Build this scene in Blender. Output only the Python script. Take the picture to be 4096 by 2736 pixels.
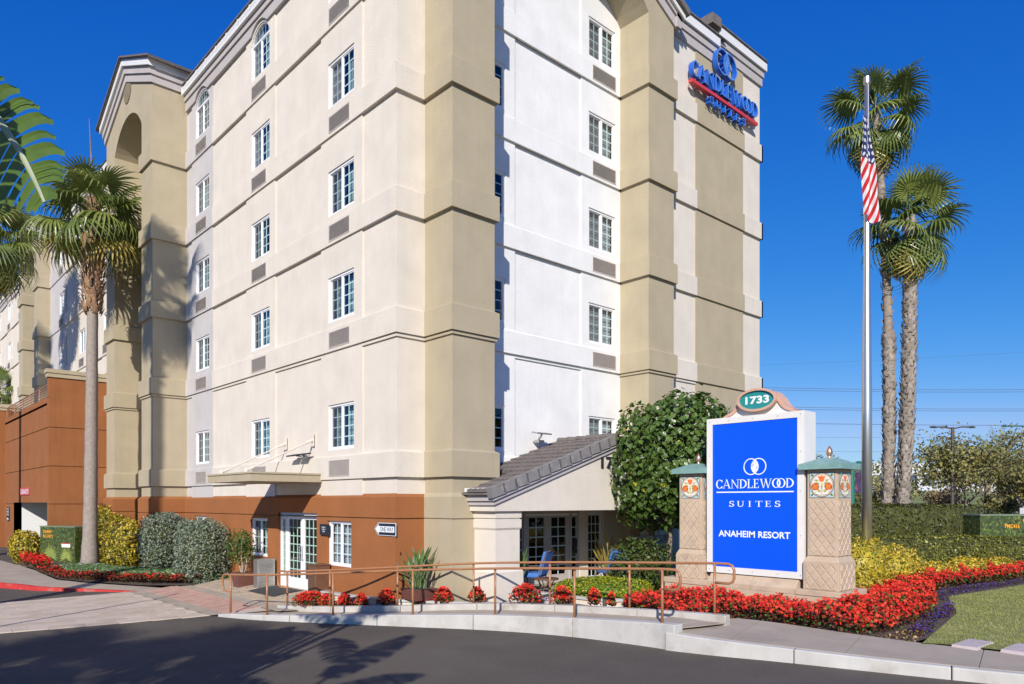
import bpy, bmesh, math, random
import numpy as np
from mathutils import Vector, Matrix
for o in list(bpy.data.objects): bpy.data.objects.remove(o)
SC = bpy.context.scene
COL = SC.collection
R = math.radians
rng = np.random.default_rng(7); random.seed(7)

# ------------------------------------------------------------------ camera, sky, sun, exposure
cd = bpy.data.cameras.new('camera'); cam = bpy.data.objects.new('camera', cd); COL.objects.link(cam)
cam.location = (0, 0, 2.57); cam.rotation_euler = (R(90), 0, R(-42.462))
cd.sensor_width = 36; cd.lens = 25.67; cd.shift_y = 0.1565; cd.clip_end = 6000; cd.clip_start = .1
SC.camera = cam
w = bpy.data.worlds.new('World'); SC.world = w; w.use_nodes = True
nt = w.node_tree; nt.nodes.clear()
sky = nt.nodes.new('ShaderNodeTexSky'); sky.sky_type = 'NISHITA'; sky.sun_disc = False
sky.sun_elevation = R(27.9); sky.sun_rotation = R(229.7); sky.ozone_density = 3.0; sky.dust_density = .25; sky.air_density = 1.0; sky.altitude = 200
# clear polarised winter blue: channel-wise response of the whole sky
spl = nt.nodes.new('ShaderNodeSeparateColor'); cmb = nt.nodes.new('ShaderNodeCombineColor'); nt.links.new(sky.outputs[0], spl.inputs[0])
for i_, (k_, e_) in enumerate(((.0672, 2.27), (.546, 1.057), (2.46, .53))):
    pw = nt.nodes.new('ShaderNodeMath'); pw.operation = 'POWER'; pw.inputs[1].default_value = e_; nt.links.new(spl.outputs[i_], pw.inputs[0])
    ml = nt.nodes.new('ShaderNodeMath'); ml.operation = 'MULTIPLY'; ml.inputs[1].default_value = k_; nt.links.new(pw.outputs[0], ml.inputs[0]); nt.links.new(ml.outputs[0], cmb.inputs[i_])
    if i_ == 0: red_ = ml
    if i_ == 1:      # red never rises above green (no orange glow round the sun)
        mn = nt.nodes.new('ShaderNodeMath'); mn.operation = 'MINIMUM'; hf = nt.nodes.new('ShaderNodeMath'); hf.operation = 'MULTIPLY'; hf.inputs[1].default_value = .60; nt.links.new(ml.outputs[0], hf.inputs[0]); nt.links.new(red_.outputs[0], mn.inputs[0]); nt.links.new(hf.outputs[0], mn.inputs[1]); nt.links.new(mn.outputs[0], cmb.inputs[0])
bg = nt.nodes.new('ShaderNodeBackground'); bg.inputs[1].default_value = .101
wo = nt.nodes.new('ShaderNodeOutputWorld')
nt.links.new(cmb.outputs[0], bg.inputs[0]); nt.links.new(bg.outputs[0], wo.inputs[0])
sd = bpy.data.lights.new('sun', 'SUN'); sun = bpy.data.objects.new('sun', sd); COL.objects.link(sun)
sd.energy = 4.6; sd.angle = R(.53); sd.color = (1, .94, .85)
sun.rotation_euler = Vector((1.18, 1.0, -.82)).to_track_quat('-Z', 'Y').to_euler()
sun.location = (-20, -20, 30)
vs = SC.view_settings; vs.view_transform = 'Standard'; vs.look = 'None'; vs.exposure = .25; vs.gamma = 1
try: vs.use_curve_mapping = False
except Exception: pass

# ------------------------------------------------------------------ materials
def mat(name, col, rough=.6, var=.08, vscale=3., bump=0., bscale=40., metal=0., spec=.5, streak=0., dirt=None, trans=0., detail=3, two=None, twoscale=1.5, twoamt=.5, coat=0.):
    m = bpy.data.materials.new(name); m.use_nodes = True
    n = m.node_tree.nodes; l = m.node_tree.links
    b = n['Principled BSDF']
    b.inputs['Roughness'].default_value = rough; b.inputs['Metallic'].default_value = metal
    b.inputs['Specular IOR Level'].default_value = spec
    if coat: b.inputs['Coat Weight'].default_value = coat
    geo = n.new('ShaderNodeNewGeometry')
    cur = None
    def noise(scale, det=3., vec=None, rg=.55):
        t = n.new('ShaderNodeTexNoise'); t.inputs['Scale'].default_value = scale; t.inputs['Detail'].default_value = det; t.inputs['Roughness'].default_value = rg
        l.new(vec or geo.outputs['Position'], t.inputs['Vector']); return t
    def ramp(src, a, b_, c0, c1):
        r = n.new('ShaderNodeMapRange'); r.inputs[1].default_value = a; r.inputs[2].default_value = b_; r.inputs[3].default_value = c0; r.inputs[4].default_value = c1
        l.new(src, r.inputs[0]); return r.outputs[0]
    rgb = n.new('ShaderNodeRGB'); rgb.outputs[0].default_value = (*col, 1); cur = rgb.outputs[0]
    if two:
        t = noise(twoscale, 4.); mx = n.new('ShaderNodeMix'); mx.data_type = 'RGBA'
        l.new(ramp(t.outputs[0], .5-.5*(1-twoamt)*.5, .5+.25, 0, 1), mx.inputs[0]); l.new(cur, mx.inputs[6]); mx.inputs[7].default_value = (*two, 1); cur = mx.outputs[2]
    if var:
        t = noise(vscale, 5.)
        mu = n.new('ShaderNodeMix'); mu.data_type = 'RGBA'; mu.blend_type = 'MULTIPLY'; mu.inputs[0].default_value = 1
        v = ramp(t.outputs[0], .25, .75, 1-var, 1+var*.6)
        cb = n.new('ShaderNodeCombineColor'); [l.new(v, cb.inputs[i]) for i in range(3)]
        l.new(cur, mu.inputs[6]); l.new(cb.outputs[0], mu.inputs[7]); cur = mu.outputs[2]
    if streak:
        mp = n.new('ShaderNodeMapping'); mp.inputs['Scale'].default_value = (5, 5, .35); l.new(geo.outputs['Position'], mp.inputs['Vector'])
        t = noise(1., 4., mp.outputs[0]); mu = n.new('ShaderNodeMix'); mu.data_type = 'RGBA'; mu.blend_type = 'MULTIPLY'; mu.inputs[0].default_value = 1
        v = ramp(t.outputs[0], .45, .8, 1, 1-streak); cb = n.new('ShaderNodeCombineColor'); [l.new(v, cb.inputs[i]) for i in range(3)]
        l.new(cur, mu.inputs[6]); l.new(cb.outputs[0], mu.inputs[7]); cur = mu.outputs[2]
    if dirt:
        t = noise(dirt[1], 6., rg=.7); mx = n.new('ShaderNodeMix'); mx.data_type = 'RGBA'
        l.new(ramp(t.outputs[0], .52, .72, 0, dirt[2]), mx.inputs[0]); l.new(cur, mx.inputs[6]); mx.inputs[7].default_value = (*dirt[0], 1); cur = mx.outputs[2]
    l.new(cur, b.inputs['Base Color'])
    if bump:
        t = noise(bscale, detail, rg=.6); bp = n.new('ShaderNodeBump'); bp.inputs['Strength'].default_value = bump; bp.inputs['Distance'].default_value = .012
        l.new(t.outputs[0], bp.inputs['Height']); l.new(bp.outputs[0], b.inputs['Normal'])
    if trans:
        tr = n.new('ShaderNodeBsdfTranslucent'); l.new(cur, tr.inputs[0]); ms = n.new('ShaderNodeMixShader'); ms.inputs[0].default_value = trans
        l.new(b.outputs[0], ms.inputs[1]); l.new(tr.outputs[0], ms.inputs[2]); l.new(ms.outputs[0], n['Material Output'].inputs[0])
    return m
def glassmat(name, tint, refl=1.0):
    m = bpy.data.materials.new(name); m.use_nodes = True; n = m.node_tree.nodes; l = m.node_tree.links; n.remove(n['Principled BSDF'])
    t = n.new('ShaderNodeBsdfTransparent'); t.inputs[0].default_value = (*tint, 1)
    g = n.new('ShaderNodeBsdfGlossy'); g.inputs['Roughness'].default_value = .03; g.inputs[0].default_value = (refl, refl, refl, 1)
    ge = n.new('ShaderNodeNewGeometry'); dt = n.new('ShaderNodeVectorMath'); dt.operation = 'DOT_PRODUCT'; l.new(ge.outputs['Normal'], dt.inputs[0]); l.new(ge.outputs['Incoming'], dt.inputs[1])
    prev = dt.outputs['Value']
    for op, v in (('ABSOLUTE', None), ('SUBTRACT', 1.), ('POWER', 4.), ('MULTIPLY', .85), ('ADD', .075)):
        q = n.new('ShaderNodeMath'); q.operation = op
        if op == 'SUBTRACT': q.inputs[0].default_value = v; l.new(prev, q.inputs[1])
        else:
            l.new(prev, q.inputs[0])
            if v is not None: q.inputs[1].default_value = v
        prev = q.outputs[0]
    ms = n.new('ShaderNodeMixShader'); l.new(prev, ms.inputs[0]); l.new(t.outputs[0], ms.inputs[1]); l.new(g.outputs[0], ms.inputs[2]); l.new(ms.outputs[0], n['Material Output'].inputs[0])
    return m
ST = dict(rough=.9, var=.085, vscale=1.3, bump=.8, bscale=42, spec=.15, streak=.045)
M = {}
M['cream'] = mat('cream_stucco', (.69, .625, .54), **ST)
M['white_st'] = mat('white_stucco', (.80, .785, .765), **ST)
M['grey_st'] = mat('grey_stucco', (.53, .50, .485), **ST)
M['tan'] = mat('tan_stucco', (.44, .373, .258), **{**ST, 'var': .09})
M['brown'] = mat('brown_stucco', (.33, .128, .048), **{**ST, 'var': .10})
M['brown_g'] = mat('brown_stucco_garage', (.31, .122, .048), **{**ST, 'var': .12, 'streak': .15})
M['grey_tr'] = mat('grey_trim', (.47, .43, .415), **ST)
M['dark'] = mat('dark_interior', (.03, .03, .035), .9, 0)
M['room'] = mat('interior_shade_tone', (.07, .07, .075), .9, .1)  # dark tone standing in for the shade of unlit interiors
M['vinyl'] = mat('white_vinyl', (.80, .80, .82), .4, .02)
M['gutter'] = mat('white_gutter_paint', (.74, .73, .72), .5, .06)
M['grille'] = mat('pale_window_bars', (.52, .66, .67), .4, 0)
M['glass'] = glassmat('window_glass', (.80, .88, .90))
M['curtain'] = mat('teal_grey_curtain', (.26, .36, .36), .8, .2, 6)
M['curtain_g'] = mat('sheer_grey_curtain', (.36, .33, .32), .9, .4, 14)
M['blind'] = mat('slatted_blind', (.50, .51, .52), .6, .05)
M['screen'] = mat('insect_screen', (.10, .105, .115), .8, .1)
M['vent'] = mat('vent_metal', (.55, .49, .44), .5, .08)
M['ventd'] = mat('vent_dark', (.06, .055, .05), .8, 0)
M['tile'] = mat('roof_tile', (.15, .128, .12), .85, .25, 5, .5, 30, dirt=((.27, .245, .235), 7, .5))
M['tile2'] = mat('roof_tile_edge', (.22, .205, .20), .85, .25, 5, .5, 30, dirt=((.40, .385, .375), 7, .6))
M['asphalt'] = mat('asphalt', (.135, .115, .093), .9, .26, 38, .8, 120, dirt=((.15, .135, .12), .55, .5), two=(.085, .073, .063), twoscale=.35, spec=.2)
M['concrete'] = mat('pale_concrete', (.50, .48, .45), .85, .14, 2.2, .3, 60, dirt=((.33, .285, .23), 1.5, .75), streak=.10)
M['concrete2'] = mat('weathered_concrete', (.47, .44, .40), .88, .18, 3, .35, 60, dirt=((.26, .21, .16), 1.9, .85), streak=.08)
M['walk'] = mat('sidewalk_concrete', (.385, .322, .25), .88, .15, 1.6, .4, 80, dirt=((.27, .22, .17), .9, .7))
M['seam'] = mat('pavement_seam', (.16, .135, .11), .95, .1)
M['paver'] = mat('paver_stone', (.49, .40, .315), .85, .14, 2.0, .25, 70, dirt=((.37, .29, .22), .7, .5))
M['paver2'] = mat('paver_stone_light', (.53, .44, .35), .85, .14, 2.0, .25, 70)
M['joint'] = mat('paver_joint', (.50, .42, .34), .9, .1)
M['brick'] = mat('pink_brick', (.50, .31, .24), .85, .14, 4, .25, 70)
M['brick2'] = mat('pink_brick_dark', (.43, .26, .20), .85, .14, 4, .25, 70)
M['flag'] = mat('flagstone', (.47, .365, .25), .8, .2, 2.2, .3, 25, two=(.40, .33, .26), twoscale=2.5)
M['flagj'] = mat('flagstone_mortar', (.30, .25, .19), .95, .1)
M['redpaint'] = mat('red_kerb_paint', (.50, .035, .03), .6, .2, 3, dirt=((.45, .38, .33), 4, .5))
M['rail'] = mat('copper_brown_paint', (.36, .165, .075), .35, .12, 9, .08, 60)
M['blue'] = mat('blue_sign_face', (.0, .085, .95), .35, .0)
M['letter'] = mat('white_lettering', (.80, .86, .90), .5, 0)
M['cab'] = mat('white_cabinet_metal', (.73, .71, .68), .45, .05, 3, dirt=((.55, .5, .45), 6, .3))
M['stone'] = mat('sand_cast_stone', (.52, .40, .29), .9, .13, 3.5, .5, 90, dirt=((.34, .25, .18), 2.5, .6))
M['stone_in'] = mat('sand_cast_stone_inset', (.55, .425, .315), .9, .13, 3.5, .5, 90, dirt=((.36, .27, .2), 2.5, .5))
M['teal'] = mat('verdigris_metal', (.20, .35, .32), .5, .2, 5, dirt=((.30, .42, .38), 4, .5))
M['copper'] = mat('copper_finial', (.72, .42, .30), .3, .1, 9, metal=.85)
M['copper_p'] = mat('copper_paint', (.60, .36, .26), .5, .12, 8)
M['ovalg'] = mat('green_oval_face', (.02, .25, .25), .45, .15, 6)
M['white'] = mat('white_paint', (.82, .82, .82), .5, 0)
M['black'] = mat('black_paint', (.02, .022, .03), .5, 0)
M['navy'] = mat('navy_letter_metal', (.012, .11, .55), .3, .05, coat=.3)
M['navyf'] = mat('navy_letter_face', (.10, .25, .62), .35, .05)
M['redbar'] = mat('red_sign_bar', (.62, .05, .055), .35, .05)
M['alu'] = mat('brushed_aluminium', (.62, .62, .63), .32, .05, 4, metal=.9)
M['steel'] = mat('perforated_steel', (.55, .52, .48), .35, .1, 5, metal=.85)
M['oilbr'] = mat('bronze_bin', (.20, .10, .055), .5, .2, 6, metal=.3)
M['potm'] = mat('rust_brown_planter', (.155, .06, .045), .55, .2, 7)
M['soil'] = mat('soil', (.085, .06, .042), .95, .35, 7, .8, 40, dirt=((.22, .15, .09), 11, .6))
M['lawn'] = mat('lawn_turf', (.24, .25, .075), .95, .25, 1.4, .6, 90, dirt=((.46, .38, .17), 2.2, .7))
M['blade'] = mat('grass_blade', (.33, .35, .085), .7, .25, .8, dirt=((.56, .46, .20), 1.4, .9), trans=.25)
def leafm(name, c, var=.45, vs_=5., rough=.45, trans=.25, **k): return mat(name, c, rough, var, vs_, trans=trans, **k)
M['ivy'] = leafm('glossy_green_leaf', (.075, .135, .02), .5, 6, .36, .2, spec=.6)
M['silver'] = leafm('silver_green_leaf', (.22, .28, .21), .3, 5, .6, .15)
M['silver2'] = leafm('silver_tip_leaf', (.36, .41, .26), .25, 5, .6, .2)
M['yellow'] = leafm('yellow_green_leaf', (.52, .42, .035), .4, 4, .45, .3)
M['yellow2'] = leafm('bright_yellow_leaf', (.76, .57, .07), .3, 4, .45, .3)
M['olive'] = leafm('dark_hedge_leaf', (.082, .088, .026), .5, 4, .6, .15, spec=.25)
M['hedgelo'] = leafm('green_hedge_leaf', (.17, .17, .02), .5, 4, .6, .2, spec=.25)
M['hedgetip'] = leafm('hedge_tip_leaf', (.33, .33, .07), .4, 4, .45, .25)
M['lime'] = leafm('lime_hedge_leaf', (.33, .42, .015), .35, 9, .45, .3)
M['strap'] = leafm('strap_grass_leaf', (.14, .23, .07), .4, 6, .35, .2)
M['red'] = leafm('red_petal', (.66, .018, .014), .3, 9, .6, .25, spec=.2)
M['coral'] = leafm('coral_petal', (.86, .075, .035), .25, 9, .6, .25, spec=.2)
M['bronze'] = leafm('bronze_leaf', (.13, .035, .02), .5, 9, .55, .15, spec=.25)
M['greenl'] = leafm('fresh_green_leaf', (.10, .17, .03), .5, 6, .5, .2, spec=.3)
M['purple'] = leafm('purple_petal', (.12, .06, .42), .35, 9, .5, .25)
M['palm'] = leafm('palm_frond_green', (.23, .28, .065), .4, 3, .35, .25, spec=.6)
M['palmd'] = leafm('palm_frond_dark', (.14, .19, .045), .4, 3, .35, .25, spec=.6)
M['palmy'] = leafm('palm_frond_old', (.42, .33, .07), .4, 3, .45, .25)
M['boot'] = mat('palm_boot_brown', (.33, .19, .105), .85, .5, 9, .4, 30, dirt=((.50, .36, .24), 12, .6))
M['bootg'] = mat('palm_boot_grey', (.36, .31, .27), .85, .45, 9, .4, 30, dirt=((.20, .14, .10), 8, .6))
M['ptrunk'] = mat('palm_trunk_bark', (.29, .235, .19), .9, .35, 8, .7, 30)
M['ptrunkg'] = mat('palm_trunk_lower', (.30, .25, .215), .9, .25, 10, .8, 35)
M['bark'] = mat('tree_bark', (.25, .20, .16), .9, .3, 8, .6, 30)
M['barkp'] = mat('pale_branch_bark', (.45, .38, .30), .9, .3, 8)
M['fartree'] = leafm('distant_olive_leaf', (.29, .255, .085), .5, .8, .6, .2)
M['fartree2'] = leafm('distant_green_leaf', (.19, .20, .07), .5, .8, .6, .2)
M['rustleaf'] = leafm('distant_rust_leaf', (.27, .16, .09), .5, .8, .6, .2)
M['date'] = leafm('date_frond', (.27, .26, .13), .3, 2, .5, .2)
M['embank'] = mat('embankment_grass', (.17, .20, .06), .95, .35, .15, dirt=((.32, .26, .13), .3, .6))
M['hill'] = mat('far_ground', (.20, .17, .12), .95, .3, .02)
M['banana'] = leafm('giant_strelitzia_leaf', (.10, .165, .022), .3, 4, .35, .2, spec=.6)
M['rib'] = mat('pale_leaf_rib', (.36, .40, .27), .6, .2, 6)
M['cushion'] = mat('blue_cushion', (.06, .17, .50), .9, .1, 9)
M['chairm'] = mat('brown_chair_metal', (.13, .10, .08), .5, .1)
M['mat'] = mat('dark_door_mat', (.045, .045, .045), .95, .2, 30)
M['orange'] = mat('orange_glaze', (.80, .17, .03), .3, .1, 20)
M['ivoryt'] = mat('ivory_glaze', (.78, .66, .54), .3, .04, 20)
M['bluet'] = mat('pale_blue_glaze', (.42, .57, .62), .3, .05, 20)
M['oliveg'] = mat('olive_glaze', (.36, .38, .05), .3, .1, 20)
M['ink'] = mat('dark_glaze_line', (.06, .035, .02), .4, 0)
M['carw'] = mat('white_car_paint', (.75, .75, .76), .25, 0, coat=.5)
M['carb'] = mat('dark_car_paint', (.012, .02, .06), .2, 0, coat=.6)
M['rubber'] = mat('black_rubber', (.02, .02, .02), .8, 0)
M['taill'] = mat('red_tail_lamp', (.30, .01, .01), .2, 0)
M['utilb'] = mat('green_printed_box', (.045, .07, .02), .45, .8, 9, dirt=((.30, .36, .06), 11, .95))
M['utilp'] = mat('printed_pale_fronds', (.50, .58, .14), .45, .3, 10)
M['utilt'] = mat('box_edge_metal', (.16, .20, .12), .5, .1)
M['amber'] = mat('orange_number', (.85, .32, .02), .5, 0)
M['polegr'] = mat('green_lamp_post', (.02, .16, .13), .4, .1)
M['polebr'] = mat('dark_lamp_post', (.07, .06, .055), .6, .1)
M['wire'] = mat('power_line_wire', (.10, .13, .20), .6, 0)
M['farwhite'] = mat('far_white_wall', (.55, .56, .58), .8, .1, .2)
M['farglass'] = mat('far_dark_glass', (.08, .10, .13), .2, .1)
M['lid'] = mat('lilac_concrete_lid', (.50, .42, .42), .8, .1, 6, .4, 60)
M['stoneg'] = mat('grey_ledger_stone', (.34, .33, .33), .85, .25, 5, .6, 30)
M['stoneb'] = mat('brown_ledger_stone', (.30, .18, .10), .85, .3, 5, .6, 30)
M['stonew'] = mat('pale_ledger_stone', (.50, .44, .36), .85, .25, 5, .6, 30)
M['mortar'] = mat('dark_mortar', (.13, .115, .10), .95, .1)
M['dgreen'] = mat('door_bar_green', (.42, .62, .52), .4, 0)
M['doorgl'] = glassmat('door_glass', (.42, .50, .47), 1.0)
M['greydoor'] = mat('greige_door_paint', (.43, .40, .385), .5, .04)
M['purplepl'] = mat('dark_purple_banner', (.05, .03, .10), .5, .8, 1.5, dirt=((.45, .10, .20), 2.5, .7))

# ------------------------------------------------------------------ mesh helpers
WO = {}
def _o(p): return Vector(WO.get(p.name, (0, 0, 0))) if p else Vector((0, 0, 0))
class MB:
    def __init__(s): s.v = []; s.f = []; s.mi = []; s.cur = 0
    def m(s, i): s.cur = i; return s
    def face(s, pts):
        b = len(s.v); s.v += [tuple(p) for p in pts]; s.f.append(tuple(range(b, b+len(pts)))); s.mi.append(s.cur)
    def raw(s, v, f):
        b = len(s.v); s.v += [tuple(p) for p in v]; s.f += [tuple(i+b for i in q) for q in f]; s.mi += [s.cur]*len(f)
    def box(s, x0, x1, y0, y1, z0, z1, T=None):
        x0, x1 = min(x0, x1), max(x0, x1); y0, y1 = min(y0, y1), max(y0, y1)
        v = [(x, y, z) for z in (z0, z1) for y in (y0, y1) for x in (x0, x1)]
        if T is not None: v = [tuple(T @ Vector(p)) for p in v]
        s.raw(v, [(0, 2, 3, 1), (4, 5, 7, 6), (0, 1, 5, 4), (2, 6, 7, 3), (0, 4, 6, 2), (1, 3, 7, 5)])
    def frustum(s, a, za, b, zb):      # rect a=(x0,x1,y0,y1) at za to rect b at zb
        v = [(a[0], a[2], za), (a[1], a[2], za), (a[1], a[3], za), (a[0], a[3], za), (b[0], b[2], zb), (b[1], b[2], zb), (b[1], b[3], zb), (b[0], b[3], zb)]
        s.raw(v, [(3, 2, 1, 0), (4, 5, 6, 7), (0, 1, 5, 4), (1, 2, 6, 5), (2, 3, 7, 6), (3, 0, 4, 7)])
    def prism(s, poly, fn0, fn1):      # poly of 2D points, fn maps (u,v)->3D for the two ends
        n = len(poly); a = [fn0(*p) for p in poly]; b = [fn1(*p) for p in poly]
        s.raw(a+b, [tuple(range(n-1, -1, -1)), tuple(range(n, 2*n))] + [(i, (i+1) % n, n+(i+1) % n, n+i) for i in range(n)])
    def tube(s, path, r, k=8, cap=True):
        P = [Vector(p) for p in path]; n = len(P); rr = r if hasattr(r, '__len__') else [r]*n
        rings = []; up = Vector((0, 0, 1)); last = None
        for i in range(n):
            t = (P[min(i+1, n-1)]-P[max(i-1, 0)]).normalized()
            if last is None:
                a = t.cross(up) if abs(t.z) < .95 else t.cross(Vector((1, 0, 0)))
            else: a = last - t*last.dot(t)
            a.normalize(); last = a; b = t.cross(a)
            rings.append([tuple(P[i]+(a*math.cos(2*math.pi*j/k)+b*math.sin(2*math.pi*j/k))*rr[i]) for j in range(k)])
        v = [p for q in rings for p in q]; f = []
        for i in range(n-1):
            for j in range(k): f.append((i*k+j, i*k+(j+1) % k, (i+1)*k+(j+1) % k, (i+1)*k+j))
        if cap: f.append(tuple(range(k-1, -1, -1))); f.append(tuple(range((n-1)*k, n*k)))
        s.raw(v, f)
    def lathe(s, prof, c, k=16):
        v = []; f = []; n = len(prof)
        for r, z in prof: v += [(c[0]+r*math.cos(2*math.pi*j/k), c[1]+r*math.sin(2*math.pi*j/k), c[2]+z) for j in range(k)]
        for i in range(n-1):
            for j in range(k): f.append((i*k+j, i*k+(j+1) % k, (i+1)*k+(j+1) % k, (i+1)*k+j))
        f.append(tuple(range(k-1, -1, -1))); f.append(tuple(range((n-1)*k, n*k)))
        s.raw(v, f)
    def mesh(s, name, mats, off=None, smooth=False):
        me = bpy.data.meshes.new(name)
        vv = s.v if off is None else [(p[0]-off[0], p[1]-off[1], p[2]-off[2]) for p in s.v]
        me.from_pydata(vv, [], s.f)
        for q in (mats if isinstance(mats, (list, tuple)) else [mats]): me.materials.append(q)
        if any(s.mi): me.polygons.foreach_set('material_index', s.mi)
        if smooth:
            me.polygons.foreach_set('use_smooth', [True]*len(me.polygons))
        me.update(); return me
    def build(s, name, mats, parent=None, smooth=False, bevel=0, kind=None, at=None):
        org = Vector(at) if at is not None else (_o(parent) if parent else Vector((0, 0, 0)))
        o = bpy.data.objects.new(name, s.mesh(name, mats, org, smooth)); COL.objects.link(o)
        if parent: o.parent = parent; o.location = org-_o(parent)
        else: o.location = org
        WO[o.name] = tuple(org)
        if bevel:
            b = o.modifiers.new('bevel', 'BEVEL'); b.width = bevel; b.segments = 2; b.limit_method = 'ANGLE'; b.angle_limit = R(40)
        if kind: o['kind'] = kind
        return o
def tag(o, label=None, cat=None, group=None, kind=None):
    if label: o['label'] = label
    if cat: o['category'] = cat
    if group: o['group'] = group
    if kind: o['kind'] = kind
    return o
def thing(name, label, cat, loc=(0, 0, 0), group=None):
    o = bpy.data.objects.new(name, None); COL.objects.link(o); o.location = loc; o.empty_display_size = .2; WO[o.name] = tuple(loc)
    return tag(o, label, cat, group)
def inst(name, mesh, parent, loc=(0, 0, 0), rot=(0, 0, 0), sc=(1, 1, 1)):
    o = bpy.data.objects.new(name, mesh); COL.objects.link(o); o.parent = parent; o.location = loc; o.rotation_euler = rot; o.scale = sc if hasattr(sc, '__len__') else (sc,)*3
    return o
def copy_tree(o, parent=None):
    c = o.copy(); COL.objects.link(c); c.parent = parent
    for ch in list(o.children): copy_tree(ch, c)
    return c
def npmesh(name, V, F, mats, mi=None, smooth=False):
    me = bpy.data.meshes.new(name); V = np.asarray(V, np.float32); F = np.asarray(F, np.int32)
    me.vertices.add(len(V)); me.vertices.foreach_set('co', V.ravel())
    me.loops.add(F.size); me.loops.foreach_set('vertex_index', F.ravel())
    me.polygons.add(len(F)); me.polygons.foreach_set('loop_start', np.arange(0, F.size, F.shape[1], dtype=np.int32))
    for q in (mats if isinstance(mats, (list, tuple)) else [mats]): me.materials.append(q)
    if mi is not None: me.polygons.foreach_set('material_index', np.asarray(mi, np.int32))
    me.update(calc_edges=True); return me
def npobj(name, V, F, mats, mi=None, parent=None, kind=None):
    off = np.array(_o(parent)) if parent else np.zeros(3)
    o = bpy.data.objects.new(name, npmesh(name, np.asarray(V)-off, F, mats, mi)); COL.objects.link(o)
    if parent: o.parent = parent
    if kind: o['kind'] = kind
    return o
def unit(a): return a/np.maximum(np.linalg.norm(a, axis=-1, keepdims=True), 1e-9)
def leaves(P, N, L, W, fold=.25, jitter=.6, droop=None):
    """diamond leaf quads (two folded triangles): base, left, tip, right. returns V,F(quads)"""
    n = len(P); L = np.broadcast_to(np.asarray(L, float), (n,)); W = np.broadcast_to(np.asarray(W, float), (n,))
    N = unit(N+rng.normal(0, jitter, (n, 3))); A = rng.normal(0, 1, (n, 3))
    if droop is not None: A = A*.6+np.array(droop)
    D = unit(A-N*np.sum(A*N, 1, keepdims=True)); S = np.cross(N, D)
    b = P-D*L[:, None]*.5; t = P+D*L[:, None]*.5-N*(L*.12)[:, None]
    l = P+S*W[:, None]*.5+N*(W*fold)[:, None]; r = P-S*W[:, None]*.5+N*(W*fold)[:, None]
    V = np.stack([b, l, t, r], 1).reshape(-1, 3); F = np.arange(4*n).reshape(n, 4)
    return V, F
def cat(parts):
    V = []; F = []; mi = []; k = 0
    for (v, f, m_) in parts: V.append(v); F.append(np.asarray(f)+k); mi.append(np.full(len(f), m_)); k += len(v)
    return np.concatenate(V), np.concatenate(F), np.concatenate(mi)
def noise3(P, s, seed=0):
    r = np.random.default_rng(seed); out = np.zeros(len(P))
    for k in range(5):
        w_ = r.normal(0, s*(1+.6*k), 3); out += np.sin(P@w_+r.uniform(0, 6.28))/(1+.5*k)
    return out/2.2
# ground level: the drive lies lowest at the left, rises to the right and towards the garage
CA, SA = .73773, .67510
def gxd(xc, d): return .05+.02*max(-7, min(4, xc))+max(0, min(d, 40)-22)*.02
def gz(x, y): return gxd(x*CA-y*SA, x*SA+y*CA)
def cw(xc, d): return (xc*CA+d*SA, -xc*SA+d*CA)         # across / away distances to world x, y
def lerp(a, b, t): return a+(b-a)*t
def resample(poly, n):
    P = [np.array(p, float) for p in poly]; L = [0]
    for a, b in zip(P, P[1:]): L.append(L[-1]+np.linalg.norm(b[:2]-a[:2]))
    out = []
    for i in range(n+1):
        s_ = L[-1]*i/n; k = 0
        while k < len(L)-2 and L[k+1] < s_: k += 1
        out.append(P[k]+(P[k+1]-P[k])*((s_-L[k])/max(L[k+1]-L[k], 1e-9)))
    return out
def strip(name, A, B, m_, zfn, n=30, k=8, kind='structure', parent=None):
    a = resample(A, n); b = resample(B, n); V = []; F = []
    for i in range(n+1):
        for j in range(k+1):
            p = a[i]+(b[i]-a[i])*(j/k); V.append((p[0], p[1], zfn(p[0], p[1]) if callable(zfn) else p[2]+zfn))
    for i in range(n):
        for j in range(k): F.append((i*(k+1)+j, (i+1)*(k+1)+j, (i+1)*(k+1)+j+1, i*(k+1)+j+1))
    mb = MB(); mb.raw(V, F); o = mb.build(name, m_, parent)
    if o.data.polygons and o.data.polygons[0].normal.z < 0: o.data.flip_normals()
    if kind: o['kind'] = kind
    return o
def perp(poly, off):
    P = [np.array(p, float) for p in poly]; out = []
    for i in range(len(P)):
        t = P[min(i+1, len(P)-1)][:2]-P[max(i-1, 0)][:2]; t = t/np.linalg.norm(t); n = np.array((-t[1], t[0]))
        q = P[i].copy(); q[:2] += n*off; out.append(q)
    return out
def smooth_poly(P, it=2):
    P = [np.array(p, float) for p in P]
    for _ in range(it):
        Q = [P[0]]
        for a, b in zip(P, P[1:]): Q += [a*.75+b*.25, a*.25+b*.75]
        Q.append(P[-1]); P = Q
    return P
def wallrun(mb, poly, o0, o1, zb, ztop=None):     # solid run along poly (x,y,ztop) between side offsets o0,o1, down to zb(x,y)
    a = perp(poly, o0); b = perp(poly, o1); V = []; F = []
    for p, q in zip(a, b):
        V += [(p[0], p[1], zb(p[0], p[1])), (p[0], p[1], p[2]), (q[0], q[1], q[2]), (q[0], q[1], zb(q[0], q[1]))]
    n = len(a)
    for i in range(n-1):
        k = 4*i
        for j in range(4): F.append((k+j, k+(j+1) % 4, k+4+(j+1) % 4, k+4+j))
    F += [(3, 2, 1, 0), (4*n-4, 4*n-3, 4*n-2, 4*n-1)]
    mb.raw(V, F)

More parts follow.
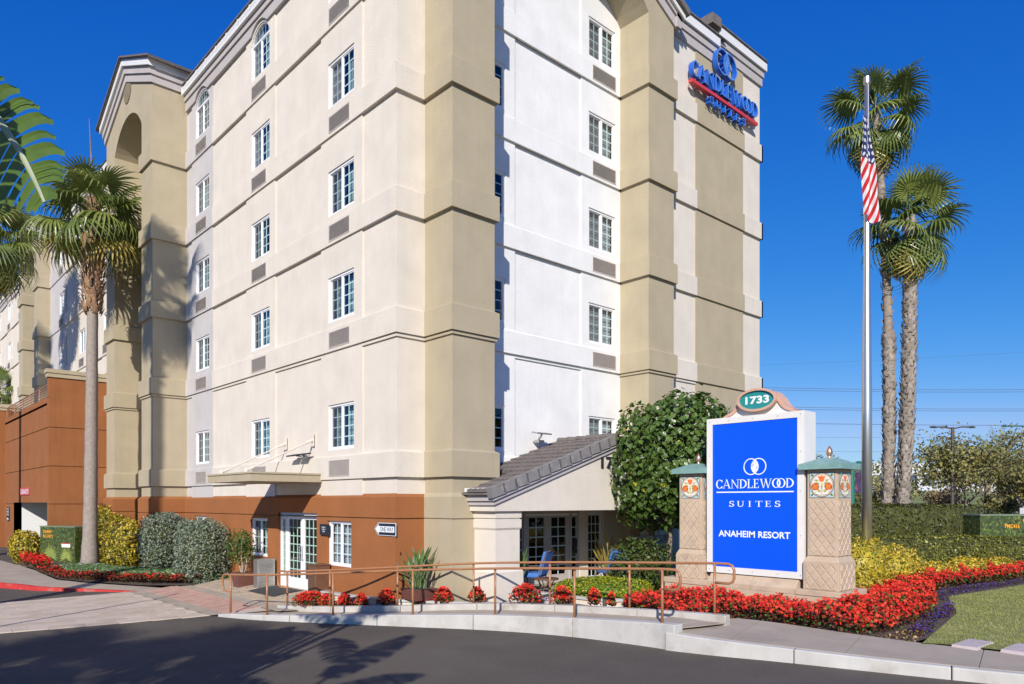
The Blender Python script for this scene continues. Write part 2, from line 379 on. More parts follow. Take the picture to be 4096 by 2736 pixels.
# ------------------------------------------------------------------ ground and paving
xs = np.unique(np.concatenate([np.linspace(-3000, -80, 8), np.linspace(-80, 110, 96), np.linspace(110, 3000, 8)]))
V = [(x, y, gz(x, y)-.05) for y in xs for x in xs]; n = len(xs)
F = [(j*n+i, j*n+i+1, (j+1)*n+i+1, (j+1)*n+i) for j in range(n-1) for i in range(n-1)]
mb = MB(); mb.raw(V, F); mb.build('ground', M['hill'], kind='structure')
kerb_path = [(-6, 52), (1.5, 33), (2.6, 29.6), (3.55, 27.2), (4.2, 25.7), (4.96, 24.9), (5.8, 24.1), (6.5, 23.5), (6.6, 20.3), (6.55, 17.2), (7.0, 15.7), (7.78, 14.2), (8.68, 12.5), (9.5, 10.9), (10.05, 9.3), (10.27, 7.5), (10.55, 5.8), (11.3, 3.4), (11.7, 2.5), (13.2, -2), (15, -8), (18, -22)]
west = [(-40, 60), (-32, 40), (-30, 30), (-30, 25), (-30, 24), (-30, 22), (-30, 18), (-28, 14), (-26, 10), (-24, 6), (-22, 2), (-20, -4), (-18, -14), (-16, -28), (-14, -40)]
strip('road', [(p[0]+.25, p[1]) for p in kerb_path], west, M['asphalt'], lambda x, y: gz(x, y)+.0, 130, 36)
strip('garage_driveway', [(3.2, 29.5), (5.2, 36), (8, 47)], [(-14, 36), (-12, 42), (-8, 52)], M['asphalt'], lambda x, y: gz(x, y)+.008, 20, 20)
# stone paved entry: bedding sheet + one slab per piece
q00, q10, q11, q01 = map(np.array, ((-.6, 18.35), (6.35, 17.3), (6.3, 23.5), (-.6, 22.75)))
strip('paved_entry', [q00, q10], [q01, q11], M['joint'], lambda x, y: gz(x, y)+.012, 30, 24)
entry = bpy.data.objects['paved_entry']
def slab(w_, d_, h_, bev=.006):
    mb = MB(); a, b = w_/2, d_/2; mb.frustum((-a, a, -b, b), -.01, (-a+bev, a-bev, -b+bev, b-bev), h_); return mb.mesh('slab', M['paver'])
sl = [slab(.59, .385, .012), slab(.59, .385, .012)]; sl[1].materials[0] = M['paver2']
nr = 15; nc = 11; cnt = 0
for r_ in range(nr):
    for c_ in range(-1, nc+1):
        u = (c_+.5+(.5 if r_ % 2 else 0))/nc; v = (r_+.5)/nr
        if u < .03 or u > .97: continue
        p = (q00*(1-u)+q10*u)*(1-v)+(q01*(1-u)+q11*u)*v
        o = inst('paving_stone', random.choice(sl), entry, (p[0], p[1], gz(*p)+.012+random.uniform(0, .003)), (random.uniform(-.003, .003), random.uniform(-.003, .003), R(-6)+(v*R(12))), (random.uniform(.985, 1.0)*.63*1.03/.6, .4/.395*1.0, 1)); cnt += 1
# pale concrete gutter band, brick crossing strip, inner concrete band, flagstone patio
pz_pts = [(6.3, -.07), (6.58, -.06), (7.45, .01), (7.75, .04), (8.7, .19), (9.6, .21)]
def patz(x, y):
    for (a, za), (b, zb) in zip(pz_pts, pz_pts[1:]):
        if x <= b: return za+(zb-za)*max(0, (x-a))/(b-a)
    return .21
strip('gutter_band', [(6.2, 23.4), (6.28, 17.25)], [(6.6, 23.35), (6.62, 17.2)], M['walk'], lambda x, y: patz(x, y)+.012, 20, 3)
strip('brick_crossing', [(6.6, 23.35), (6.62, 17.1)], [(7.46, 23.1), (7.46, 16.6)], M['joint'], lambda x, y: patz(x, y)+.002, 20, 5)
brk = bpy.data.objects['brick_crossing']
bm_ = []
for k in range(3):
    mb = MB(); mb.frustum((-.105, .105, -.051, .051), -.01, (-.101, .101, -.047, .047), .014); me = mb.mesh('brick', M['brick'] if k else M['brick2']); bm_.append(me)
far = []
for i in range(58):
    y = 17.25+i*.1065
    for j in range(4):
        x = 6.62+.11+j*.217-(.1 if i % 2 else 0)
        if x < 6.68: x += .05
        args = (random.choice(bm_), brk, (x, y, patz(x, y)+.002), (0, -.09, random.uniform(-.01, .01)))
        inst('brick', *args)
strip('patio_band', [(7.46, 23.1), (7.46, 16.3)], [(7.76, 22.9), (7.8, 15.9)], M['walk'], lambda x, y: patz(x, y)+.012, 20, 3)
strip('flagstone_patio', [(7.76, 22.9), (7.8, 16.2)], [(9.3, 22.9), (9.3, 16.2)], M['flagj'], lambda x, y: patz(x, y)-.004, 20, 8)
pat = bpy.data.objects['flagstone_patio']
# irregular flagstones: jittered grid cells
gx, gy = 4, 13; J = {}
for i in range(gx+1):
    for j in range(gy+1):
        x = 7.8+1.48*i/gx+(random.uniform(-.12, .12) if 0 < i < gx else 0); y = 16.4+6.4*j/gy+(random.uniform(-.16, .16) if 0 < j < gy else 0); J[i, j] = np.array((x, y))
for i in range(gx):
    for j in range(gy):
        q = [J[i, j], J[i+1, j], J[i+1, j+1], J[i, j+1]]; c = sum(q)/4; q = [c+(p-c)*.955 for p in q]
        # cut corners for an irregular outline
        poly = []
        for k in range(4):
            a, b = q[k], q[(k+1) % 4]; poly += [a+(b-a)*random.uniform(.08, .2), a+(b-a)*random.uniform(.8, .92)]
        mb = MB(); h = random.uniform(.004, .009); mb.prism([tuple(p-c) for p in poly], lambda u, v: (u, v, patz(c[0]+u, c[1]+v)-.02), lambda u, v: (u, v, patz(c[0]+u, c[1]+v)+h))
        o = mb.build('flagstone', M['flag']); o.parent = pat; o.location = (c[0], c[1], 0)
# left pavement with its red kerb
back_left = [(4.2, 42), (4.85, 33.9), (5.05, 30.7), (5.0, 29.0), (5.05, 27.0), (5.5, 26.0), (6.08, 25.2), (7.2, 23.7), (7.7, 23.0)]
front_left = [(-3, 46), (1.7, 33), (2.8, 29.6), (3.75, 27.3), (4.4, 25.85), (5.1, 25.05), (5.85, 24.25), (6.45, 23.5), (6.75, 23.2)]
def lkz(x, y):   # pavement height, dropping to the crossing
    return gz(x, y)+.13*max(0, min(1, (y-23.3)/3.2))+.015
strip('left_pavement', front_left, back_left, M['seam'], lambda x, y: lkz(x, y)-.008, 60, 10)
kp = [(p[0], p[1], lkz(p[0], p[1])+.003) for p in resample(front_left, 50)]
mb = MB(); wallrun(mb, kp, -.15, .06, lambda x, y: gz(x, y)-.1)
mb.build('red_kerb', M['redpaint'], kind='structure')
# brick end of the garage-drive pavement
# raised ramp wall, ramp, planter kerb
near = smooth_poly([(6.50, 17.15, -.03), (6.62, 16.75, .02), (6.97, 15.7, .06), (7.78, 14.2, .14), (8.68, 12.5, .26), (9.55, 10.93, .344), (10.1, 9.3, .416), (10.28, 7.5, .52), (10.25, 7.1, .535)], 2)
def sections(name, poly, o0, o1, n, m_, bev, gap=.006):
    P = resample(poly, n*8); root = None
    for i in range(n):
        q = [p.copy() for p in P[i*8:i*8+9]]; t = q[1]-q[0]; q[0] = q[0]+t/np.linalg.norm(t)*gap; t = q[-1]-q[-2]; q[-1] = q[-1]-t/np.linalg.norm(t)*gap
        mb = MB(); wallrun(mb, q, o0, o1, lambda x, y: gz(x, y)-.15); o = mb.build(name if root is None else 'cast_section', m_, root, bevel=bev)
        if root is None: root = o; o['kind'] = 'structure'
sections('ramp_wall', near, -.10, .13, 5, M['concrete'], .016)
farc = smooth_poly([(7.75, 16.75, .10), (7.82, 16.4, .12), (8.17, 15.07, .20), (8.98, 13.54, .30), (9.94, 12.08, .42), (10.63, 10.47, .49), (11.13, 8.82, .54), (11.36, 7.1, .60), (11.38, 6.85, .60)], 2)
sections('planter_kerb', farc, -.09, .09, 6, M['concrete2'], .013)
rp0 = [(p[0], p[1], p[2]-.07) for p in perp(near, .12)]; rp1 = [(p[0], p[1], p[2]-.13) for p in perp(farc, -.08)]
rp1 = [(7.2, 17.3, -.02)]+rp1; rp0 = [(6.62, 17.15, -.06)]+rp0[2:]
strip('ramp', rp0, rp1, M['seam'], -.008, 60, 5)
# right pavement and kerb
rk = smooth_poly([(10.24, 7.3, .40), (10.40, 6.4, .37), (10.68, 5.5, .345), (11.02, 4.35, .32), (11.45, 3.0, .30), (12.1, 1.2, .30), (13.5, -2.5, .30), (18, -16, .30)], 2)
sections('pavement_kerb', rk, -.13, .10, 12, M['concrete'], .02)
rb = [(11.42, 7.9, .474), (11.45, 7.2, .474), (12.1, 7.0, .45), (12.38, 6.3, .40), (12.46, 5.3, .365), (12.6, 4.2, .335), (12.86, 2.9, .32), (13.4, 1.2, .315), (14.8, -2.5, .31), (19.5, -16, .31)]
rf = [(10.36, 7.9, .47), (10.33, 7.2, .466)]+[(p[0], p[1], p[2]+.004) for p in perp(rk, .0)][2:]
strip('right_pavement', rf, rb, M['seam'], -.006, 60, 8)
def slabs(parent, A, B, n, zfn, m_, name='paving_slab', gap=.012, sub=4, th=.012):
    a, b = resample(A, n*sub), resample(B, n*sub)
    for i in range(n):
        ia = i*sub; V = []; F = []
        for j in range(sub+1):
            p, q = a[ia+j].copy(), b[ia+j].copy()
            if j in (0, sub):
                t = a[min(ia+j+1, n*sub)]-a[max(ia+j-1, 0)]; t = t/np.linalg.norm(t); sg = 1 if j == 0 else -1; p = p+t*gap/2*sg; q = q+t*gap/2*sg
            for r_ in (p, q): z = zfn(r_[0], r_[1]) if callable(zfn) else r_[2]+zfn; V += [(r_[0], r_[1], z-th), (r_[0], r_[1], z)]
        for j in range(sub):
            k = 4*j; F += [(k+1, k+5, k+7, k+3), (k, k+4, k+5, k+1), (k+2, k+3, k+7, k+6)]
        F += [(0, 1, 3, 2), (4*sub, 4*sub+2, 4*sub+3, 4*sub+1)]
        mb = MB(); mb.raw(V, F); mb.build(name, m_, parent)
slabs(bpy.data.objects['right_pavement'], rf, rb, 15, .004, M['walk'])
slabs(bpy.data.objects['left_pavement'], front_left, back_left, 16, lambda x, y: lkz(x, y)+.004, M['walk'])
slabs(bpy.data.objects['ramp'], rp0, rp1, 7, .003, M['walk'], sub=8)
# planting soil and lawn
strip('planting_bed', [(9.9, 12.4), (11.0, 9.6), (11.43, 7.2), (12.45, 6.9), (12.5, 5.0), (12.62, 4.25)], [(13.0, 13.8), (16.4, 13.8), (24, 13.5), (34, 13.4), (46, 13), (46, 3.5)], M['soil'], lambda x, y: .34+.0*x, 40, 30)
strip('planter_soil', [(7.85, 16.7, .06), (8.25, 15.1, .15), (9.05, 13.6, .25), (9.95, 12.15, .36)], [(9.05, 17.6, .08), (8.75, 15.9, .16), (9.25, 13.8, .26), (10.1, 12.3, .37)], M['soil'], 0., 20, 5)
lawn_e = [(12.5, 4.12), (14.5, 4.45), (16.6, 4.8), (18.0, 5.35), (19.2, 5.75), (21, 5.5), (23.3, 5.2), (30, 4.4), (46, 3.0)]
strip('lawn', lawn_e, [(12.66, 3.95), (12.86, 2.9), (13.4, 1.2), (14.8, -2.5), (17, -9), (20, -16), (30, -18), (40, -16), (60, -12)], M['lawn'], lambda x, y: .352, 60, 50)
strip('left_bed', [(4.9, 33.9), (5.12, 30.7), (5.07, 29.0), (5.12, 27.1), (5.55, 26.1), (6.1, 25.35), (7.2, 23.85), (7.6, 23.2), (8.4, 22.6)], [(6.2, 36), (9.2, 33), (9.2, 30), (9.2, 28), (9.2, 26), (9.2, 25), (9.2, 24), (9.2, 23.3), (9.2, 22.6)], M['soil'], lambda x, y: max(lkz(x, y), patz(x, y)*.5)+.02, 40, 20)
strip('portico_floor', [(10.3, 12.1), (11.4, 12.1), (12.3, 12.1), (17.5, 12.1)], [(10.3, 13.9), (11.4, 13.9), (12.3, 13.9), (17.5, 13.9)], M['walk'], lambda x, y: .37, 8, 4)
# lawn edge flat stones
for (x, y, rz, lab) in ((13.0, 3.55, -.06, 'lilac grey meter lid set in the lawn, the one nearer the flower bed'), (13.12, 2.93, -.06, 'lilac grey meter lid at the right edge of the lawn')):
    mb = MB(); mb.frustum((-.36, .36, -.18, .18), -.03, (-.35, .35, -.17, .17), .022)
    o = mb.build('meter_lid', M['lid']); o.location = (x, y, .352); o.rotation_euler = (0, R(-.5), rz); tag(o, lab, 'lid', 'meter lids in the lawn')

# ------------------------------------------------------------------ hotel
hotel = thing('hotel_building', 'five-plus storey cream and tan stucco hotel with brown base, towers and portico wing', 'building', (9.222, 13.927, 0))
H = hotel
X0, Y0, YP, YW, YS = 9.222, 13.927, 12.90, 13.95, 13.20
ZB = [3.146, 6.406, 9.13, 11.895, 14.65]; BH = .59
SILL = [3.90, 7.16, 9.885, 12.65, 15.377]
def wall(mb, axis, c, u0, u1, z0, z1, holes=(), t=.16, arch=()):
    """sheet on plane axis=c facing -axis, with rectangular holes (u0,u1,z0,z1) and their reveals"""
    us = sorted({u0, u1, *[h[0] for h in holes], *[h[1] for h in holes]}); us = [u for u in us if u0 <= u <= u1]
    zs = sorted({z0, z1, *[h[2] for h in holes], *[h[3] for h in holes]}); zs = [z for z in zs if z0 <= z <= z1]
    P = (lambda u, z, d=0: (c+d, u, z)) if axis == 'x' else (lambda u, z, d=0: (u, c+d, z))
    flip = axis == 'y'
    def q(*p): mb.face(p if flip else p[::-1])
    for a, b in zip(us, us[1:]):
        for e, f in zip(zs, zs[1:]):
            m_ = ((a+b)/2, (e+f)/2)
            if any(h[0] < m_[0] < h[1] and h[2] < m_[1] < h[3] for h in holes): continue
            q(P(a, e), P(b, e), P(b, f), P(a, f))
    for h in holes:
        a, b, e, f = h
        q(P(a, e), P(a, e, t), P(b, e, t), P(b, e)); q(P(a, f), P(b, f), P(b, f, t), P(a, f, t))
        q(P(a, e), P(a, f), P(a, f, t), P(a, e, t)); q(P(b, e), P(b, e, t), P(b, f, t), P(b, f))
ww, wh = 1.29, 1.15
def arch_pts(u0, u1, zs, rise, n=14):
    h = (u1-u0)/2; R_ = (h*h+rise*rise)/(2*rise); c = zs+rise-R_; a0 = math.asin(h/R_)
    return [((u0+u1)/2-R_*math.sin(a0-2*a0*k/n), c+R_*math.cos(a0-2*a0*k/n)) for k in range(n+1)]
def arched_wall(mb, axis, c, u0, u1, z0, z1, a0, a1, zspring, rise, t=.16):
    """wall panel with one arch-headed opening from z0 upward"""
    P = (lambda u, z, d=0: (c+d, u, z)) if axis == 'x' else (lambda u, z, d=0: (u, c+d, z))
    flip = axis == 'y'
    def q(*p): mb.face(p if flip else p[::-1])
    A = arch_pts(a0, a1, zspring, rise)
    if a0 > u0: q(P(u0, z0), P(a0, z0), P(a0, z1), P(u0, z1))
    if u1 > a1: q(P(a1, z0), P(u1, z0), P(u1, z1), P(a1, z1))
    for p, r_ in zip(A, A[1:]):
        q(P(*p), P(*r_), P(r_[0], z1), P(p[0], z1)); q(P(*p), P(p[0], p[1], t), P(r_[0], r_[1], t), P(*r_))
    q(P(a0, z0), P(a0, zspring), P(a0, zspring, t), P(a0, z0, t)); q(P(a1, z0), P(a1, z0, t), P(a1, zspring, t), P(a1, zspring))
# ---- window kit: modelled facing -Y, centred at x=0, sill at z=0
def win_meshes(w_, h_, rows, cols, arch=0.):
    d = {}
    fw = .055
    mb = MB(); a, b = -w_/2, w_/2
    mb.box(a, a+fw, .03, .11, 0, h_); mb.box(b-fw, b, .03, .11, 0, h_); mb.box(a+fw, b-fw, .03, .11, 0, fw); mb.box(a+fw, b-fw, .03, .11, h_-fw, h_)
    mb.box(-.022, .022, .035, .1, fw, h_-fw)
    if arch:
        A = arch_pts(a, b, h_, arch); B = arch_pts(a+fw, b-fw, h_+.02, arch-fw)
        for k in range(len(A)-1):
            q4 = [A[k], A[k+1], B[k+1], B[k]]
            mb.raw([(p[0], .03, p[1]) for p in q4]+[(p[0], .11, p[1]) for p in q4], [(0, 1, 2, 3), (7, 6, 5, 4), (0, 4, 5, 1), (2, 6, 7, 3)])
    d['frame'] = mb.mesh('window_frame', M['vinyl'])
    for s_, nm in ((-1, 'l'), (1, 'r')):
        x0, x1 = (a+fw, -.022) if s_ < 0 else (.022, b-fw); y = .085 if s_ < 0 else .06
        mb = MB(); e = .028
        mb.box(x0, x0+e, y-.015, y+.02, fw, h_-fw); mb.box(x1-e, x1, y-.015, y+.02, fw, h_-fw); mb.box(x0+e, x1-e, y-.015, y+.02, fw, fw+e); mb.box(x0+e, x1-e, y-.015, y+.02, h_-fw-e, h_-fw)
        d['sash'+nm] = mb.mesh('sash', M['vinyl'])
        mb = MB(); mb.face([(x0+e, y+.006, fw+e), (x1-e, y+.006, fw+e), (x1-e, y+.006, h_-fw-e), (x0+e, y+.006, h_-fw-e)]); d['pane'+nm] = mb.mesh('pane', M['glass'])
        mb = MB()
        for k in range(1, cols): x = x0+(x1-x0)*k/cols; mb.box(x-.013, x+.013, y-.004, y+.004, fw+e, h_-fw-e)
        for k in range(1, rows): z = fw+(h_-2*fw)*k/rows; mb.box(x0+e, x1-e, y-.0025, y+.0025, z-.013, z+.013)
        d['bars'+nm] = mb.mesh('grille_bars', M['grille'])
        if s_ < 0:
            mb = MB(); mb.face([(x0+e, y-.008, fw+e), (x1-e, y-.008, fw+e), (x1-e, y-.008, h_-fw-e), (x0+e, y-.008, h_-fw-e)])
            d['screen'] = mb.mesh('insect_screen', SCREEN)
    if arch:
        B = arch_pts(a+fw, b-fw, h_+.01, arch-fw, 14); mb = MB(); mb.face([(a+fw, .07, h_+.0)]+[(p[0], .07, p[1]) for p in B]+[(b-fw, .07, h_)]); d['panet'] = mb.mesh('pane', M['glass'])
        mb = MB()
        for k in (-2, -1, 0, 1, 2):
            x = k*w_/6.2; top = max(p[1] for p in B if abs(p[0]-x) < .12); mb.box(x-.009, x+.009, .075, .083, h_, top-.01)
        d['barst'] = mb.mesh('grille_bars', M['grille'])
    return d
sm = bpy.data.materials.new('insect_mesh'); sm.use_nodes = True; n_ = sm.node_tree.nodes; l_ = sm.node_tree.links
t_ = n_.new('ShaderNodeBsdfTransparent'); ms_ = n_.new('ShaderNodeMixShader'); ms_.inputs[0].default_value = .28
n_['Principled BSDF'].inputs['Base Color'].default_value = (.10, .10, .105, 1)
l_.new(t_.outputs[0], ms_.inputs[1]); l_.new(n_['Principled BSDF'].outputs[0], ms_.inputs[2]); l_.new(ms_.outputs[0], n_['Material Output'].inputs[0])
SCREEN = sm
WK = {'std': win_meshes(ww, wh, 4, 2), 'arch': win_meshes(ww, 1.065, 4, 2, .43), 'white': win_meshes(1.19, 1.15, 4, 2), 'low': win_meshes(1.19, 1.135, 4, 2), 'far': win_meshes(1.17, 1.15, 4, 2)}
def curtain_mesh(x0, x1, z0, z1, y, seed, m_, amp=.025, per=9.):
    r = random.Random(seed); n = 26; V = []; F = []
    for i in range(n+1):
        x = x0+(x1-x0)*i/n; yy = y+amp*math.sin(i*per*.35+r.uniform(-.4, .4))
        V += [(x, yy, z0), (x, yy+r.uniform(-.004, .004), z1)]
        if i: F.append((2*i-2, 2*i, 2*i+1, 2*i-1))
    mb = MB(); mb.raw(V, F); return mb.mesh('curtain', m_)
def blind_mesh(x0, x1, z0, z1, y, m_):
    mb = MB(); z = z0
    while z < z1: mb.raw([(x0, y, z), (x1, y, z), (x1, y+.014, z+.034), (x0, y+.014, z+.034)], [(0, 1, 2, 3)]); z += .043
    return mb.mesh('blind', m_)
CUR = {}
def window(kind, pos, face, dress, label=None):
    """face 'x' looks to -X, 'y' looks to -Y"""
    d = WK[kind]; rz = -math.pi/2 if face == 'x' else 0
    root = inst('window', d['frame'], H, Vector(pos)-_o(H), (0, 0, rz))
    if label: root['label'] = label
    for k, me in d.items():
        if k == 'frame': continue
        if k == 'screen' and 'noscreen' in dress: continue
        inst(me.name.split('.')[0], me, root)
    w_ = {'white': 1.19, 'low': 1.19, 'far': 1.17}.get(kind, ww); h_ = 1.065 if kind == 'arch' else wh
    key = (kind, dress)
    if key not in CUR:
        L = []
        dd = dress.split('+')[0]
        zt = h_+(.3 if kind == 'arch' else -.05)
        if dd == 'teal': L = [('curtain', curtain_mesh(-w_/2+.06, -.12, .05, zt, .22, 3, M['curtain'])), ('curtain', curtain_mesh(.03, .30, .05, zt, .20, 5, M['curtain']))]
        if dd == 'teal2': L = [('curtain', curtain_mesh(-w_/2+.06, -.02, .05, zt, .20, 8, M['curtain'])), ('curtain', curtain_mesh(.2, w_/2-.05, .05, zt*.86, .22, 9, M['curtain']))]
        if dd == 'sheer': L = [('curtain', curtain_mesh(-w_/2+.05, -.02, .05, zt, .15, 4, M['curtain_g'], .02, 13)), ('curtain', curtain_mesh(.03, .25, .05, zt, .21, 6, M['curtain']))]
        if dd == 'blind': L = [('blind', blind_mesh(-w_/2+.05, w_/2-.05, .05, h_-.05, .16, M['blind']))]
        if dd == 'halfblind': L = [('blind', blind_mesh(.03, w_/2-.05, .05, h_*.62, .16, M['blind'])), ('curtain', curtain_mesh(-w_/2+.05, -.3, .05, zt, .22, 14, M['curtain_g']))]
        CUR[key] = L
    for nm, me in CUR[key]: inst(nm, me, root)
    return root
# ---- through-wall vents
def vent_mesh(w_=1.04, h_=.415):
    mb = MB(); a = w_/2; mb.m(0)
    mb.box(-a, a, -.012, .02, 0, .022); mb.box(-a, a, -.012, .02, h_-.022, h_); mb.box(-a, -a+.02, -.012, .02, .022, h_-.022); mb.box(a-.02, a, -.012, .02, .022, h_-.022)
    fr = mb.mesh('vent', M['vent'])
    mb = MB(); mb.face([(-a+.02, .018, .022), (a-.02, .018, .022), (a-.02, .018, h_-.022), (-a+.02, .018, h_-.022)]); bk = mb.mesh('vent_back', M['ventd'])
    sl_ = []
    mb = MB(); mb.raw([(-a+.02, -.008, 0), (a-.02, -.008, 0), (a-.02, .012, .013), (-a+.02, .012, .013), (-a+.02, -.008, -.007), (a-.02, -.008, -.007)], [(0, 1, 2, 3), (4, 5, 1, 0)]); s1 = mb.mesh('slat', M['vent'])
    return fr, bk, s1
VF, VB, VS = vent_mesh()
def vent(pos, face):
    root = inst('vent', VF, H, Vector(pos)-_o(H), (0, 0, -math.pi/2 if face == 'x' else 0)); inst('vent_back', VB, root)
    for k in range(17): inst('slat', VS, root, (0, 0, .036+k*.0212))
# ---- left facade
holes = []
bays = [(15.37, 17.41), (20.17, 22.21), (25.0, 26.99)]; wc = [16.39, 21.18, 25.97]
E_BAY, E_BAND = .04, .085
cream_l = MB(); grey_l = MB()
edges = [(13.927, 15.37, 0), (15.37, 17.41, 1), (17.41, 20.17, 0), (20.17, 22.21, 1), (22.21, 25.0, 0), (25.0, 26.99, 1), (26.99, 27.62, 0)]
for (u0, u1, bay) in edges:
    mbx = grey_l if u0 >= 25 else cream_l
    hl = []
    if bay:
        c = (u0+u1)/2; k = [abs(c-q) for q in wc].index(min(abs(c-q) for q in wc)); c = wc[k]
        hl = [(c-ww/2, c+ww/2, s, s+wh) for s in SILL[:4]]+[(c-.52, c+.52, z+.075, z+.49) for z in ZB]
        x = X0-E_BAY
        wall(mbx, 'x', x, u0, u1, 2.70, 15.37, hl)
        arched_wall(mbx, 'x', x, u0, u1, 15.37, 17.2, c-ww/2, c+ww/2, 15.377+1.065, .43)
        for y_, sgn in ((u0, 1), (u1, -1)): mbx.face([(X0, y_, 2.7), (x, y_, 2.7), (x, y_, 17.2), (X0, y_, 17.2)][::sgn])
    else:
        wall(mbx, 'x', X0, u0, u1, 2.70, 17.2)
# return face beside the corner pilaster
wall(cream_l, 'y', Y0, X0, 9.995, 2.70, 17.2)
cream_l.build('left_wall', M['cream'], H); grey_l.build('grey_wall_bay', M['grey_st'], H)
def band_x(mb, y0, y1, z, h=BH, e=E_BAND, x=X0, holes=(), caps=(1, 1), ys=None):
    ys = y0 if ys is None else ys
    wall(mb, 'x', x-e, y0, y1, z, z+h-.02, holes, e+.02)
    mb.face([(x-e, ys, z), (x-e, y1, z), (x, y1, z), (x, ys, z)][::-1]); mb.face([(x-e, y0, z+h-.02), (x, ys, z+h+.03), (x, y1, z+h+.03), (x-e, y1, z+h-.02)][::-1])
    for y_, s_, c_ in ((y0, 1, caps[0]), (y1, -1, caps[1])):
        if c_: mb.face([(x, y_, z), (x-e, y_, z), (x-e, y_, z+h-.02), (x, y_, z+h+.03)][::s_])
def band_y(mb, x0, x1, z, h=BH, e=E_BAND, y=Y0, holes=(), caps=(1, 1)):
    wall(mb, 'y', y-e, x0, x1, z, z+h-.02, holes, e+.02)
    mb.face([(x0, y-e, z), (x1, y-e, z), (x1, y, z), (x0, y, z)][::-1]); mb.face([(x0, y-e, z+h-.02), (x1, y-e, z+h-.02), (x1, y, z+h+.03), (x0, y, z+h+.03)])
    for x_, s_, c_ in ((x0, -1, caps[0]), (x1, 1, caps[1])):
        if c_: mb.face([(x_, y, z), (x_, y-e, z), (x_, y-e, z+h-.02), (x_, y, z+h+.03)][::s_])
vh = [(c-.52, c+.52) for c in wc]
for z in ZB:
    mb = MB(); hs_ = [(a, b, z+.075, z+.49) for a, b in vh]
    band_x(mb, Y0-E_BAND, 25.0-.06, z, holes=hs_[:2], caps=(0, 0), ys=Y0); band_y(mb, X0-E_BAND, 9.995-E_BAND, z, caps=(0, 0)); mb.build('string_course', M['cream'], H)
    mb = MB(); band_x(mb, 25.0-.06, 27.62-E_BAND, z, holes=hs_[2:], caps=(0, 0)); mb.build('string_course', M['grey_st'], H)
for a, b in ((13.927-.04, 15.37), (17.41, 20.17), (22.21, 25.0)):
    mb = MB(); mb.box(X0-.042, X0, a, b, 6.325, 6.396)
    if a < 14: mb.box(X0, 9.96, Y0-.042, Y0, 6.325, 6.396)
    mb.build('lower_moulding', M['cream'], H)
mb = MB(); mb.box(X0-.042, X0, 26.99, 27.58, 6.325, 6.396); mb.build('lower_moulding', M['grey_st'], H)
dress = {0: ['teal', 'teal', 'teal', 'sheer', 'sheer'], 1: ['teal', 'teal', 'teal2', 'sheer', 'sheer'], 2: ['teal', 'teal2', 'teal', 'teal', 'sheer']}
for k, c in enumerate(wc):
    for j in range(5): window('arch' if j == 4 else 'std', (X0-E_BAY, c, SILL[j]), 'x', dress[k][j])
    for z in ZB: vent((X0-E_BAND, c, z+.075), 'x')
# ---- brown base of the left facade
XB = 9.12; zb0 = -.1
base = MB()
hl = [(15.77, 16.97, .965, 2.10), (20.53, 21.72, .965, 2.10), (25.38, 26.55, .965, 2.10), (17.53, 19.84, .17, 2.285)]
wall(base, 'x', XB, 13.84, 27.62, zb0, 2.185, [h for h in hl[:3]]+[(17.53, 19.84, zb0, 2.185)], .14)
wall(base, 'x', XB, 13.84, 27.62, 2.212, 2.69, [(17.53, 19.84, 2.212, 2.285)], .14)
wall(base, 'x', XB+.03, 13.87, 27.62, 2.185, 2.212, [(17.53, 19.84, 2.185, 2.212)])
base.face([(XB, 13.84, 2.69), (X0, 13.94, 2.775), (X0, 27.62, 2.775), (XB, 27.62, 2.69)][::-1])
wall(base, 'y', 13.84, XB, 9.995, zb0, 2.185); wall(base, 'y', 13.84, XB, 9.995, 2.212, 2.69); wall(base, 'y', 13.87, XB+.02, 9.995, 2.185, 2.212)
base.face([(XB, 13.84, 2.69), (9.995, 13.84, 2.69), (9.995, 13.94, 2.775), (X0, 13.94, 2.775)])
base.build('brown_base', M['brown'], H)
for c, dr in ((16.37, 'blind+noscreen'), (21.125, 'halfblind'), (25.965, 'halfblind')): window('low', (XB+.03, c, .965), 'x', dr)
# ---- corner pilasters and the big gable between them
pil = MB(); 
def pilaster(x0, x1, yf, yb, z0, z1, nm, e=.085):
    mb = MB(); mb.box(x0, x1, yf, yb, 2.75, z1); mb.build(nm, M['tan'], H)
    for z in ZB:
        mb = MB(); mb.frustum((x0-e, x1+e, yf-e, yb), z, (x0-e, x1+e, yf-e, yb), z+BH-.02); mb.frustum((x0-e, x1+e, yf-e, yb), z+BH-.02, (x0, x1, yf, yb), z+BH+.03); mb.build('string_course', M['tan'], H)
    mb = MB(); mb.box(x0-.042, x1+.042, yf-.042, yb, 6.325, 6.396); mb.build('lower_moulding', M['tan'], H)
    mb = MB(); g_ = .09
    mb.box(x0-g_, x1+g_, yf-g_, yb, -.1, 2.185); mb.box(x0-g_+.03, x1+g_-.03, yf-g_+.03, yb, 2.185, 2.212); mb.box(x0-g_, x1+g_, yf-g_, yb, 2.212, 2.69); mb.frustum((x0-g_, x1+g_, yf-g_, yb), 2.69, (x0, x1, yf, yb), 2.78); mb.build('pilaster_base', M['tan'], H)
pilaster(9.995, 11.235, YP-.02, YW, 0, 16.74, 'corner_pilaster')
pilaster(17.16, 18.39, YP, YW, 0, 16.74, 'pilaster')
mb = MB()
A = arch_pts(11.235, 17.16, 16.74, 1.35, 24)
top = lambda x: 19.15-.45*abs(x-14.2)
xs_ = [9.995]+[p[0] for p in A]+[18.39]
za = [16.74]+[p[1] for p in A]+[16.74]
for a, b, z_, zz in zip(xs_, xs_[1:], za, za[1:]):
    if a == b: continue
    mb.face([(a, YP, z_), (b, YP, zz), (b, YP, top(b)), (a, YP, top(a))])
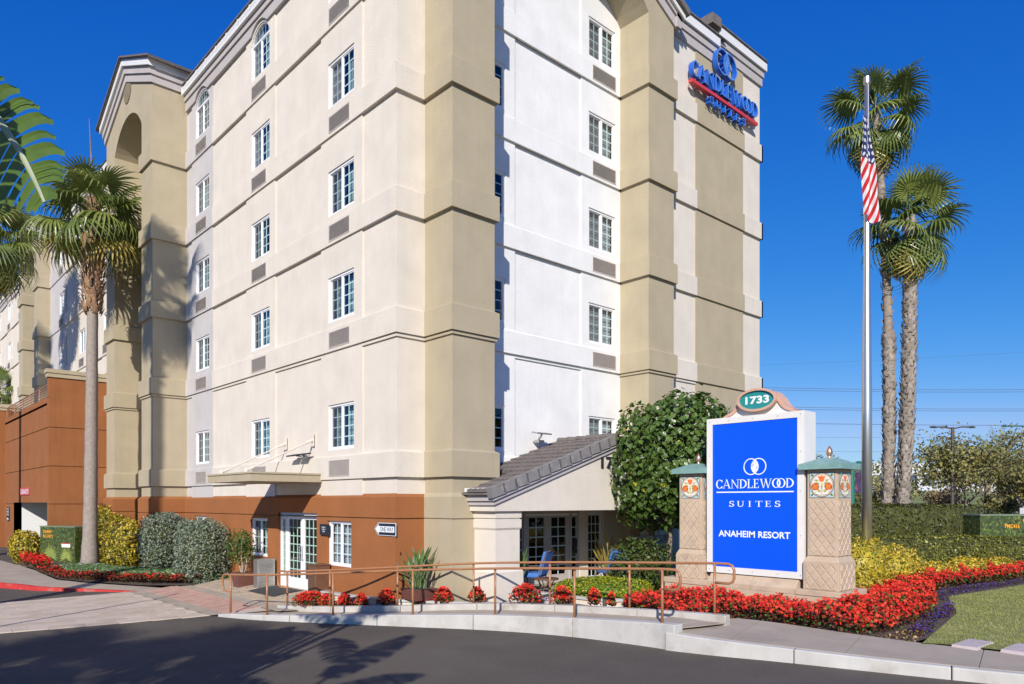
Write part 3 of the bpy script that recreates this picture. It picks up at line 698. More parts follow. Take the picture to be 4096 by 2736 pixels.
for p, q in zip(A, A[1:]): mb.face([(p[0], YP, p[1]), (p[0], YW, p[1]), (q[0], YW, q[1]), (q[0], YP, q[1])])
mb.face([(9.995, YP, 16.74), (9.995, YP, top(9.995)), (9.995, 16, top(9.995)), (9.995, 16, 16.74)][::-1]); mb.face([(18.39, YP, 16.74), (18.39, YP, top(18.39)), (18.39, 16, top(18.39)), (18.39, 16, 16.74)])
mb.build('gable_wall', M['tan'], H)
mb = MB()
for s_ in (-1, 1):
    for e, w0, w1 in ((.06, -.42, -.12), (.12, -.12, .14)):
        P = [(14.2, top(14.2)), (14.2+s_*4.42, top(14.2+4.42))]
        mb.prism([(P[0][0], P[0][1]+w0), (P[1][0], P[1][1]+w0), (P[1][0], P[1][1]+w1), (P[0][0], P[0][1]+w1)], lambda u, v: (u, YP-e, v), lambda u, v: (u, YP, v))
    mb.box(14.2+s_*4.2, 14.2+s_*4.42, YP-.12, 16, top(18.6)-.34, top(18.6)+.1)
mb.build('gable_fascia', M['grey_tr'], H)
mb = MB()
for s_ in (-1, 1):
    P = [(14.2, top(14.2)), (14.2+s_*4.6, top(14.2+4.6))]
    mb.prism([(P[0][0], P[0][1]+.14), (P[1][0], P[1][1]+.14), (P[1][0], P[1][1]+.34), (P[0][0], P[0][1]+.34)], lambda u, v: (u, YP-.3, v), lambda u, v: (u, 17, v))
mb.build('gable_roof', M['tile'], H)
mb = MB()
P = [(14.2, top(14.2)), (18.72, top(18.72))]
mb.prism([(P[1][0]-.9, P[1][1]+.40), (P[1][0], P[1][1]-.02), (P[1][0], P[1][1]+.14), (P[1][0]-.9, P[1][1]+.55)], lambda u, v: (u, YP-.2, v), lambda u, v: (u, YP-.13, v)); mb.build('gutter', M['gutter'], H)
# ---- white recessed wall
wm = MB()
hw = lambda c, w_=1.19: [(c-w_/2, c+w_/2, s, s+wh) for s in SILL]
for (u0, u1, d, hl) in ((11.2, 12.87, 0, hw(11.94)), (12.87, 15.43, .04, []), (15.43, 17.2, 0, hw(16.34)+[(16.36-.52, 16.36+.52, z+.075, z+.49) for z in ZB])):
    wall(wm, 'y', YW+d, u0, u1, 2.2, 18.2, hl)
wm.face([(12.87, YW, 2.2), (12.87, YW+.04, 2.2), (12.87, YW+.04, 18.2), (12.87, YW, 18.2)]); wm.face([(15.43, YW, 2.2), (15.43, YW, 18.2), (15.43, YW+.04, 18.2), (15.43, YW+.04, 2.2)])
wm.build('white_wall', M['white_st'], H)
for z in ZB:
    mb = MB(); band_y(mb, 11.2, 17.2, z, e=.06, y=YW, holes=[(16.36-.52, 16.36+.52, z+.075, z+.49)]); mb.build('string_course', M['white_st'], H)
    vent((16.36, YW-.06, z+.075), 'y')
mb = MB(); mb.box(12.87, 15.43, YW+.0, YW+.05, 6.325, 6.40); mb.build('lower_moulding', M['white_st'], H)
for s in SILL:
    window('white', (11.94, YW, s), 'y', 'teal+noscreen'); window('white', (16.34, YW, s), 'y', 'blind')
# ---- sign wall wing
sw = MB(); wall(sw, 'y', YS, 18.39, 19.95, 2.2, 17.0); wall(sw, 'y', YS, 22.83, 24.0, 2.2, 17.5); sw.face([(24.0, YS, 0), (24.0, 40, 0), (24.0, 40, 17.5), (24.0, YS, 17.5)]); sw.face([(18.39, YS, 2.2), (18.39, YS, 17), (18.39, 14, 17), (18.39, 14, 2.2)]); wall(sw, 'y', YS, 18.39, 24.0, -.1, 2.2)
sw.build('wing_wall', M['cream'], H)
tw = MB(); wall(tw, 'y', YS-.03, 19.95, 22.83, 2.2, 17.5); tw.face([(19.95, YS, 2.2), (19.95, YS-.03, 2.2), (19.95, YS-.03, 17.5), (19.95, YS, 17.5)][::-1]); tw.face([(22.83, YS, 2.2), (22.83, YS-.03, 2.2), (22.83, YS-.03, 17.5), (22.83, YS, 17.5)]); tw.build('tan_wall_panel', M['tan'], H)
for z in ZB:
    for a, b, m_ in ((18.39, 19.97, 'cream'), (19.97, 22.85, 'tan'), (22.85, 24.0+.085, 'cream')):
        mb = MB(); band_y(mb, a, b, z, y=YS); 
        if b > 24: mb.box(24.0, 24.085, YS-.085, 40, z, z+BH-.02)
        mb.build('string_course', M[m_], H)
for a, b in ((18.39, 19.95), (22.85, 24.04)):
    mb = MB(); mb.box(a, b, YS-.042, YS, 6.325, 6.396); mb.build('lower_moulding', M['cream'], H)
def cornice_y(x0, x1, y, z, gut=.14, endright=False):
    xe = x1
    for e, za, zb, m_, nm in ((.07, z, z+.30, 'grey_tr', 'cornice'), (.115, z+.30, z+.50, 'grey_tr', 'cornice'), (.19, z+.53, z+.82, 'gutter', 'gutter')):
        mb = MB(); mb.box(x0, x1+(e if endright else 0), y-e, y+(14 if endright else .5), za, zb); mb.build(nm, M[m_], H)
    mb = MB(); mb.frustum((x0-.02, x1+(.22 if endright else .02), y-.22, y+8), z+.825, (x0-.02, x1-1.5 if endright else x1, y+3, y+8), z+.825+1.25); mb.build('tile_roof', M['tile'], H)
    mb = MB()
    for k in range(int((x1-x0)/.33)+1): mb.box(x0+k*.33, x0+k*.33+.31, y-.24, y+.2, z+.83, z+.87)
    o = mb.build('eave_tiles', M['tile'], H); o['kind'] = 'stuff'
cornice_y(18.5, 21.15, YS, 16.93); cornice_y(21.15, 24.0, YS, 17.33, endright=True)
mb = MB(); mb.box(20.6, 21.12, YS-.25, YS+.6, 18.02, 18.34); mb.build('ridge_tile', M['tile'], H)
# ---- cornice of the left facade
for e, za, zb, m_, nm in ((.10, 16.70, 17.03, 'grey_tr', 'cornice'), (.15, 17.03, 17.21, 'grey_tr', 'cornice'), (.24, 17.23, 17.50, 'gutter', 'gutter')):
    mb = MB()
    if za == 16.70:     # cut away round the arched heads
        ps = 13.9
        for c in wc:
            mb.box(X0-e, X0, ps, c-.72, za, zb); A = arch_pts(c-.72, c+.72, 16.45, .50, 12)
            for p, q in zip(A, A[1:]):
                lo0, lo1 = max(p[1], za) if False else p[1], q[1]
                mb.raw([(X0-e, p[0], min(lo0, zb-.01) if lo0 > za else za), (X0-e, q[0], min(lo1, zb-.01) if lo1 > za else za), (X0-e, q[0], zb), (X0-e, p[0], zb), (X0, p[0], min(lo0, zb-.01) if lo0 > za else za), (X0, q[0], min(lo1, zb-.01) if lo1 > za else za)], [(3, 2, 1, 0), (0, 1, 5, 4)])
            ps = c+.72
        mb.box(X0-e, X0, ps, 27.5, za, zb)
    else: mb.box(X0-e, X0+.3, 13.8, 27.5, za, zb)
    mb.build(nm, M[m_], H)
mb = MB(); mb.frustum((X0-.27, X0+8, 13.6, 27.3), 17.505, (X0+3, X0+8, 15, 27.3), 18.9); mb.build('tile_roof', M['tile'], H)
mb = MB()
for k in range(41): mb.box(X0-.29, X0+.15, 13.6+k*.334, 13.6+k*.334+.31, 17.51, 17.55)
o = mb.build('eave_tiles', M['tile'], H); o['kind'] = 'stuff'
mb = MB(); mb.tube([(X0-.265, y, 17.36+.015*math.sin(y*3.1)) for y in np.linspace(13.7, 27.3, 60)], .006, 4); 
for y in np.arange(14.2, 27.2, .9): mb.tube([(X0-.25, y, 17.46), (X0-.29, y, 17.42), (X0-.28, y+.04, 17.33)], .008, 4)
mb.build('light_string', M['white'], H)
# ---- arcaded towers of the long side
def tower(y0, zlift, nm_suffix=''):
    XT = 8.05; t = 1.17; ys = (y0, y0+1.29, y0+4.9, y0+6.12)
    XI = 9.222 if y0 < 30 else 8.66; xb = XI+.3
    for a, b in ((ys[0], ys[1]), (ys[2], ys[3])):
        mb = MB(); mb.box(XT, xb, a, b, 2.75, 16.45); mb.build('tower_pier', M['tan'], H)
        for z in ZB:
            e = .085; mb = MB(); mb.frustum((XT-e, xb, a-e, b+e), z, (XT-e, xb, a-e, b+e), z+BH-.02); mb.frustum((XT-e, xb, a-e, b+e), z+BH-.02, (XT, xb, a, b), z+BH+.03); mb.build('string_course', M['tan'], H)
        mb = MB(); mb.box(XT-.042, xb, a-.042, b+.042, 6.325, 6.396); mb.build('lower_moulding', M['tan'], H)
        g_ = .10; mb = MB(); mb.box(XT-g_, xb, a-g_, b+g_, -.1, 2.185); mb.box(XT-g_+.03, xb, a-g_+.03, b+g_-.03, 2.185, 2.212); mb.box(XT-g_, xb, a-g_, b+g_, 2.212, 2.69); mb.frustum((XT-g_, xb, a-g_, b+g_), 2.69, (XT, xb, a, b), 2.78); mb.build('pier_base', M['brown'], H)
    yc = (ys[0]+ys[3])/2; top = lambda y: 19.25-.42*abs(y-yc)
    mb = MB(); A = arch_pts(ys[1], ys[2], 16.45, .95, 20); zs_ = [(ys[0], 16.45)]+A+[(ys[3], 16.45)]
    for p, q in zip(zs_, zs_[1:]):
        if q[0]-p[0] < 1e-6: continue
        mb.face([(XT, p[0], p[1]), (XT, q[0], q[1]), (XT, q[0], top(q[0])), (XT, p[0], top(p[0]))][::-1])
    for p, q in zip(A, A[1:]): mb.face([(XT, p[0], p[1]), (XT+t, p[0], p[1]), (XT+t, q[0], q[1]), (XT, q[0], q[1])][::-1])
    for y_, s_ in ((ys[0], 1), (ys[3], -1)): mb.face([(XT, y_, 16.45), (13, y_, 16.45), (13, y_, top(y_)), (XT, y_, top(y_))][::s_])
    wall(mb, 'x', XT+t+.02, ys[1]-.1, ys[2]+.1, 2.7, 18)
    mb.build('tower_gable_wall', M['tan'], H)
    # gable trims: two grey steps, white barge board, tiles
    for e, w0, w1, m_, nm in ((.07, -.55, -.26, 'grey_tr', 'gable_fascia'), (.13, -.26, -.02, 'grey_tr', 'gable_fascia'), (.22, .0, .24, 'gutter', 'barge_board')):
        mb = MB()
        for s_ in (-1, 1):
            hy = 3.06+e; z0 = top(yc); z1 = top(yc+hy)
            mb.prism([(yc, z0+w0), (yc+s_*hy, z1+w0), (yc+s_*hy, z1+w1), (yc, z0+w1)][::-s_], lambda u, v: (XT-e, u, v), lambda u, v: (XT+.02, u, v))
            ya, yb_ = sorted((yc+s_*hy, yc+s_*(3.06-.02)))
            mb.box(XT+.02, 12.5, ya, yb_, z1+w0, z1+w1)
        mb.build(nm, M[m_], H)
    zr = top(yc)
    tl = MB(); tl.box(0, .34, -.0, .335, 0, .045); tl.box(0, .34, .05, .12, .045, .07); tm = tl.mesh('roof_tile', M['tile'])
    ang = math.atan(.42)
    mb = MB()
    for s_ in (-1, 1):
        z1 = top(yc+3.5); mb.prism([(yc, zr+.25), (yc+s_*3.5, z1+.25), (yc+s_*3.5, z1+.27), (yc, zr+.27)][::-s_], lambda u, v: (XT-.28, u, v), lambda u, v: (13, u, v))
    mb.build('tower_roof', M['tile'], H)
    L = 3.5/math.cos(ang); nrow = 11
    for s_ in (-1, 1):
        for r_ in range(nrow):
            for c_ in range(1 if s_ > 0 else (13 if y0 < 30 else 4)):
                dl = L*r_/nrow; y = yc+s_*dl*math.cos(ang); z = zr+.275-dl*math.sin(ang)
                o = inst('roof_tile', tm, H, Vector((XT-.32+c_*.36, y, z))-_o(H), (s_*-ang if s_ > 0 else ang, 0, 0) if s_ > 0 else (0, 0, 0))
                if s_ < 0: o.rotation_euler = (ang, 0, math.pi) if False else (ang+0, 0, 0); o.location = Vector((XT-.32+c_*.36, y-.335*math.cos(ang), z-.335*math.sin(ang)))-_o(H)
    # louvred round vent
    mb = MB(); mb.prism([(.47*math.cos(q), .47*math.sin(q)) for q in np.linspace(0, 2*math.pi, 24, False)], lambda u, v: (XT-.01, yc+u, 18.37+v), lambda u, v: (XT+.0, yc+u, 18.37+v)); rv = mb.build('round_vent', M['ventd'], H)
    for k in range(13):
        z = -.43+k*.072; hwid = math.sqrt(max(.46**2-z*z, .001)); mb = MB(); mb.box(XT-.035, XT-.012, yc-hwid, yc+hwid, 18.37+z-.016, 18.37+z+.018); mb.build('louvre', M['tan'], rv)
tower(27.61, 0); tower(48.1, 0)
# ---- farther part of the long side
XF = 8.66
fm = MB(); gm = MB()
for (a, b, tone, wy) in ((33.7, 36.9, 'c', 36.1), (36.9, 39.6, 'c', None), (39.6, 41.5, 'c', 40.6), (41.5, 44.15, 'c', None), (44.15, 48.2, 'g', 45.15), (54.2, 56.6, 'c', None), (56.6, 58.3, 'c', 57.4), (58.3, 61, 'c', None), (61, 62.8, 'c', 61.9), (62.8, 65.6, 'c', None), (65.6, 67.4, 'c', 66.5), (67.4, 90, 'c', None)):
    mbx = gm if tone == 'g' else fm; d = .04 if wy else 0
    hl = [(wy-.585, wy+.585, s, s+wh) for s in SILL[1:]]+[(wy-.45, wy+.45, z+.075, z+.49) for z in ZB[1:]] if wy else []
    mbx = MB(); wall(mbx, 'x', XF-d, a, b, 2.7, 17.2, hl)
    if d:
        for y_, sg in ((a, 1), (b, -1)): mbx.face([(XF, y_, 2.7), (XF-d, y_, 2.7), (XF-d, y_, 17.2), (XF, y_, 17.2)][::sg])
        for j, s in enumerate(SILL[1:]): window('far', (XF-d, wy, s), 'x', 'teal2' if j % 2 else 'sheer')
        for z in ZB[1:]: vent((XF-.085, wy, z+.075), 'x')
    mbx.build('far_wall', M['grey_st' if tone == 'g' else 'cream'], H)
for z in ZB:
    for a, b, m_ in ((33.7, 44.1, 'cream'), (44.1, 48.1, 'grey_st'), (54.2, 90, 'cream')):
        hl = [(q-.45, q+.45, z+.075, z+.49) for q in (36.1, 40.6, 45.15, 57.4, 61.9, 66.5) if a < q < b]
        mb = MB(); band_x(mb, a, b, z, x=XF, holes=hl); mb.build('string_course', M[m_], H)
for a, b in ((33.9, 48.0), (54.4, 90)):
    for e, za, zb, m_, nm in ((.07, 16.70, 17.03, 'grey_tr', 'cornice'), (.12, 17.03, 17.21, 'grey_tr', 'cornice'), (.19, 17.23, 17.50, 'gutter', 'gutter')):
        mb = MB(); mb.box(XF-e, XF+.3, a, b, za, zb); mb.build(nm, M[m_], H)
    mb = MB(); mb.frustum((XF-.24, XF+8, a, b), 17.505, (XF+3, XF+8, a, b), 18.9); mb.build('tile_roof', M['tile'], H)
# dark sheets behind the glass, their colour standing in for unlit rooms' shade
for x in (X0+.55, XF+.55):
    pass
mb = MB(); mb.box(X0+.5, X0+.52, 14.3, 27.5, -.1, 18.2); mb.box(X0+.02, X0+.5, 14.3, 27.5, 17.0, 17.02); mb.box(XF+.5, XF+.52, 34, 88, 2.7, 17.1); mb.box(11.3, 17.2, YW+.55, YW+.57, 2.2, 18.1); mb.build('dark_room_backing', M['room'], H)
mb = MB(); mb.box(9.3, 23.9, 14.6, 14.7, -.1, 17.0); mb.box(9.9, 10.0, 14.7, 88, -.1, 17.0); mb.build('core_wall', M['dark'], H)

# ------------------------------------------------------------------ lettering
def text_geo(s, extrude=0., bold=0.):
    c = bpy.data.curves.new('txt', 'FONT'); c.body = s; c.size = 1; c.extrude = extrude; c.offset = bold; c.resolution_u = 3
    o = bpy.data.objects.new('txt', c); COL.objects.link(o); dg = bpy.context.evaluated_depsgraph_get(); me = bpy.data.meshes.new_from_object(o.evaluated_get(dg))
    V = np.array([v.co[:] for v in me.vertices]); F = [tuple(p.vertices) for p in me.polygons]
    bpy.data.objects.remove(o); bpy.data.curves.remove(c); bpy.data.meshes.remove(me)
    return V, F
def put_text(name, s, box, face, c, m_, parent=None, extrude=0., bold=0., depth=None):
    """fit the text to box=(u0,u1,z0,z1); face 'x': u runs along -Y (u0 is the left end = larger Y); face 'y': u runs along +X"""
    V, F = text_geo(s, 0., bold)
    if depth:
        V2, F2 = text_geo(s, .5, bold); V, F = V2, F2; V[:, 2] = (V[:, 2]-V[:, 2].min())/(V[:, 2].max()-V[:, 2].min())*depth
    u0, u1, z0, z1 = box
    x = (V[:, 0]-V[:, 0].min())/(V[:, 0].max()-V[:, 0].min()); y = (V[:, 1]-V[:, 1].min())/(V[:, 1].max()-V[:, 1].min())
    U = u0+(u1-u0)*x; Z = z0+(z1-z0)*y
    W = np.stack([c-V[:, 2], U, Z], 1) if face == 'x' else np.stack([U, c-V[:, 2], Z], 1)
    mb = MB(); mb.raw([tuple(p) for p in W], F)
    return mb.build(name, m_, parent)
def ring(cx, cy, rx, ry, w_, a0=0, a1=360, n=28, wfun=None):
    out = []
    for k in range(n):
        q = []
        for a, s_ in ((a0+(a1-a0)*k/n, 0), (a0+(a1-a0)*(k+1)/n, 0), (a0+(a1-a0)*(k+1)/n, 1), (a0+(a1-a0)*k/n, 1)):
            ww_ = w_*(wfun(a) if wfun else 1); q.append((cx+(rx-ww_*s_)*math.cos(R(a)), cy+(ry-ww_*s_)*math.sin(R(a))))
        out.append(q)
    return out
def rect(x0, x1, y0, y1): return [(x0, y0), (x1, y0), (x1, y1), (x0, y1)]
TK, TN, SF = .125, .05, .035
def serif(ch):
    """roman capital in a unit-high box -> (width, [convex polygons])"""
    if ch == 'C':
        p = ring(.42, .5, .42, .52, .12, 52, 308, 26, lambda a: .45+.75*abs(math.cos(R(a)))**1.2); p += [[(.62, .93), (.74, .98), (.74, .70), (.70, .70)], [(.62, .08), (.70, .28), (.75, .26), (.74, .03)]]; return .80, p
    if ch == 'O': return .92, ring(.46, .5, .46, .52, .125, 0, 360, 32, lambda a: .45+.7*abs(math.cos(R(a))))
    if ch == 'D':
        p = [rect(.10, .10+TK, 0, 1), rect(0, .12, 0, SF), rect(0, .12, 1-SF, 1)]; p += ring(.30, .5, .55, .5, .14, -90, 90, 22, lambda a: .35+.75*abs(math.cos(R(a)))); p += [rect(.2, .31, 0, .05), rect(.2, .31, .95, 1)]; return .88, p
    if ch == 'L': return .66, [rect(.10, .10+TK, 0, 1), rect(0, .34, 1-SF, 1), rect(0, .56, 0, TN), [(.5, 0), (.60, 0), (.63, .26), (.60, .26)]]
    if ch == 'E': return .68, [rect(.10, .10+TK, 0, 1), rect(0, .58, 1-TN, 1), rect(0, .60, 0, TN), rect(.2, .46, .49, .49+TN), [(.54, 1), (.58, 1), (.58, .78), (.55, .78)], [(.54, 0), (.60, 0), (.64, .25), (.61, .25)], rect(.44, .48, .41, .62)]
    if ch == 'A': return .92, [[(.04, 0), (.10, 0), (.47, 1.03), (.43, 1.0)], [(.38, 1.03), (.48, 1.05), (.86, 0), (.72, 0)], rect(.22, .66, .32, .37), rect(-.03, .2, 0, SF), rect(.64, .94, 0, SF)]
    if ch == 'N': return .98, [rect(.12, .17, 0, 1), rect(.80, .85, 0, 1), [(.06, 1), (.20, 1), (.85, 0), (.80, -.03)], rect(0, .28, 0, SF), rect(.68, .97, 1-SF, 1)]
    if ch == 'W': return 1.36, [[(.08, 1), (.22, 1), (.46, 0), (.40, -.03)], [(.42, 0), (.46, -.03), (.74, 1), (.69, 1)], [(.60, 1), (.74, 1), (.98, 0), (.92, -.03)], [(.93, 0), (.98, -.03), (1.27, 1), (1.22, 1)], rect(0, .32, 1-SF, 1), rect(.54, .80, 1-SF, 1), rect(1.12, 1.36, 1-SF, 1)]
    if ch == 'S':
        p = ring(.30, .74, .26, .28, .11, 35, 270, 16, lambda a: .6+.5*abs(math.cos(R(a)))); p += ring(.30, .27, .29, .29, .12, -145, 90, 16, lambda a: .6+.5*abs(math.cos(R(a)))); p += [rect(.50, .54, .74, .99), rect(.03, .07, .02, .28)]; return .64, p
    if ch == 'U':
        p = [rect(.10, .22, .3, 1), rect(.68, .74, .3, 1), rect(0, .32, 1-SF, 1), rect(.58, .84, 1-SF, 1)]; p += ring(.42, .32, .32, .34, .09, 180, 360, 16); return .88, p
    if ch == 'I': return .40, [rect(.14, .14+TK, 0, 1), rect(.02, .38, 0, SF), rect(.02, .38, 1-SF, 1)]
    if ch == 'T': return .82, [rect(.35, .35+TK, 0, 1), rect(.02, .80, 1-TN, 1), rect(.23, .60, 0, SF), [(.02, 1), (.06, 1), (.05, .76), (.02, .76)], [(.76, 1), (.80, 1), (.80, .76), (.77, .76)]]
def layout(word, gap, tight=()):
    x = 0; out = []
    for i, ch in enumerate(word):
        w_, p = serif(ch); out.append((ch, x, w_, p)); x += w_+gap-(.44 if i in tight else 0)
    return out, x-gap
def serif_line(word, box, gap, tight=()):
    L, tot = layout(word, gap, tight); u0, u1, z0, z1 = box
    return [(ch, [[(u0+(u1-u0)*(x+p[0])/tot, z0+(z1-z0)*p[1]) for p in q] for q in P]) for ch, x, w_, P in L]
def flat(mb, polys, face, c, th=.004):
    for i, p in enumerate(polys):
        d = th+i*.00025
        f0 = (lambda u, v: (c, u, v)) if face == 'x' else (lambda u, v: (u, c, v)); f1 = (lambda u, v: (c-d, u, v)) if face == 'x' else (lambda u, v: (u, c-d, v))
        mb.prism(p, f0, f1)
def emblem(cx, cz, r, dirn):
    """two linked rings with a flame in a sunburst; dirn=-1 when u runs along -Y"""
    P = ring(cx-dirn*-.36*r*-1, cz, r*.70*1, r, r*.085, 0, 360, 36)
    a = ring(cx-.34*r, cz, .66*r, r*.68, .075*r, 0, 360, 36); b = ring(cx+.34*r, cz, .66*r, r*.68, .075*r, 0, 360, 36)
    rays = []
    for k in range(26):
        t = 2*math.pi*k/26; r0 = .20*r; r1 = (.36 if k % 2 else .43)*r
        for s_ in (0,):
            c0, s0 = math.cos(t), math.sin(t); rays.append([(cx+c0*r0-s0*.028*r, cz+(s0*r0*1.35+c0*.028*r)), (cx+c0*r1, cz+s0*r1*1.15), (cx+c0*r0+s0*.028*r, cz+(s0*r0*1.35-c0*.028*r))])
    fl = []
    for k in range(10):
        z0, z1 = -.52+k*.104, -.52+(k+1)*.104; wv = lambda z: .16*max(0, (1-((z+.02)/.54)**2)); mid = lambda z: .05*math.sin(z*5.5)*dirn
        fl.append([(cx+(mid(z0)-wv(z0))*r, cz+z0*r), (cx+(mid(z0)+wv(z0))*r, cz+z0*r), (cx+(mid(z1)+wv(z1))*r, cz+z1*r), (cx+(mid(z1)-wv(z1))*r, cz+z1*r)])
    return a, b, rays, fl

# ------------------------------------------------------------------ entrance door, canopy
def door_leaf(name, y0, y1, parent, m_, xd, z0, z1, cols, rows, handle=0, barm='dgreen', st=.11, bot=.30, face='x'):
    P = (lambda u, d, z: (xd+d, u, z)) if face == 'x' else (lambda u, d, z: (u, xd+d, z))
    def bx(mb, u0, u1, d0, d1, za, zb):
        a, b = P(u0, d0, za), P(u1, d1, zb); mb.box(a[0], b[0], a[1], b[1], za, zb)
    mb = MB(); bx(mb, y0, y0+st, 0, .045, z0, z1); bx(mb, y1-st, y1, 0, .045, z0, z1); bx(mb, y0+st, y1-st, 0, .045, z0, z0+bot); bx(mb, y0+st, y1-st, 0, .045, z1-.11, z1)
    o = mb.build(name, m_, parent)
    mb = MB(); g = [P(y0+st, .03, z0+bot), P(y1-st, .03, z0+bot), P(y1-st, .03, z1-.11), P(y0+st, .03, z1-.11)]; mb.face(g if face == 'y' else g[::-1]); mb.build('pane', M['doorgl'], o)
    mb = MB()
    for k in range(1, cols): u = y0+st+(y1-y0-2*st)*k/cols; bx(mb, u-.013, u+.013, .018, .028, z0+bot, z1-.11)
    for k in range(1, rows): z = z0+bot+(z1-z0-bot-.11)*k/rows; bx(mb, y0+st, y1-st, .016, .026, z-.013, z+.013)
    mb.build('glazing_bars', M[barm], o)
    if handle:
        u = y0+.055 if handle < 0 else y1-.055
        mb = MB(); mb.tube([P(u, 0, z0+.82), P(u, -.07, z0+.82), P(u, -.07, z0+1.18), P(u, 0, z0+1.18)], .014, 8); mb.build('handle', M['alu'] if barm == 'dgreen' else M['greydoor'], o)
    return o
mb = MB(); xd = 9.22
mb.box(xd-.02, xd+.06, 17.53, 17.60, .17, 2.285); mb.box(xd-.02, xd+.06, 19.78, 19.84, .17, 2.285); mb.box(xd-.02, xd+.06, 17.60, 19.78, 2.215, 2.285); mb.box(xd-.02, xd+.06, 19.46, 19.52, .17, 2.215)
mb.build('door_frame', M['vinyl'], H)
door_leaf('sidelight', 19.52, 19.78, H, M['vinyl'], xd, .19, 2.21, 2, 7, st=.045, bot=.34)
door_leaf('door_leaf', 18.53, 19.46, H, M['vinyl'], xd, .19, 2.21, 3, 7, handle=-1)
door_leaf('door_leaf', 17.60, 18.525, H, M['vinyl'], xd, .19, 2.21, 3, 7, handle=1)
mb = MB(); mb.box(7.28, 9.20, 17.35, 20.16, 3.09, 3.275); cn = mb.build('canopy', M['tan'], H)
mb = MB(); mb.box(7.255, 9.20, 17.325, 20.185, 3.275, 3.318); mb.build('canopy_cap', M['tan'], cn)
for yb in (17.842, 19.453):
    mb = MB(); mb.box(9.165, 9.185, yb-.05, yb+.05, 4.05, 4.395); br = mb.build('rod_bracket', M['cream'], cn)
    mb = MB(); mb.tube([(9.17, yb, 4.22), (7.43, yb+.09, 3.37)], .019, 8); mb.tube([(9.17, yb, 4.22), (8.98, yb+.01, 4.127)], .034, 8); mb.tube([(7.60, yb+.08, 3.45), (7.43, yb+.09, 3.37)], .034, 8); mb.lathe([(.05, -.07), (.055, .0), (.02, .04)], (7.42, yb+.09, 3.385), 8); mb.build('tie_rod', M['cream'], br)
mb = MB(); mb.box(9.10, 9.17, 18.20, 18.34, 3.74, 3.88); fl = mb.build('floodlight', M['white'], H)
for s_ in (-.26, .24):
    T = Matrix.Translation((8.98, 18.27+s_, 3.84)) @ Matrix.Rotation(R(-12), 4, 'Y'); mb = MB(); mb.box(-.14, .12, -.22, .22, -.015, .02, T); mb.tube([(9.12, 18.27+s_*.3, 3.80), (9.0, 18.27+s_*.8, 3.82)], .015, 6); mb.build('lamp_head', M['black'], fl)
# ------------------------------------------------------------------ entrance portico
YG = 11.96; XL, XPk, XR = 10.42, 14.43, 18.43; sl_ = .335; zpk = 4.13
under = lambda x: zpk-sl_*abs(x-XPk)
mb = MB()
mb.prism([(XL, 2.374), (XR, 2.374), (XR, under(XR)), (XPk, zpk), (XL, under(XL))], lambda u, v: (u, YG, v), lambda u, v: (u, YG+.35, v))
mb.box(XL, XL+.3, YG+.35, 12.8, 2.374, under(XL)); mb.box(XL+.3, XR, YG+.35, 13.9, 2.55, 2.6)
mb.build('portico_gable', M['cream'], H)
for e, w0, w1 in ((.05, -.265, -.155), (.10, -.155, .0)):
    mb = MB()
    for s_ in (-1, 1):
        xe = XPk+s_*(4.01+e); P = [(XPk, zpk+w0), (xe, under(xe)+w0), (xe, under(xe)+w1), (XPk, zpk+w1)]
        mb.prism(P[::-s_], lambda u, v: (u, YG-e, v), lambda u, v: (u, YG+.02, v))
    mb.box(XL-e, XL+.02, YG+.02, 12.79, under(XL-e)+w0, under(XL-e)+w1)
    mb.build('portico_fascia', M['grey_tr'], H)
mb = MB(); mb.box(XL-.16, XL-.05, YG-.1, 12.79, 2.80, 2.885); mb.build('gutter', M['gutter'], H)
mb = MB()
for s_ in (-1, 1):
    xe = XPk+s_*4.2; mb.prism([(XPk, zpk+.01), (xe, under(xe)+.01), (xe, under(xe)+.05), (XPk, zpk+.05)][::-s_], lambda u, v: (u, YG-.12, v), lambda u, v: (u, 13.94, v))
mb.build('roof_deck', M['tile'], H)
ang = math.atan(sl_); L = 4.22/math.cos(ang); nr = 12; ex = L/nr
mb = MB(); mb.frustum((-.005, ex+.05, .003, .325), 0, (0, ex+.05, .006, .322), .062); mb.frustum((-.005, ex+.05, .03, .13), .062, (-.002, ex+.05, .045, .115), .078); mb.frustum((-.005, ex+.05, .19, .29), .062, (-.002, ex+.05, .205, .275), .078); tmesh = mb.mesh('roof_tile', M['tile'])
mb = MB(); mb.box(-.005, ex+.05, -.035, .11, -.17, .06); rmesh = mb.mesh('rake_tile', M['tile2'])
for s_ in (1, -1):          # s_=1: the left slope seen from the drive
    for r_ in range(nr):
        dl = L*(1-r_/nr)           # distance from ridge of the lower edge
        x = XPk-s_*dl*math.cos(ang); z = zpk+.06-dl*math.sin(ang)+.012
        for c_ in range(6 if s_ > 0 else 6):
            y = YG+.02+c_*.328
            if x < 11.3 and y+.3 > 12.75: continue
            o = inst('roof_tile', tmesh, H, Vector((x, y if s_ > 0 else y+.328, z))-_o(H), (0, -ang-R(0.2)+R(6.5)+random.uniform(-.008, .008), 0) if s_ > 0 else (0, -ang+R(6.0), math.pi))
        o = inst('rake_tile', rmesh, H, Vector((x, YG-.10 if s_ > 0 else YG+.0, z+.03))-_o(H), (0, -ang+R(3.0)+random.uniform(-.01, .01), 0) if s_ > 0 else (0, -ang-R(2), math.pi))
mb = MB(); 
for k in range(6): mb.tube([(XPk, YG-.14+k*.34, zpk+.10), (XPk, YG+.22+k*.34, zpk+.125)], .085, 8)
mb.build('ridge_tile', M['tile'], H)
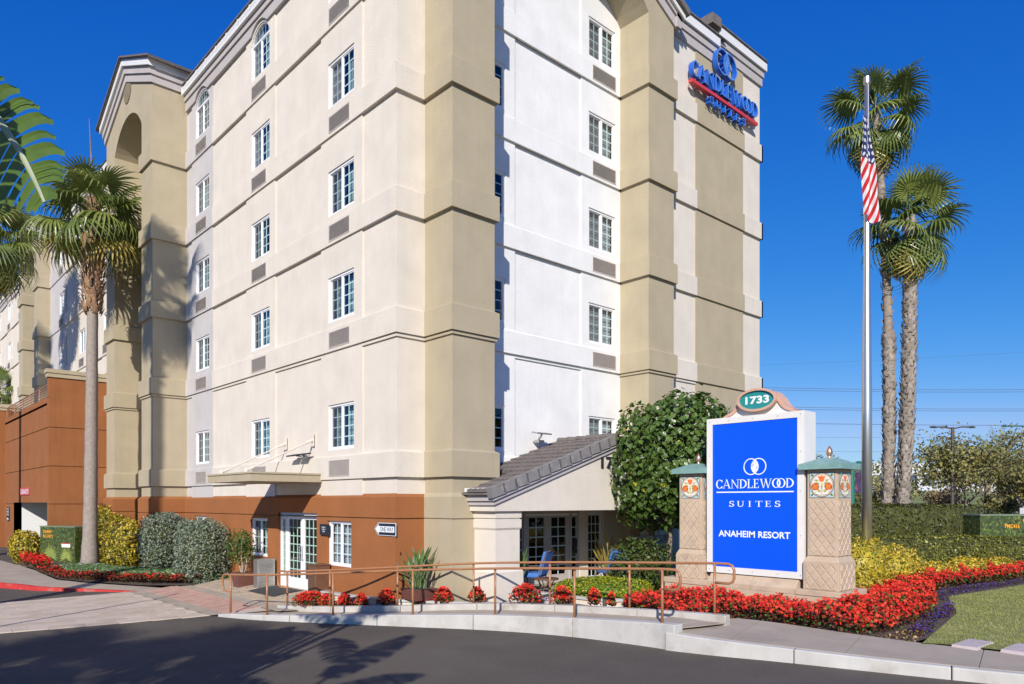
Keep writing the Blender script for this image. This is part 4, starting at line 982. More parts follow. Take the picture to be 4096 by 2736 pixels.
mb = MB(); mb.box(13.55, 13.75, 13.75, 13.93, 4.15, 4.22); mb.tube([(13.65, 13.9, 4.2), (13.55, 13.65, 4.35)], .03, 6); T = Matrix.Translation((13.5, 13.6, 4.38)) @ Matrix.Rotation(R(10), 4, 'X'); mb.box(-.26, .26, -.12, .12, -.02, .02, T); mb.build('floodlight', M['alu'], H)
put_text('address_number', '1733', (13.95, 14.92, 3.42, 3.72), 'y', YG-.006, M['black'], H, bold=.02, depth=.03)
def column(x0, x1, y0, y1, nm, m_):
    mb = MB(); g = .06
    mb.box(x0-g, x1+g, y0-g, y1, .1, 1.02); mb.frustum((x0-g, x1+g, y0-g, y1), 1.02, (x0, x1, y0, y1), 1.10); mb.box(x0, x1, y0, y1, 1.10, 1.95) 
    mb.frustum((x0, x1, y0, y1), 1.95, (x0-.03, x1+.03, y0-.03, y1), 2.0); mb.box(x0-.03, x1+.03, y0-.03, y1, 2.0, 2.19); mb.box(x0, x1, y0, y1, 2.19, 2.22); mb.box(x0-.03, x1+.03, y0-.03, y1, 2.22, 2.374); return mb.build(nm, m_, H)
column(10.55, 11.27, 12.06, 12.80, 'portico_column', M['cream'])
# stone-faced right pier
px0, px1, py0, py1 = 16.2, 17.0, 12.0, 12.8
mb = MB(); mb.box(px0, px1, py0, py1, .1, 2.374); pier = mb.build('stone_pier', M['mortar'], H)
z = .38; row = 0
while z < 2.34:
    h = random.choice((.12, .15, .18, .22)); h = min(h, 2.36-z)
    for face in ('x', 'y'):
        u = 0
        while u < .78:
            l_ = random.choice((.16, .22, .30, .38)); l_ = min(l_, .8-u); l_ = l_ if .8-u-l_ > .1 else .8-u
            d = random.uniform(.02, .05); mb = MB()
            if face == 'x': mb.frustum((px0-d, px0-.001, py0+u+.006, py0+u+l_-.006), z+.006, (px0-d+.004, px0-.001, py0+u+.01, py0+u+l_-.01), z+h-.006)
            else: mb.frustum((px0+u+.006, px0+u+l_-.006, py0-d, py0-.001), z+.006, (px0+u+.01, px0+u+l_-.01, py0-d+.004, py0-.001), z+h-.006)
            mb.build('stone', M[random.choice(('stoneg', 'stoneb', 'stoneg', 'stonew'))], pier); u += l_
    z += h; row += 1
# back wall under the portico with doors
pw = MB(); wall(pw, 'y', 13.93, 11.2, 17.3, -.1, 2.56, [(12.92, 15.36, .36, 2.33), (15.70, 16.36, .36, 2.31)], .2); pw.build('portico_wall', M['cream'], H)
mb = MB(); mb.box(12.92, 12.98, 13.97, 14.06, .37, 2.33); mb.box(13.20, 13.28, 13.97, 14.06, .37, 2.33); mb.box(14.98, 15.06, 13.97, 14.06, .37, 2.33); mb.box(15.30, 15.36, 13.97, 14.06, .37, 2.33); mb.box(12.98, 15.30, 13.98, 14.05, 2.26, 2.33); mb.build('door_frame', M['greydoor'], H)
door_leaf('sidelight', 12.98, 13.20, H, M['greydoor'], 14.0, .37, 2.26, 1, 6, barm='grille', st=.03, bot=.1, face='y')
door_leaf('door_leaf', 13.28, 14.13, H, M['greydoor'], 14.0, .37, 2.26, 2, 6, handle=1, barm='grille', st=.14, bot=.22, face='y')
door_leaf('door_leaf', 14.13, 14.98, H, M['greydoor'], 14.0, .37, 2.26, 2, 6, handle=-1, barm='grille', st=.14, bot=.22, face='y')
door_leaf('sidelight', 15.06, 15.30, H, M['greydoor'], 14.0, .37, 2.26, 1, 6, barm='grille', st=.03, bot=.1, face='y')
door_leaf('tall_window', 15.72, 16.34, H, M['vinyl'], 14.0, .38, 2.30, 3, 7, barm='grille', st=.05, bot=.07, face='y')
mb = MB(); mb.box(15.08, 15.28, 13.975, 13.995, 1.30, 1.55); mb.box(15.08, 15.28, 13.975, 13.995, 1.13, 1.27); mb.build('door_notice', M['black'], H)
# ------------------------------------------------------------------ parking garage
garage = thing('parking_garage', 'rust brown stucco garage wing with tan capped parapet and an open vehicle entry', 'garage', (6.22, 35, 0)); G = garage
XG, YG2 = 6.22, 35.0
def grooved(mb, axis, c, u0, u1, z0, z1, holes=()):
    cuts = [z0, 2.48, 4.05, 5.65, z1]; 
    for a, b in zip(cuts, cuts[1:]):
        if b <= a: continue
        wall(mb, axis, c, u0, u1, a+(.03 if a > z0 else 0), b, holes, .3)
        if a > z0: wall(mb, axis, c+.03, u0, u1, a, a+.03, holes, .3)
mb = MB(); grooved(mb, 'y', YG2, XG, 9.0, -.2, 7.73); mb.build('side_wall', M['brown_g'], G)
mb = MB(); grooved(mb, 'x', XG, YG2, 46.0, -.2, 6.92, [(35.35, 43.4, -.2, 2.56)]); mb.box(XG, XG+.32, YG2+.001, YG2+.32, 6.9, 7.73); mb.build('front_wall', M['brown_g'], G)
mb = MB(); mb.box(XG-.06, 9.0, YG2-.06, YG2+.36, 7.73, 7.90); mb.box(XG-.10, 9.0, YG2-.10, YG2+.40, 7.90, 8.06); mb.build('parapet_cap', M['tan'], G)
mb = MB(); mb.box(5.95, 9, 46, 75, -.2, 7.35); mb.build('front_block', M['brown_g'], G)
mb = MB(); mb.box(5.9, 9, 45.95, 75, 7.35, 7.5); mb.box(5.85, 9, 45.9, 75, 7.5, 7.68); mb.build('parapet_cap', M['tan'], G)
mb = MB(); mb.box(XG+.3, XG+5, 43.4, 43.5, -.2, 2.7); mb.build('inner_white_wall', M['white'], G)
mb = MB(); mb.box(XG+.3, 16, 35.3, 35.32, -.2, 2.7); mb.box(16, 16.1, 35.3, 43.4, -.2, 2.7); mb.box(XG+.3, 16.1, 35.3, 43.5, 2.7, 2.8); mb.build('inner_dark_walls', M['room'], G)
mb = MB(); mb.box(XG, 9, YG2+.4, 46, 6.6, 6.7); mb.build('garage_roof_deck', M['walk'], G)
rl = None
for k in range(5):
    mb = MB(); z = 7.0+k*.115; mb.tube([(XG+.06, 35.35, z), (XG+.06, 45.9, z)], .022 if k < 4 else .032, 6); mb.build('railing_bar', M['rail'] if k % 5 else M['rail'], G)
for y in (35.4, 37.2, 39.2, 41.3, 43.5, 45.8):
    mb = MB(); mb.tube([(XG+.06, y, 6.9), (XG+.06, y, 7.48)], .028, 6); mb.build('railing_post', M['rail'], G)
cs = thing('clearance_sign', 'small red clearance sign with white letters over the garage entry', 'sign', (XG, 40.3, 3.05))
mb = MB(); mb.box(XG-.03, XG-.004, 39.2, 41.4, 2.90, 3.24); mb.build('sign_plate', M['redbar'], cs); put_text('lettering', "CLEARANCE 8'", (41.28, 39.32, 2.96, 3.18), 'x', XG-.033, M['letter'], cs, bold=.015)
ps = thing('parking_sign', 'tall narrow navy sign with white lines and an arrow on the garage pier', 'sign', (XG, 44.9, 2))
mb = MB(); mb.box(XG-.03, XG-.004, 44.55, 45.35, 1.62, 2.32); mb.build('sign_plate', M['black'], ps)
for k, t in enumerate(('HOTEL', 'PARKING', 'ENTRANCE')): put_text('lettering', t, (45.28, 44.62, 2.18-.14*k, 2.27-.14*k), 'x', XG-.033, M['letter'], ps, bold=.01)
mb = MB(); flat(mb, [[(45.25, 1.72), (45.05, 1.80), (45.05, 1.64)], rect(44.68, 45.05, 1.70, 1.74)], 'x', XG-.031); mb.build('arrow', M['letter'], ps)
# ------------------------------------------------------------------ wall signs of the hotel
ow = thing('one_way_sign', 'black and white one way arrow sign pointing left on the brown wall', 'sign', (9.09, 14.2, 1.95))
x = XB-.035; oc = [(14.66, 1.955), (14.50, 2.10), (13.77, 2.10), (13.77, 1.81), (14.50, 1.81)]
def shrink(p, f): c = np.mean(p, 0); return [tuple(c+(np.array(q)-c)*np.array(f)) for q in p]
mb = MB(); flat(mb, [oc], 'x', x+.012, .008); mb.build('sign_plate', M['letter'], ow)
mb = MB(); flat(mb, [shrink(oc, (.965, .92))], 'x', x+.004, .002); mb.build('black_field', M['black'], ow)
mb = MB(); flat(mb, [[(14.62, 1.955), (14.47, 2.07), (14.47, 1.84)], rect(13.83, 14.47, 1.888, 2.022)], 'x', x+.001, .003); mb.build('arrow', M['letter'], ow)
put_text('lettering', 'ONE WAY', (14.41, 13.86, 1.905, 2.005), 'x', x-.0045, M['black'], ow, bold=.012)
aq = thing('arrivals_plaque', 'small navy plaque with three white text lines beside the glass door', 'sign', (9.1, 17.04, 1.87))
mb = MB(); mb.box(9.06, 9.118, 16.84, 17.25, 1.73, 2.01); mb.build('sign_plate', M['black'], aq)
for k, t in enumerate(('ARRIVALS', 'CHECK IN', 'HERE')): put_text('lettering', t, (17.045+.10*(1, .95, .6)[k], 17.045-.10*(1, .95, .6)[k], 1.915-.053*k, 1.947-.053*k), 'x', 9.058, M['letter'], aq, bold=.015)
# roof-level channel letters: face Y
ls = thing('roof_letter_sign', 'blue raised letters with flame emblem and red bar high on the corner wing', 'sign', (21.4, YS, 15.8))
LY = YS-.12; DP = .15
def extr(name, polys, m_, y0=LY, d=DP):
    mb = MB()
    for i, p in enumerate(polys):
        e = i*.0006; mb.m(0); mb.prism(p, lambda u, v: (u, y0, v), lambda u, v: (u, y0-d-e, v))
        mb.m(1); mb.face([(q[0], y0-d-e-.001, q[1]) for q in p])
    return mb.build(name, [M['navy'], M['navyf']], ls)
for ch, P in serif_line('CANDLEWOOD', (19.42, 23.42, 15.86, 16.34), .03, (7,)): extr('letter', P, None)
for ch, P in serif_line('SUITES', (20.38, 22.60, 15.34, 15.56), .30): extr('letter', P, None)
a, b, rays, fl_ = emblem(21.40, 16.95, .62, 1)
extr('emblem_ring', a, None); extr('emblem_ring', b, None); extr('emblem_flame', fl_, None); extr('emblem_rays', rays, None, d=.15)
mb = MB(); mb.box(19.42, 23.4, LY-DP, LY, 15.64, 15.735); mb.build('red_bar', M['redbar'], ls)
mb = MB(); 
for x in np.linspace(19.6, 23.3, 14): mb.tube([(x, LY, 15.9), (x, YS, 15.9)], .015, 6); mb.tube([(x, LY, 15.69), (x, YS-.0, 15.69)], .015, 6)
for x in np.linspace(20.5, 22.5, 6): mb.tube([(x, LY, 15.45), (x, YS, 15.45)], .015, 6)
for x in (21.0, 21.4, 21.8): mb.tube([(x, LY, 17.0), (x, YS, 17.0)], .015, 6)
mb.build('mounting_studs', M['alu'], ls)

# ------------------------------------------------------------------ monument sign
XS = 14.1
sign = thing('monument_sign', 'large blue hotel sign panel in white cabinet between two lattice stone pillars', 'sign', (14.4, 8.0, .3)); S = sign
mb = MB()
mb.box(XS, 15.15, 6.04, 10.15, .2, .72); mb.build('footing', M['stone'], S, bevel=.012)
mb = MB(); mb.box(XS-.02, 15.2, 9.02, 10.19, .72, .84); mb.build('plinth_cap', M['stone'], S, bevel=.012)
mb = MB(); mb.box(XS-.02, 15.2, 6.02, 6.98, .72, .835); mb.build('plinth_cap', M['stone'], S, bevel=.012)
for a, b in ((6.985, 7.98), (7.99, 9.015)):
    mb = MB(); mb.prism([(XS, .72), (XS, .83), (XS+.17, 1.0), (XS+.85, 1.0), (XS+.85, .72)], lambda u, v: (u, a, v), lambda u, v: (u, b, v)); mb.build('coping_stone', M['stone'], S, bevel=.008)
def poppy_tile(w_, h_):
    """square glazed tile modelled facing -X, centred at the origin (u along -Y)"""
    mb = MB(); a, b = w_/2, h_/2
    def P(poly, lay, mi): mb.m(mi); d = -.002-.0009*lay; mb.face([(d, -p[0], p[1]) for p in poly][::-1]) if False else mb.face([(d, -p[0], p[1]) for p in poly])
    mb.m(0); mb.box(-.001, .02, -a, a, -b, b)
    P(rect(-a*.96, a*.96, -b*.96, b*.96)[::1], 1, 5)
    P(rect(-a*.93, a*.93, -b*.93, b*.93), 2, 2)
    circ = lambda cx, cy, rx, ry, n=24: [(cx+rx*math.cos(2*math.pi*k/n), cy+ry*math.sin(2*math.pi*k/n)) for k in range(n)]
    leaf = lambda cx, cy, l, w2, t: [(cx+x*math.cos(t)-y*math.sin(t), cy+x*math.sin(t)+y*math.cos(t)) for x, y in ((-l, 0), (-.2*l, w2), (l, 0), (-.2*l, -w2))]
    for sx in (-1, 1):
        for sy in (-1, 1):
            for q in (0, .6, -.6): P(leaf(sx*a*.74, sy*b*.74, a*.17, a*.05, math.atan2(-sy, -sx)+q), 3, 4)
    P(circ(0, 0, a*.93, b*.93), 4, 5); P(circ(0, 0, a*.88, b*.88), 5, 3); P(circ(0, 0, a*.84, b*.84), 6, 5); P(circ(0, 0, a*.815, b*.815), 7, 3)
    # stems, leaves, three poppies, ribbon, little white blossoms
    for p in ([(-.02, -.7), (.02, -.7), (.03, .3), (-.0, .3)], [(0, -.6), (.03, -.6), (-.45, -.02), (-.5, -.02)], [(0, -.6), (-.03, -.6), (.45, -.02), (.5, -.02)]): P([(x*a, y*b) for x, y in p], 8, 4)
    for cx, cy, t in ((-.3, .12, 2.6), (.3, .15, .5), (-.42, .35, 2.9), (.45, .35, .3), (-.25, -.42, 2.4), (.28, -.42, .8), (0, -.1, 1.5)): P(leaf(cx*a, cy*b, a*.2, a*.075, t), 9, 4)
    def bloom(cx, cy, r):
        P(circ(cx*a, cy*b, r*a*1.12, r*b*1.12, 12), 10, 5)
        for k in range(4): P(circ(cx*a+.5*r*a*math.cos(k*1.57+.6), cy*b+.5*r*b*math.sin(k*1.57+.6), r*a*.56, r*b*.56, 9), 11+k, 1)
        P(circ(cx*a, cy*b, r*a*.25, r*b*.25, 8), 16, 4)
    bloom(-.5, -.12, .26); bloom(.5, -.12, .26)
    P([(x*a, y*b) for x, y in ((-.14, .28), (.14, .28), (.28, .72), (.1, .64), (0, .76), (-.1, .64), (-.28, .72))], 12, 1)
    for cx, cy in ((-.38, .48), (.4, .5), (-.15, .0), (.17, -.3), (.52, .3)):
        for k in range(5): P(leaf(cx*a+.05*a*math.cos(k*1.256), cy*b+.05*b*math.sin(k*1.256), a*.055, a*.03, k*1.256), 17, 6)
    for p in ring(-.18, -.58, .3, .14, .07, 180, 360, 8)+ring(.2, -.56, .3, .14, .07, 180, 360, 8)+ring(-.5, -.5, .14, .12, .06, 0, 180, 6)+ring(.52, -.48, .14, .12, .06, 0, 180, 6): P([(x*a, y*b) for x, y in p], 18, 6)
    return mb.mesh('tile_panel', [M['stone'], M['orange'], M['bluet'], M['ivoryt'], M['oliveg'], M['ink'], M['white']])
PT = poppy_tile(.52, .52)
def lattice(mb, face, c, u0, u1, z0, z1, nx, nz):
    """diamond lozenges standing proud of the inset panel, leaving grooves between"""
    du = (u1-u0)/nx; dz = (z1-z0)/nz; g = .86
    P = (lambda u, z, d: (c-d, u, z)) if face == 'x' else (lambda u, z, d: (u, c-d, z))
    for i in range(0, 2*nx+1):
        for j in range(0, 2*nz+1):
            if (i+j) % 2: continue
            cu = u0+i*du/2; cz = z0+j*dz/2; q = []
            for (a, b) in ((-1, 0), (0, -1), (1, 0), (0, 1)): q.append((cu+a*du/2*g, cz+b*dz/2*g))
            q2 = []
            # clip to the panel
            def clip(poly, ax, lim, sgn):
                out = []
                for k in range(len(poly)):
                    p, r_ = poly[k], poly[(k+1) % len(poly)]; ip = sgn*(p[ax]-lim) <= 0; ir = sgn*(r_[ax]-lim) <= 0
                    if ip: out.append(p)
                    if ip != ir: t = (lim-p[ax])/(r_[ax]-p[ax]); out.append((p[0]+(r_[0]-p[0])*t, p[1]+(r_[1]-p[1])*t))
                return out
            for ax, lim, sg in ((0, u0, -1), (0, u1, 1), (1, z0, -1), (1, z1, 1)):
                if q: q = clip(q, ax, lim, sg)
            if len(q) < 3: continue
            cc = np.mean(q, 0); top_ = [tuple(cc+(np.array(p)-cc)*.93) for p in q]
            a0 = [P(p[0], p[1], -.002) for p in q]; a1 = [P(p[0], p[1], .014) for p in top_]
            n = len(q); yield (a0+a1, [tuple(range(n, 2*n)) if face == 'y' else tuple(range(2*n-1, n-1, -1))]+[((k, (k+1) % n, n+(k+1) % n, n+k) if face == 'y' else (n+k, n+(k+1) % n, (k+1) % n, k)) for k in range(n)])
def pillar(yc, label):
    x0, x1, y0, y1 = XS+.12, XS+.12+.64, yc-.30, yc+.30
    nmn = []
    mb = MB(); l0 = .06
    mb.box(x0-l0, x1+l0, y0-l0, y1+l0, .835, 1.38); mb.frustum((x0-l0, x1+l0, y0-l0, y1+l0), 1.38, (x0, x1, y0, y1), 1.50); mb.box(x0, x1, y0, y1, 1.50, 3.22)
    p = mb.build('pillar', M['stone'], S, bevel=.012)
    for face, c, u0, u1 in (('x', x0, y0+.045, y1-.045), ('y', y0, x0+.045, x1-.045)):
        for v, f in lattice(None, face, c, u0, u1, 1.52, 2.60, 3, 5):
            mb = MB(); mb.raw(v, f); mb.build('lozenge', M['stone_in'], p)
        cc = c-l0
        for v, f in lattice(None, face, cc, u0-.05, u1+.05, .86, 1.36, 3, 2.5 if False else 2):
            mb = MB(); mb.raw(v, f); mb.build('lozenge', M['stone_in'], p)
        o = inst('tile_panel', PT, p, Vector(((c-.004, yc, 2.91) if face == 'x' else ((x0+x1)/2, c-.004, 2.91)))-_o(S), (0, 0, 0) if face == 'x' else (0, 0, math.pi/2))
    e = .13
    mb = MB(); mb.box(x0-e, x1+e, y0-e, y1+e, 3.22, 3.325); mb.frustum((x0-e, x1+e, y0-e, y1+e), 3.325, (x0+.20, x1-.20, y0+.18, y1-.18), 3.455); mb.build('pillar_cap', M['teal'], S)
    xc = (x0+x1)/2
    mb = MB(); mb.lathe([(.045, 0), (.05, .015), (.03, .03), (.04, .045), (.062, .08), (.066, .12), (.055, .17), (.03, .215), (.008, .245)], (xc, yc, 3.452), 16); mb.build('acorn_finial', M['copper'], S, smooth=True)
pillar(6.49, ''); pillar(9.52, '')
XC = XS+.15
mb = MB(); mb.box(XC, XC+.5, 6.86, 9.10, 1.02, 4.42); mb.build('cabinet', M['cab'], S, bevel=.008)
mb = MB()
for a, b, c_, d in ((6.86, 7.00, 1.02, 4.42), (8.96, 9.10, 1.02, 4.42), (7.0, 8.96, 1.02, 1.157), (7.0, 8.96, 4.288, 4.42)): mb.box(XC-.022, XC, a, b, c_, d)
mb.build('cabinet_frame', M['cab'], S)
mb = MB()
for y in (6.93, 7.4, 7.98, 8.5, 9.03):
    for z in (1.09, 4.355): mb.lathe([(.011, 0), (.008, .006)], (0, 0, 0), 6)
screws = []
mb = MB(); mb.face([(XC-.004, 6.995, 1.15), (XC-.004, 6.995, 4.295), (XC-.004, 8.965, 4.295), (XC-.004, 8.965, 1.15)]); mb.build('blue_panel', M['blue'], S)
mb = MB()
for y in (6.93, 7.42, 7.98, 8.54, 9.03):
    for z in (1.09, 4.355): mb.box(XC-.028, XC-.021, y-.009, y+.009, z-.009, z+.009)
for z in (1.9, 2.8, 3.6):
    for y in (6.93, 9.03): mb.box(XC-.028, XC-.021, y-.009, y+.009, z-.009, z+.009)
mb.build('cabinet_screws', M['alu'], S)
for ch, P in serif_line('CANDLEWOOD', (8.87, 7.075, 2.872, 3.062), .03, (7,)):
    mb = MB(); flat(mb, P, 'x', XC-.005, .003); mb.build('letter', M['letter'], S)
mb = MB(); flat(mb, [rect(7.083, 8.862, 2.777, 2.802)], 'x', XC-.005, .003); mb.build('white_rule', M['letter'], S)
L_ = 'SUITES'
for i, ch in enumerate(L_):
    w_, P = serif(ch); u = 8.485-i*.2115+.205*w_/2*(1 if w_ > .5 else 1); P = [[(u-p[0]*.205, 2.475+p[1]*.122) for p in q] for q in P]; mb = MB(); flat(mb, P, 'x', XC-.005, .003); mb.build('letter', M['letter'], S)
put_text('lettering', 'ANAHEIM RESORT', (8.81, 7.155, 1.818, 1.958), 'x', XC-.008, M['letter'], S, bold=.022)
a, b, rays, fl_ = emblem(7.942, 3.328, .262, -1)
for nm, q in (('emblem_ring', a), ('emblem_ring', b), ('emblem_rays', rays), ('emblem_flame', fl_)):
    mb = MB(); flat(mb, q, 'x', XC-.005, .003); mb.build(nm, M['letter'], S)
# crest with the oval number plate
ell = lambda rx, ry, cz=4.735, n=36: [(7.90+rx*math.cos(2*math.pi*k/n), cz+ry*math.sin(2*math.pi*k/n)) for k in range(n)]
half = [(8.74, 4.42), (8.62, 4.445), (8.5, 4.49), (8.42, 4.55), (8.36, 4.63), (8.30, 4.74)]
crest = [(7.9-(u-7.9), z) for u, z in half]+[(u, z) for u, z in half[::-1]]
mb = MB(); mb.prism(crest, lambda u, v: (XC+.10, u, v), lambda u, v: (XC+.40, u, v)); mb.build('crest', M['cab'], S)
for sg in (-1, 1):
    mb = MB()
    for (p, q) in zip(half, half[1:]):
        a0 = (7.9+sg*(p[0]-7.9), p[1]); b0 = (7.9+sg*(q[0]-7.9), q[1]); mb.prism([a0, b0, (b0[0]+sg*.06, b0[1]+.035), (a0[0]+sg*.06, a0[1]+.035)] if p[0] < 8.7 else [a0, b0, (b0[0]+sg*.05, b0[1]+.03), (a0[0], a0[1]+.02)], lambda u, v: (XC+.06, u, v), lambda u, v: (XC+.42, u, v))
    mb.build('crest_scroll', M['copper_p'], S)
mb = MB(); mb.prism(ell(.435, .232), lambda u, v: (XC+.02, u, v), lambda u, v: (XC+.42, u, v)); mb.build('oval_body', M['copper_p'], S)
mb = MB()
for p in ring(7.90, 4.735, .45, .245, .05, 0, 360, 40): mb.prism(p, lambda u, v: (XC-.045, u, v), lambda u, v: (XC+.03, u, v))
mb.build('oval_rim', M['copper_p'], S)
mb = MB(); mb.face([(XC-.0, p[0], p[1]) for p in ell(.405, .2)][::-1]); mb.build('oval_face', M['ovalg'], S)
put_text('lettering', '1733', (8.165, 7.62, 4.655, 4.82), 'x', XC-.003, M['white'], S, bold=.035)

# ------------------------------------------------------------------ handrails
def handrail(posts, label, ext0, ext1):
    t = thing('handrail', label, 'handrail', posts[0][:3], 'copper brown pipe handrails of the ramp')
    top = [(p[0], p[1], p[2]+p[3]) for p in posts]
    a, b = Vector(top[0]), Vector(top[1]); d0 = (a-b).normalized(); c, e = Vector(top[-1]), Vector(top[-2]); d1 = (c-e).normalized()
    sp = [tuple(p) for p in smooth_poly(top, 2)]
    def loop(p, d, ext, drop):
        d = Vector((d.x, d.y, 0)).normalized(); out = []
        for q in ((.0, 0), (ext-.10, 0), (ext-.03, -.03), (ext, -.10), (ext, -drop+.1), (ext-.03, -drop+.03), (ext-.10, -drop), (0.0, -drop)): out.append(tuple(Vector(p)+d*q[0]+Vector((0, 0, q[1]))))
        return out
    l0 = loop(a, d0, ext0, .38)[::-1]; l1 = loop(c, d1, ext1, .34)
    mb = MB(); mb.tube(l0+sp[1:-1]+l1, .024, 10); mb.build('top_rail', M['rail'], t, smooth=True)
    for p in posts:
        mb = MB(); mb.tube([(p[0], p[1], p[2]-.03), (p[0], p[1], p[2]+p[3])], .0235, 10); mb.lathe([(.04, 0), (.04, .006)], (p[0], p[1], p[2]+.0), 10); mb.build('post', M['rail'], t, smooth=True)
handrail([(6.656, 17.0, .01, .87), (6.967, 15.71, .06, .885), (7.779, 14.215, .14, .90), (8.677, 12.521, .26, .91), (9.551, 10.933, .344, .914), (10.098, 9.3, .416, .914), (10.273, 7.439, .52, .914)], 'copper brown pipe handrail on the outer ramp wall beside the road', .30, .34)
handrail([(7.82, 16.5, .12, .795), (8.17, 15.07, .20, .82), (8.98, 13.54, .30, .846), (9.94, 12.08, .42, .85), (10.63, 10.47, .49, .857), (11.13, 8.82, .54, .874), (11.35, 7.10, .60, .892)], 'copper brown pipe handrail on the kerb of the flower planter', .34, .36)
# ------------------------------------------------------------------ low white walls
def capwall(label, pts, w_=.13, capw=.20):
    t = thing('low_wall', label, 'wall', pts[0], 'low capped walls of the planters')
    P = smooth_poly(pts, 2); mb = MB(); wallrun(mb, [(p[0], p[1], p[2]-.055) for p in P], -w_/2, w_/2, lambda x, y: -.1); mb.build('wall_body', M['cream'], t)
    mb = MB(); wallrun(mb, [(p[0], p[1], p[2]-.03) for p in P], -capw*.42, capw*.42, lambda x, y: .0+P[0][2]-.1); 
    mb = MB()
    a = perp(P, -capw/2); b = perp(P, capw/2); V = []; F = []
    for p, q in zip(a, b): V += [(p[0], p[1], p[2]-.054), (p[0], p[1], p[2]), (q[0], q[1], q[2]), (q[0], q[1], q[2]-.054)]
    for i in range(len(a)-1):
        for j in range(4): F.append((4*i+j, 4*i+(j+1) % 4, 4*i+4+(j+1) % 4, 4*i+4+j))
    F += [(3, 2, 1, 0), (4*len(a)-4, 4*len(a)-3, 4*len(a)-2, 4*len(a)-1)]
    mb.raw(V, F); mb.build('coping', M['concrete'], t, bevel=.012)
capwall('low cream planter wall with pale cap in front of the brown corner', [(9.02, 17.55, .36), (8.80, 16.2, .37), (8.92, 14.7, .385), (9.30, 13.62, .395), (9.80, 12.68, .40), (10.35, 11.85, .41), (10.95, 11.25, .42)])
capwall('low cream planter wall with pale cap curving round the lime hedge', [(11.85, 12.6, .50), (11.92, 11.7, .50), (11.95, 10.6, .50), (12.05, 10.0, .50), (12.75, 9.92, .50)])
# ------------------------------------------------------------------ entrance furniture
def pot(name, loc, top, bot, h, m_, parent):
    mb = MB(); a, b = top/2, bot/2; x, y, z = loc
    mb.frustum((x-b, x+b, y-b, y+b), z, (x-a, x+a, y-a, y+a), z+h); mb.m(1); mb.box(x-a+.03, x+a-.03, y-a+.03, y+a-.03, z+h-.05, z+h+.004); return mb.build(name, [m_, M['soil']], parent)
def limb(mb, p0, p1, r0, r1, bend=.05, n=4, k=6):
    P = [Vector(p0).lerp(Vector(p1), i/n)+Vector((random.uniform(-bend, bend), random.uniform(-bend, bend), random.uniform(-bend, bend)))*(1 if 0 < i < n else 0) for i in range(n+1)]
    mb.tube(P, [r0+(r1-r0)*i/n for i in range(n+1)], k)
def shell(n, c, r, p=2.5, thick=.2, zmin=-1, amp=.08, freq=3., seed=1):
    d = unit(rng.normal(0, 1, (int(n*1.8), 3))); d = d[d[:, 2] > zmin][:n]
    s = np.sum(np.abs(d)**p, 1)**(-1/p); g = np.sign(d)*np.abs(d)**(p-1)
    r = np.array(r); P = d*s[:, None]*r; P *= (1+amp*noise3(P, freq/np.mean(r), seed)-thick*rng.random(len(P))**1.6)[:, None]
    return P+np.array(c), unit(g/r)
def bush(name, label, category, c, r, mats, weights, n, L, W, p=2.5, thick=.22, zmin=-.95, amp=.10, freq=4., core=None, group=None, rot=0., jitter=.6, trunk=True, seed=1, coremat='olive'):
    """foliage shell of single leaves round an inner growth; thing > foliage, inner_growth"""
    root = thing(name, label, category, (c[0], c[1], c[2]-r[2]), group)
    P, N = shell(n, (0, 0, 0), r, p, thick, zmin, amp, freq, seed)
    V, F = leaves(P, N, L*rng.uniform(.7, 1.25, len(P)), W*rng.uniform(.75, 1.2, len(P)), jitter=jitter)
    mi = np.repeat(0, len(F)); mi = rng.choice(len(mats), len(F), p=weights)
    ca, sa = math.cos(rot), math.sin(rot); Rm = np.array(((ca, -sa, 0), (sa, ca, 0), (0, 0, 1))); V = V@Rm.T+np.array(c)
    o = npobj('foliage', V, F, [M[q] for q in mats], mi, root, 'stuff')
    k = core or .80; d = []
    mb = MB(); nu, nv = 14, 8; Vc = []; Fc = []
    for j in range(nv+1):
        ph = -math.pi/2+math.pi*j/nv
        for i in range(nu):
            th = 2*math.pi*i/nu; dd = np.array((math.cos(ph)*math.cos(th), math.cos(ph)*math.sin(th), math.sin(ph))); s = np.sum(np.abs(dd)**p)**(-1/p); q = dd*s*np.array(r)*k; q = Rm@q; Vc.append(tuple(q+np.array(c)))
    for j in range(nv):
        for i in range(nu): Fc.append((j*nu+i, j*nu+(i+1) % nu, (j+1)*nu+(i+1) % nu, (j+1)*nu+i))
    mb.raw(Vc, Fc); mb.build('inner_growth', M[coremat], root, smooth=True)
    return root
pp = thing('potted_shrub', 'leafy shrub with pale bare stems in a square rust brown planter beside the steel bin', 'potted plant', (8.5, 20.8, .13))
pot('planter', (8.5, 20.8, .13), .50, .40, .42, M['potm'], pp)
mb = MB()
tips = []
for k in range(9):
    a = k*.7; top = (8.5+.28*math.cos(a)*random.uniform(.5, 1.2), 20.8+.32*math.sin(a)*random.uniform(.5, 1.2), random.uniform(1.1, 1.6)); limb(mb, (8.5+.03*math.cos(a), 20.8+.03*math.sin(a), .5), top, .018, .007, .05); tips.append(top)
mb.build('stems', M['barkp'], pp)
P, N = shell(1500, (8.48, 20.85, 1.28), (.42, .50, .52), 2, .75, -1, .15, 4, 5); V, F = leaves(P, N, rng.uniform(.05, .09, len(P)), rng.uniform(.03, .05, len(P)), jitter=.9); npobj('foliage', V, F, [M['greenl'], M['ivy']], rng.integers(0, 2, len(F)), pp, 'stuff')
bn = thing('litter_bin', 'brushed steel litter bin with perforated front between planter and door', 'bin', (8.8, 19.98, .17))
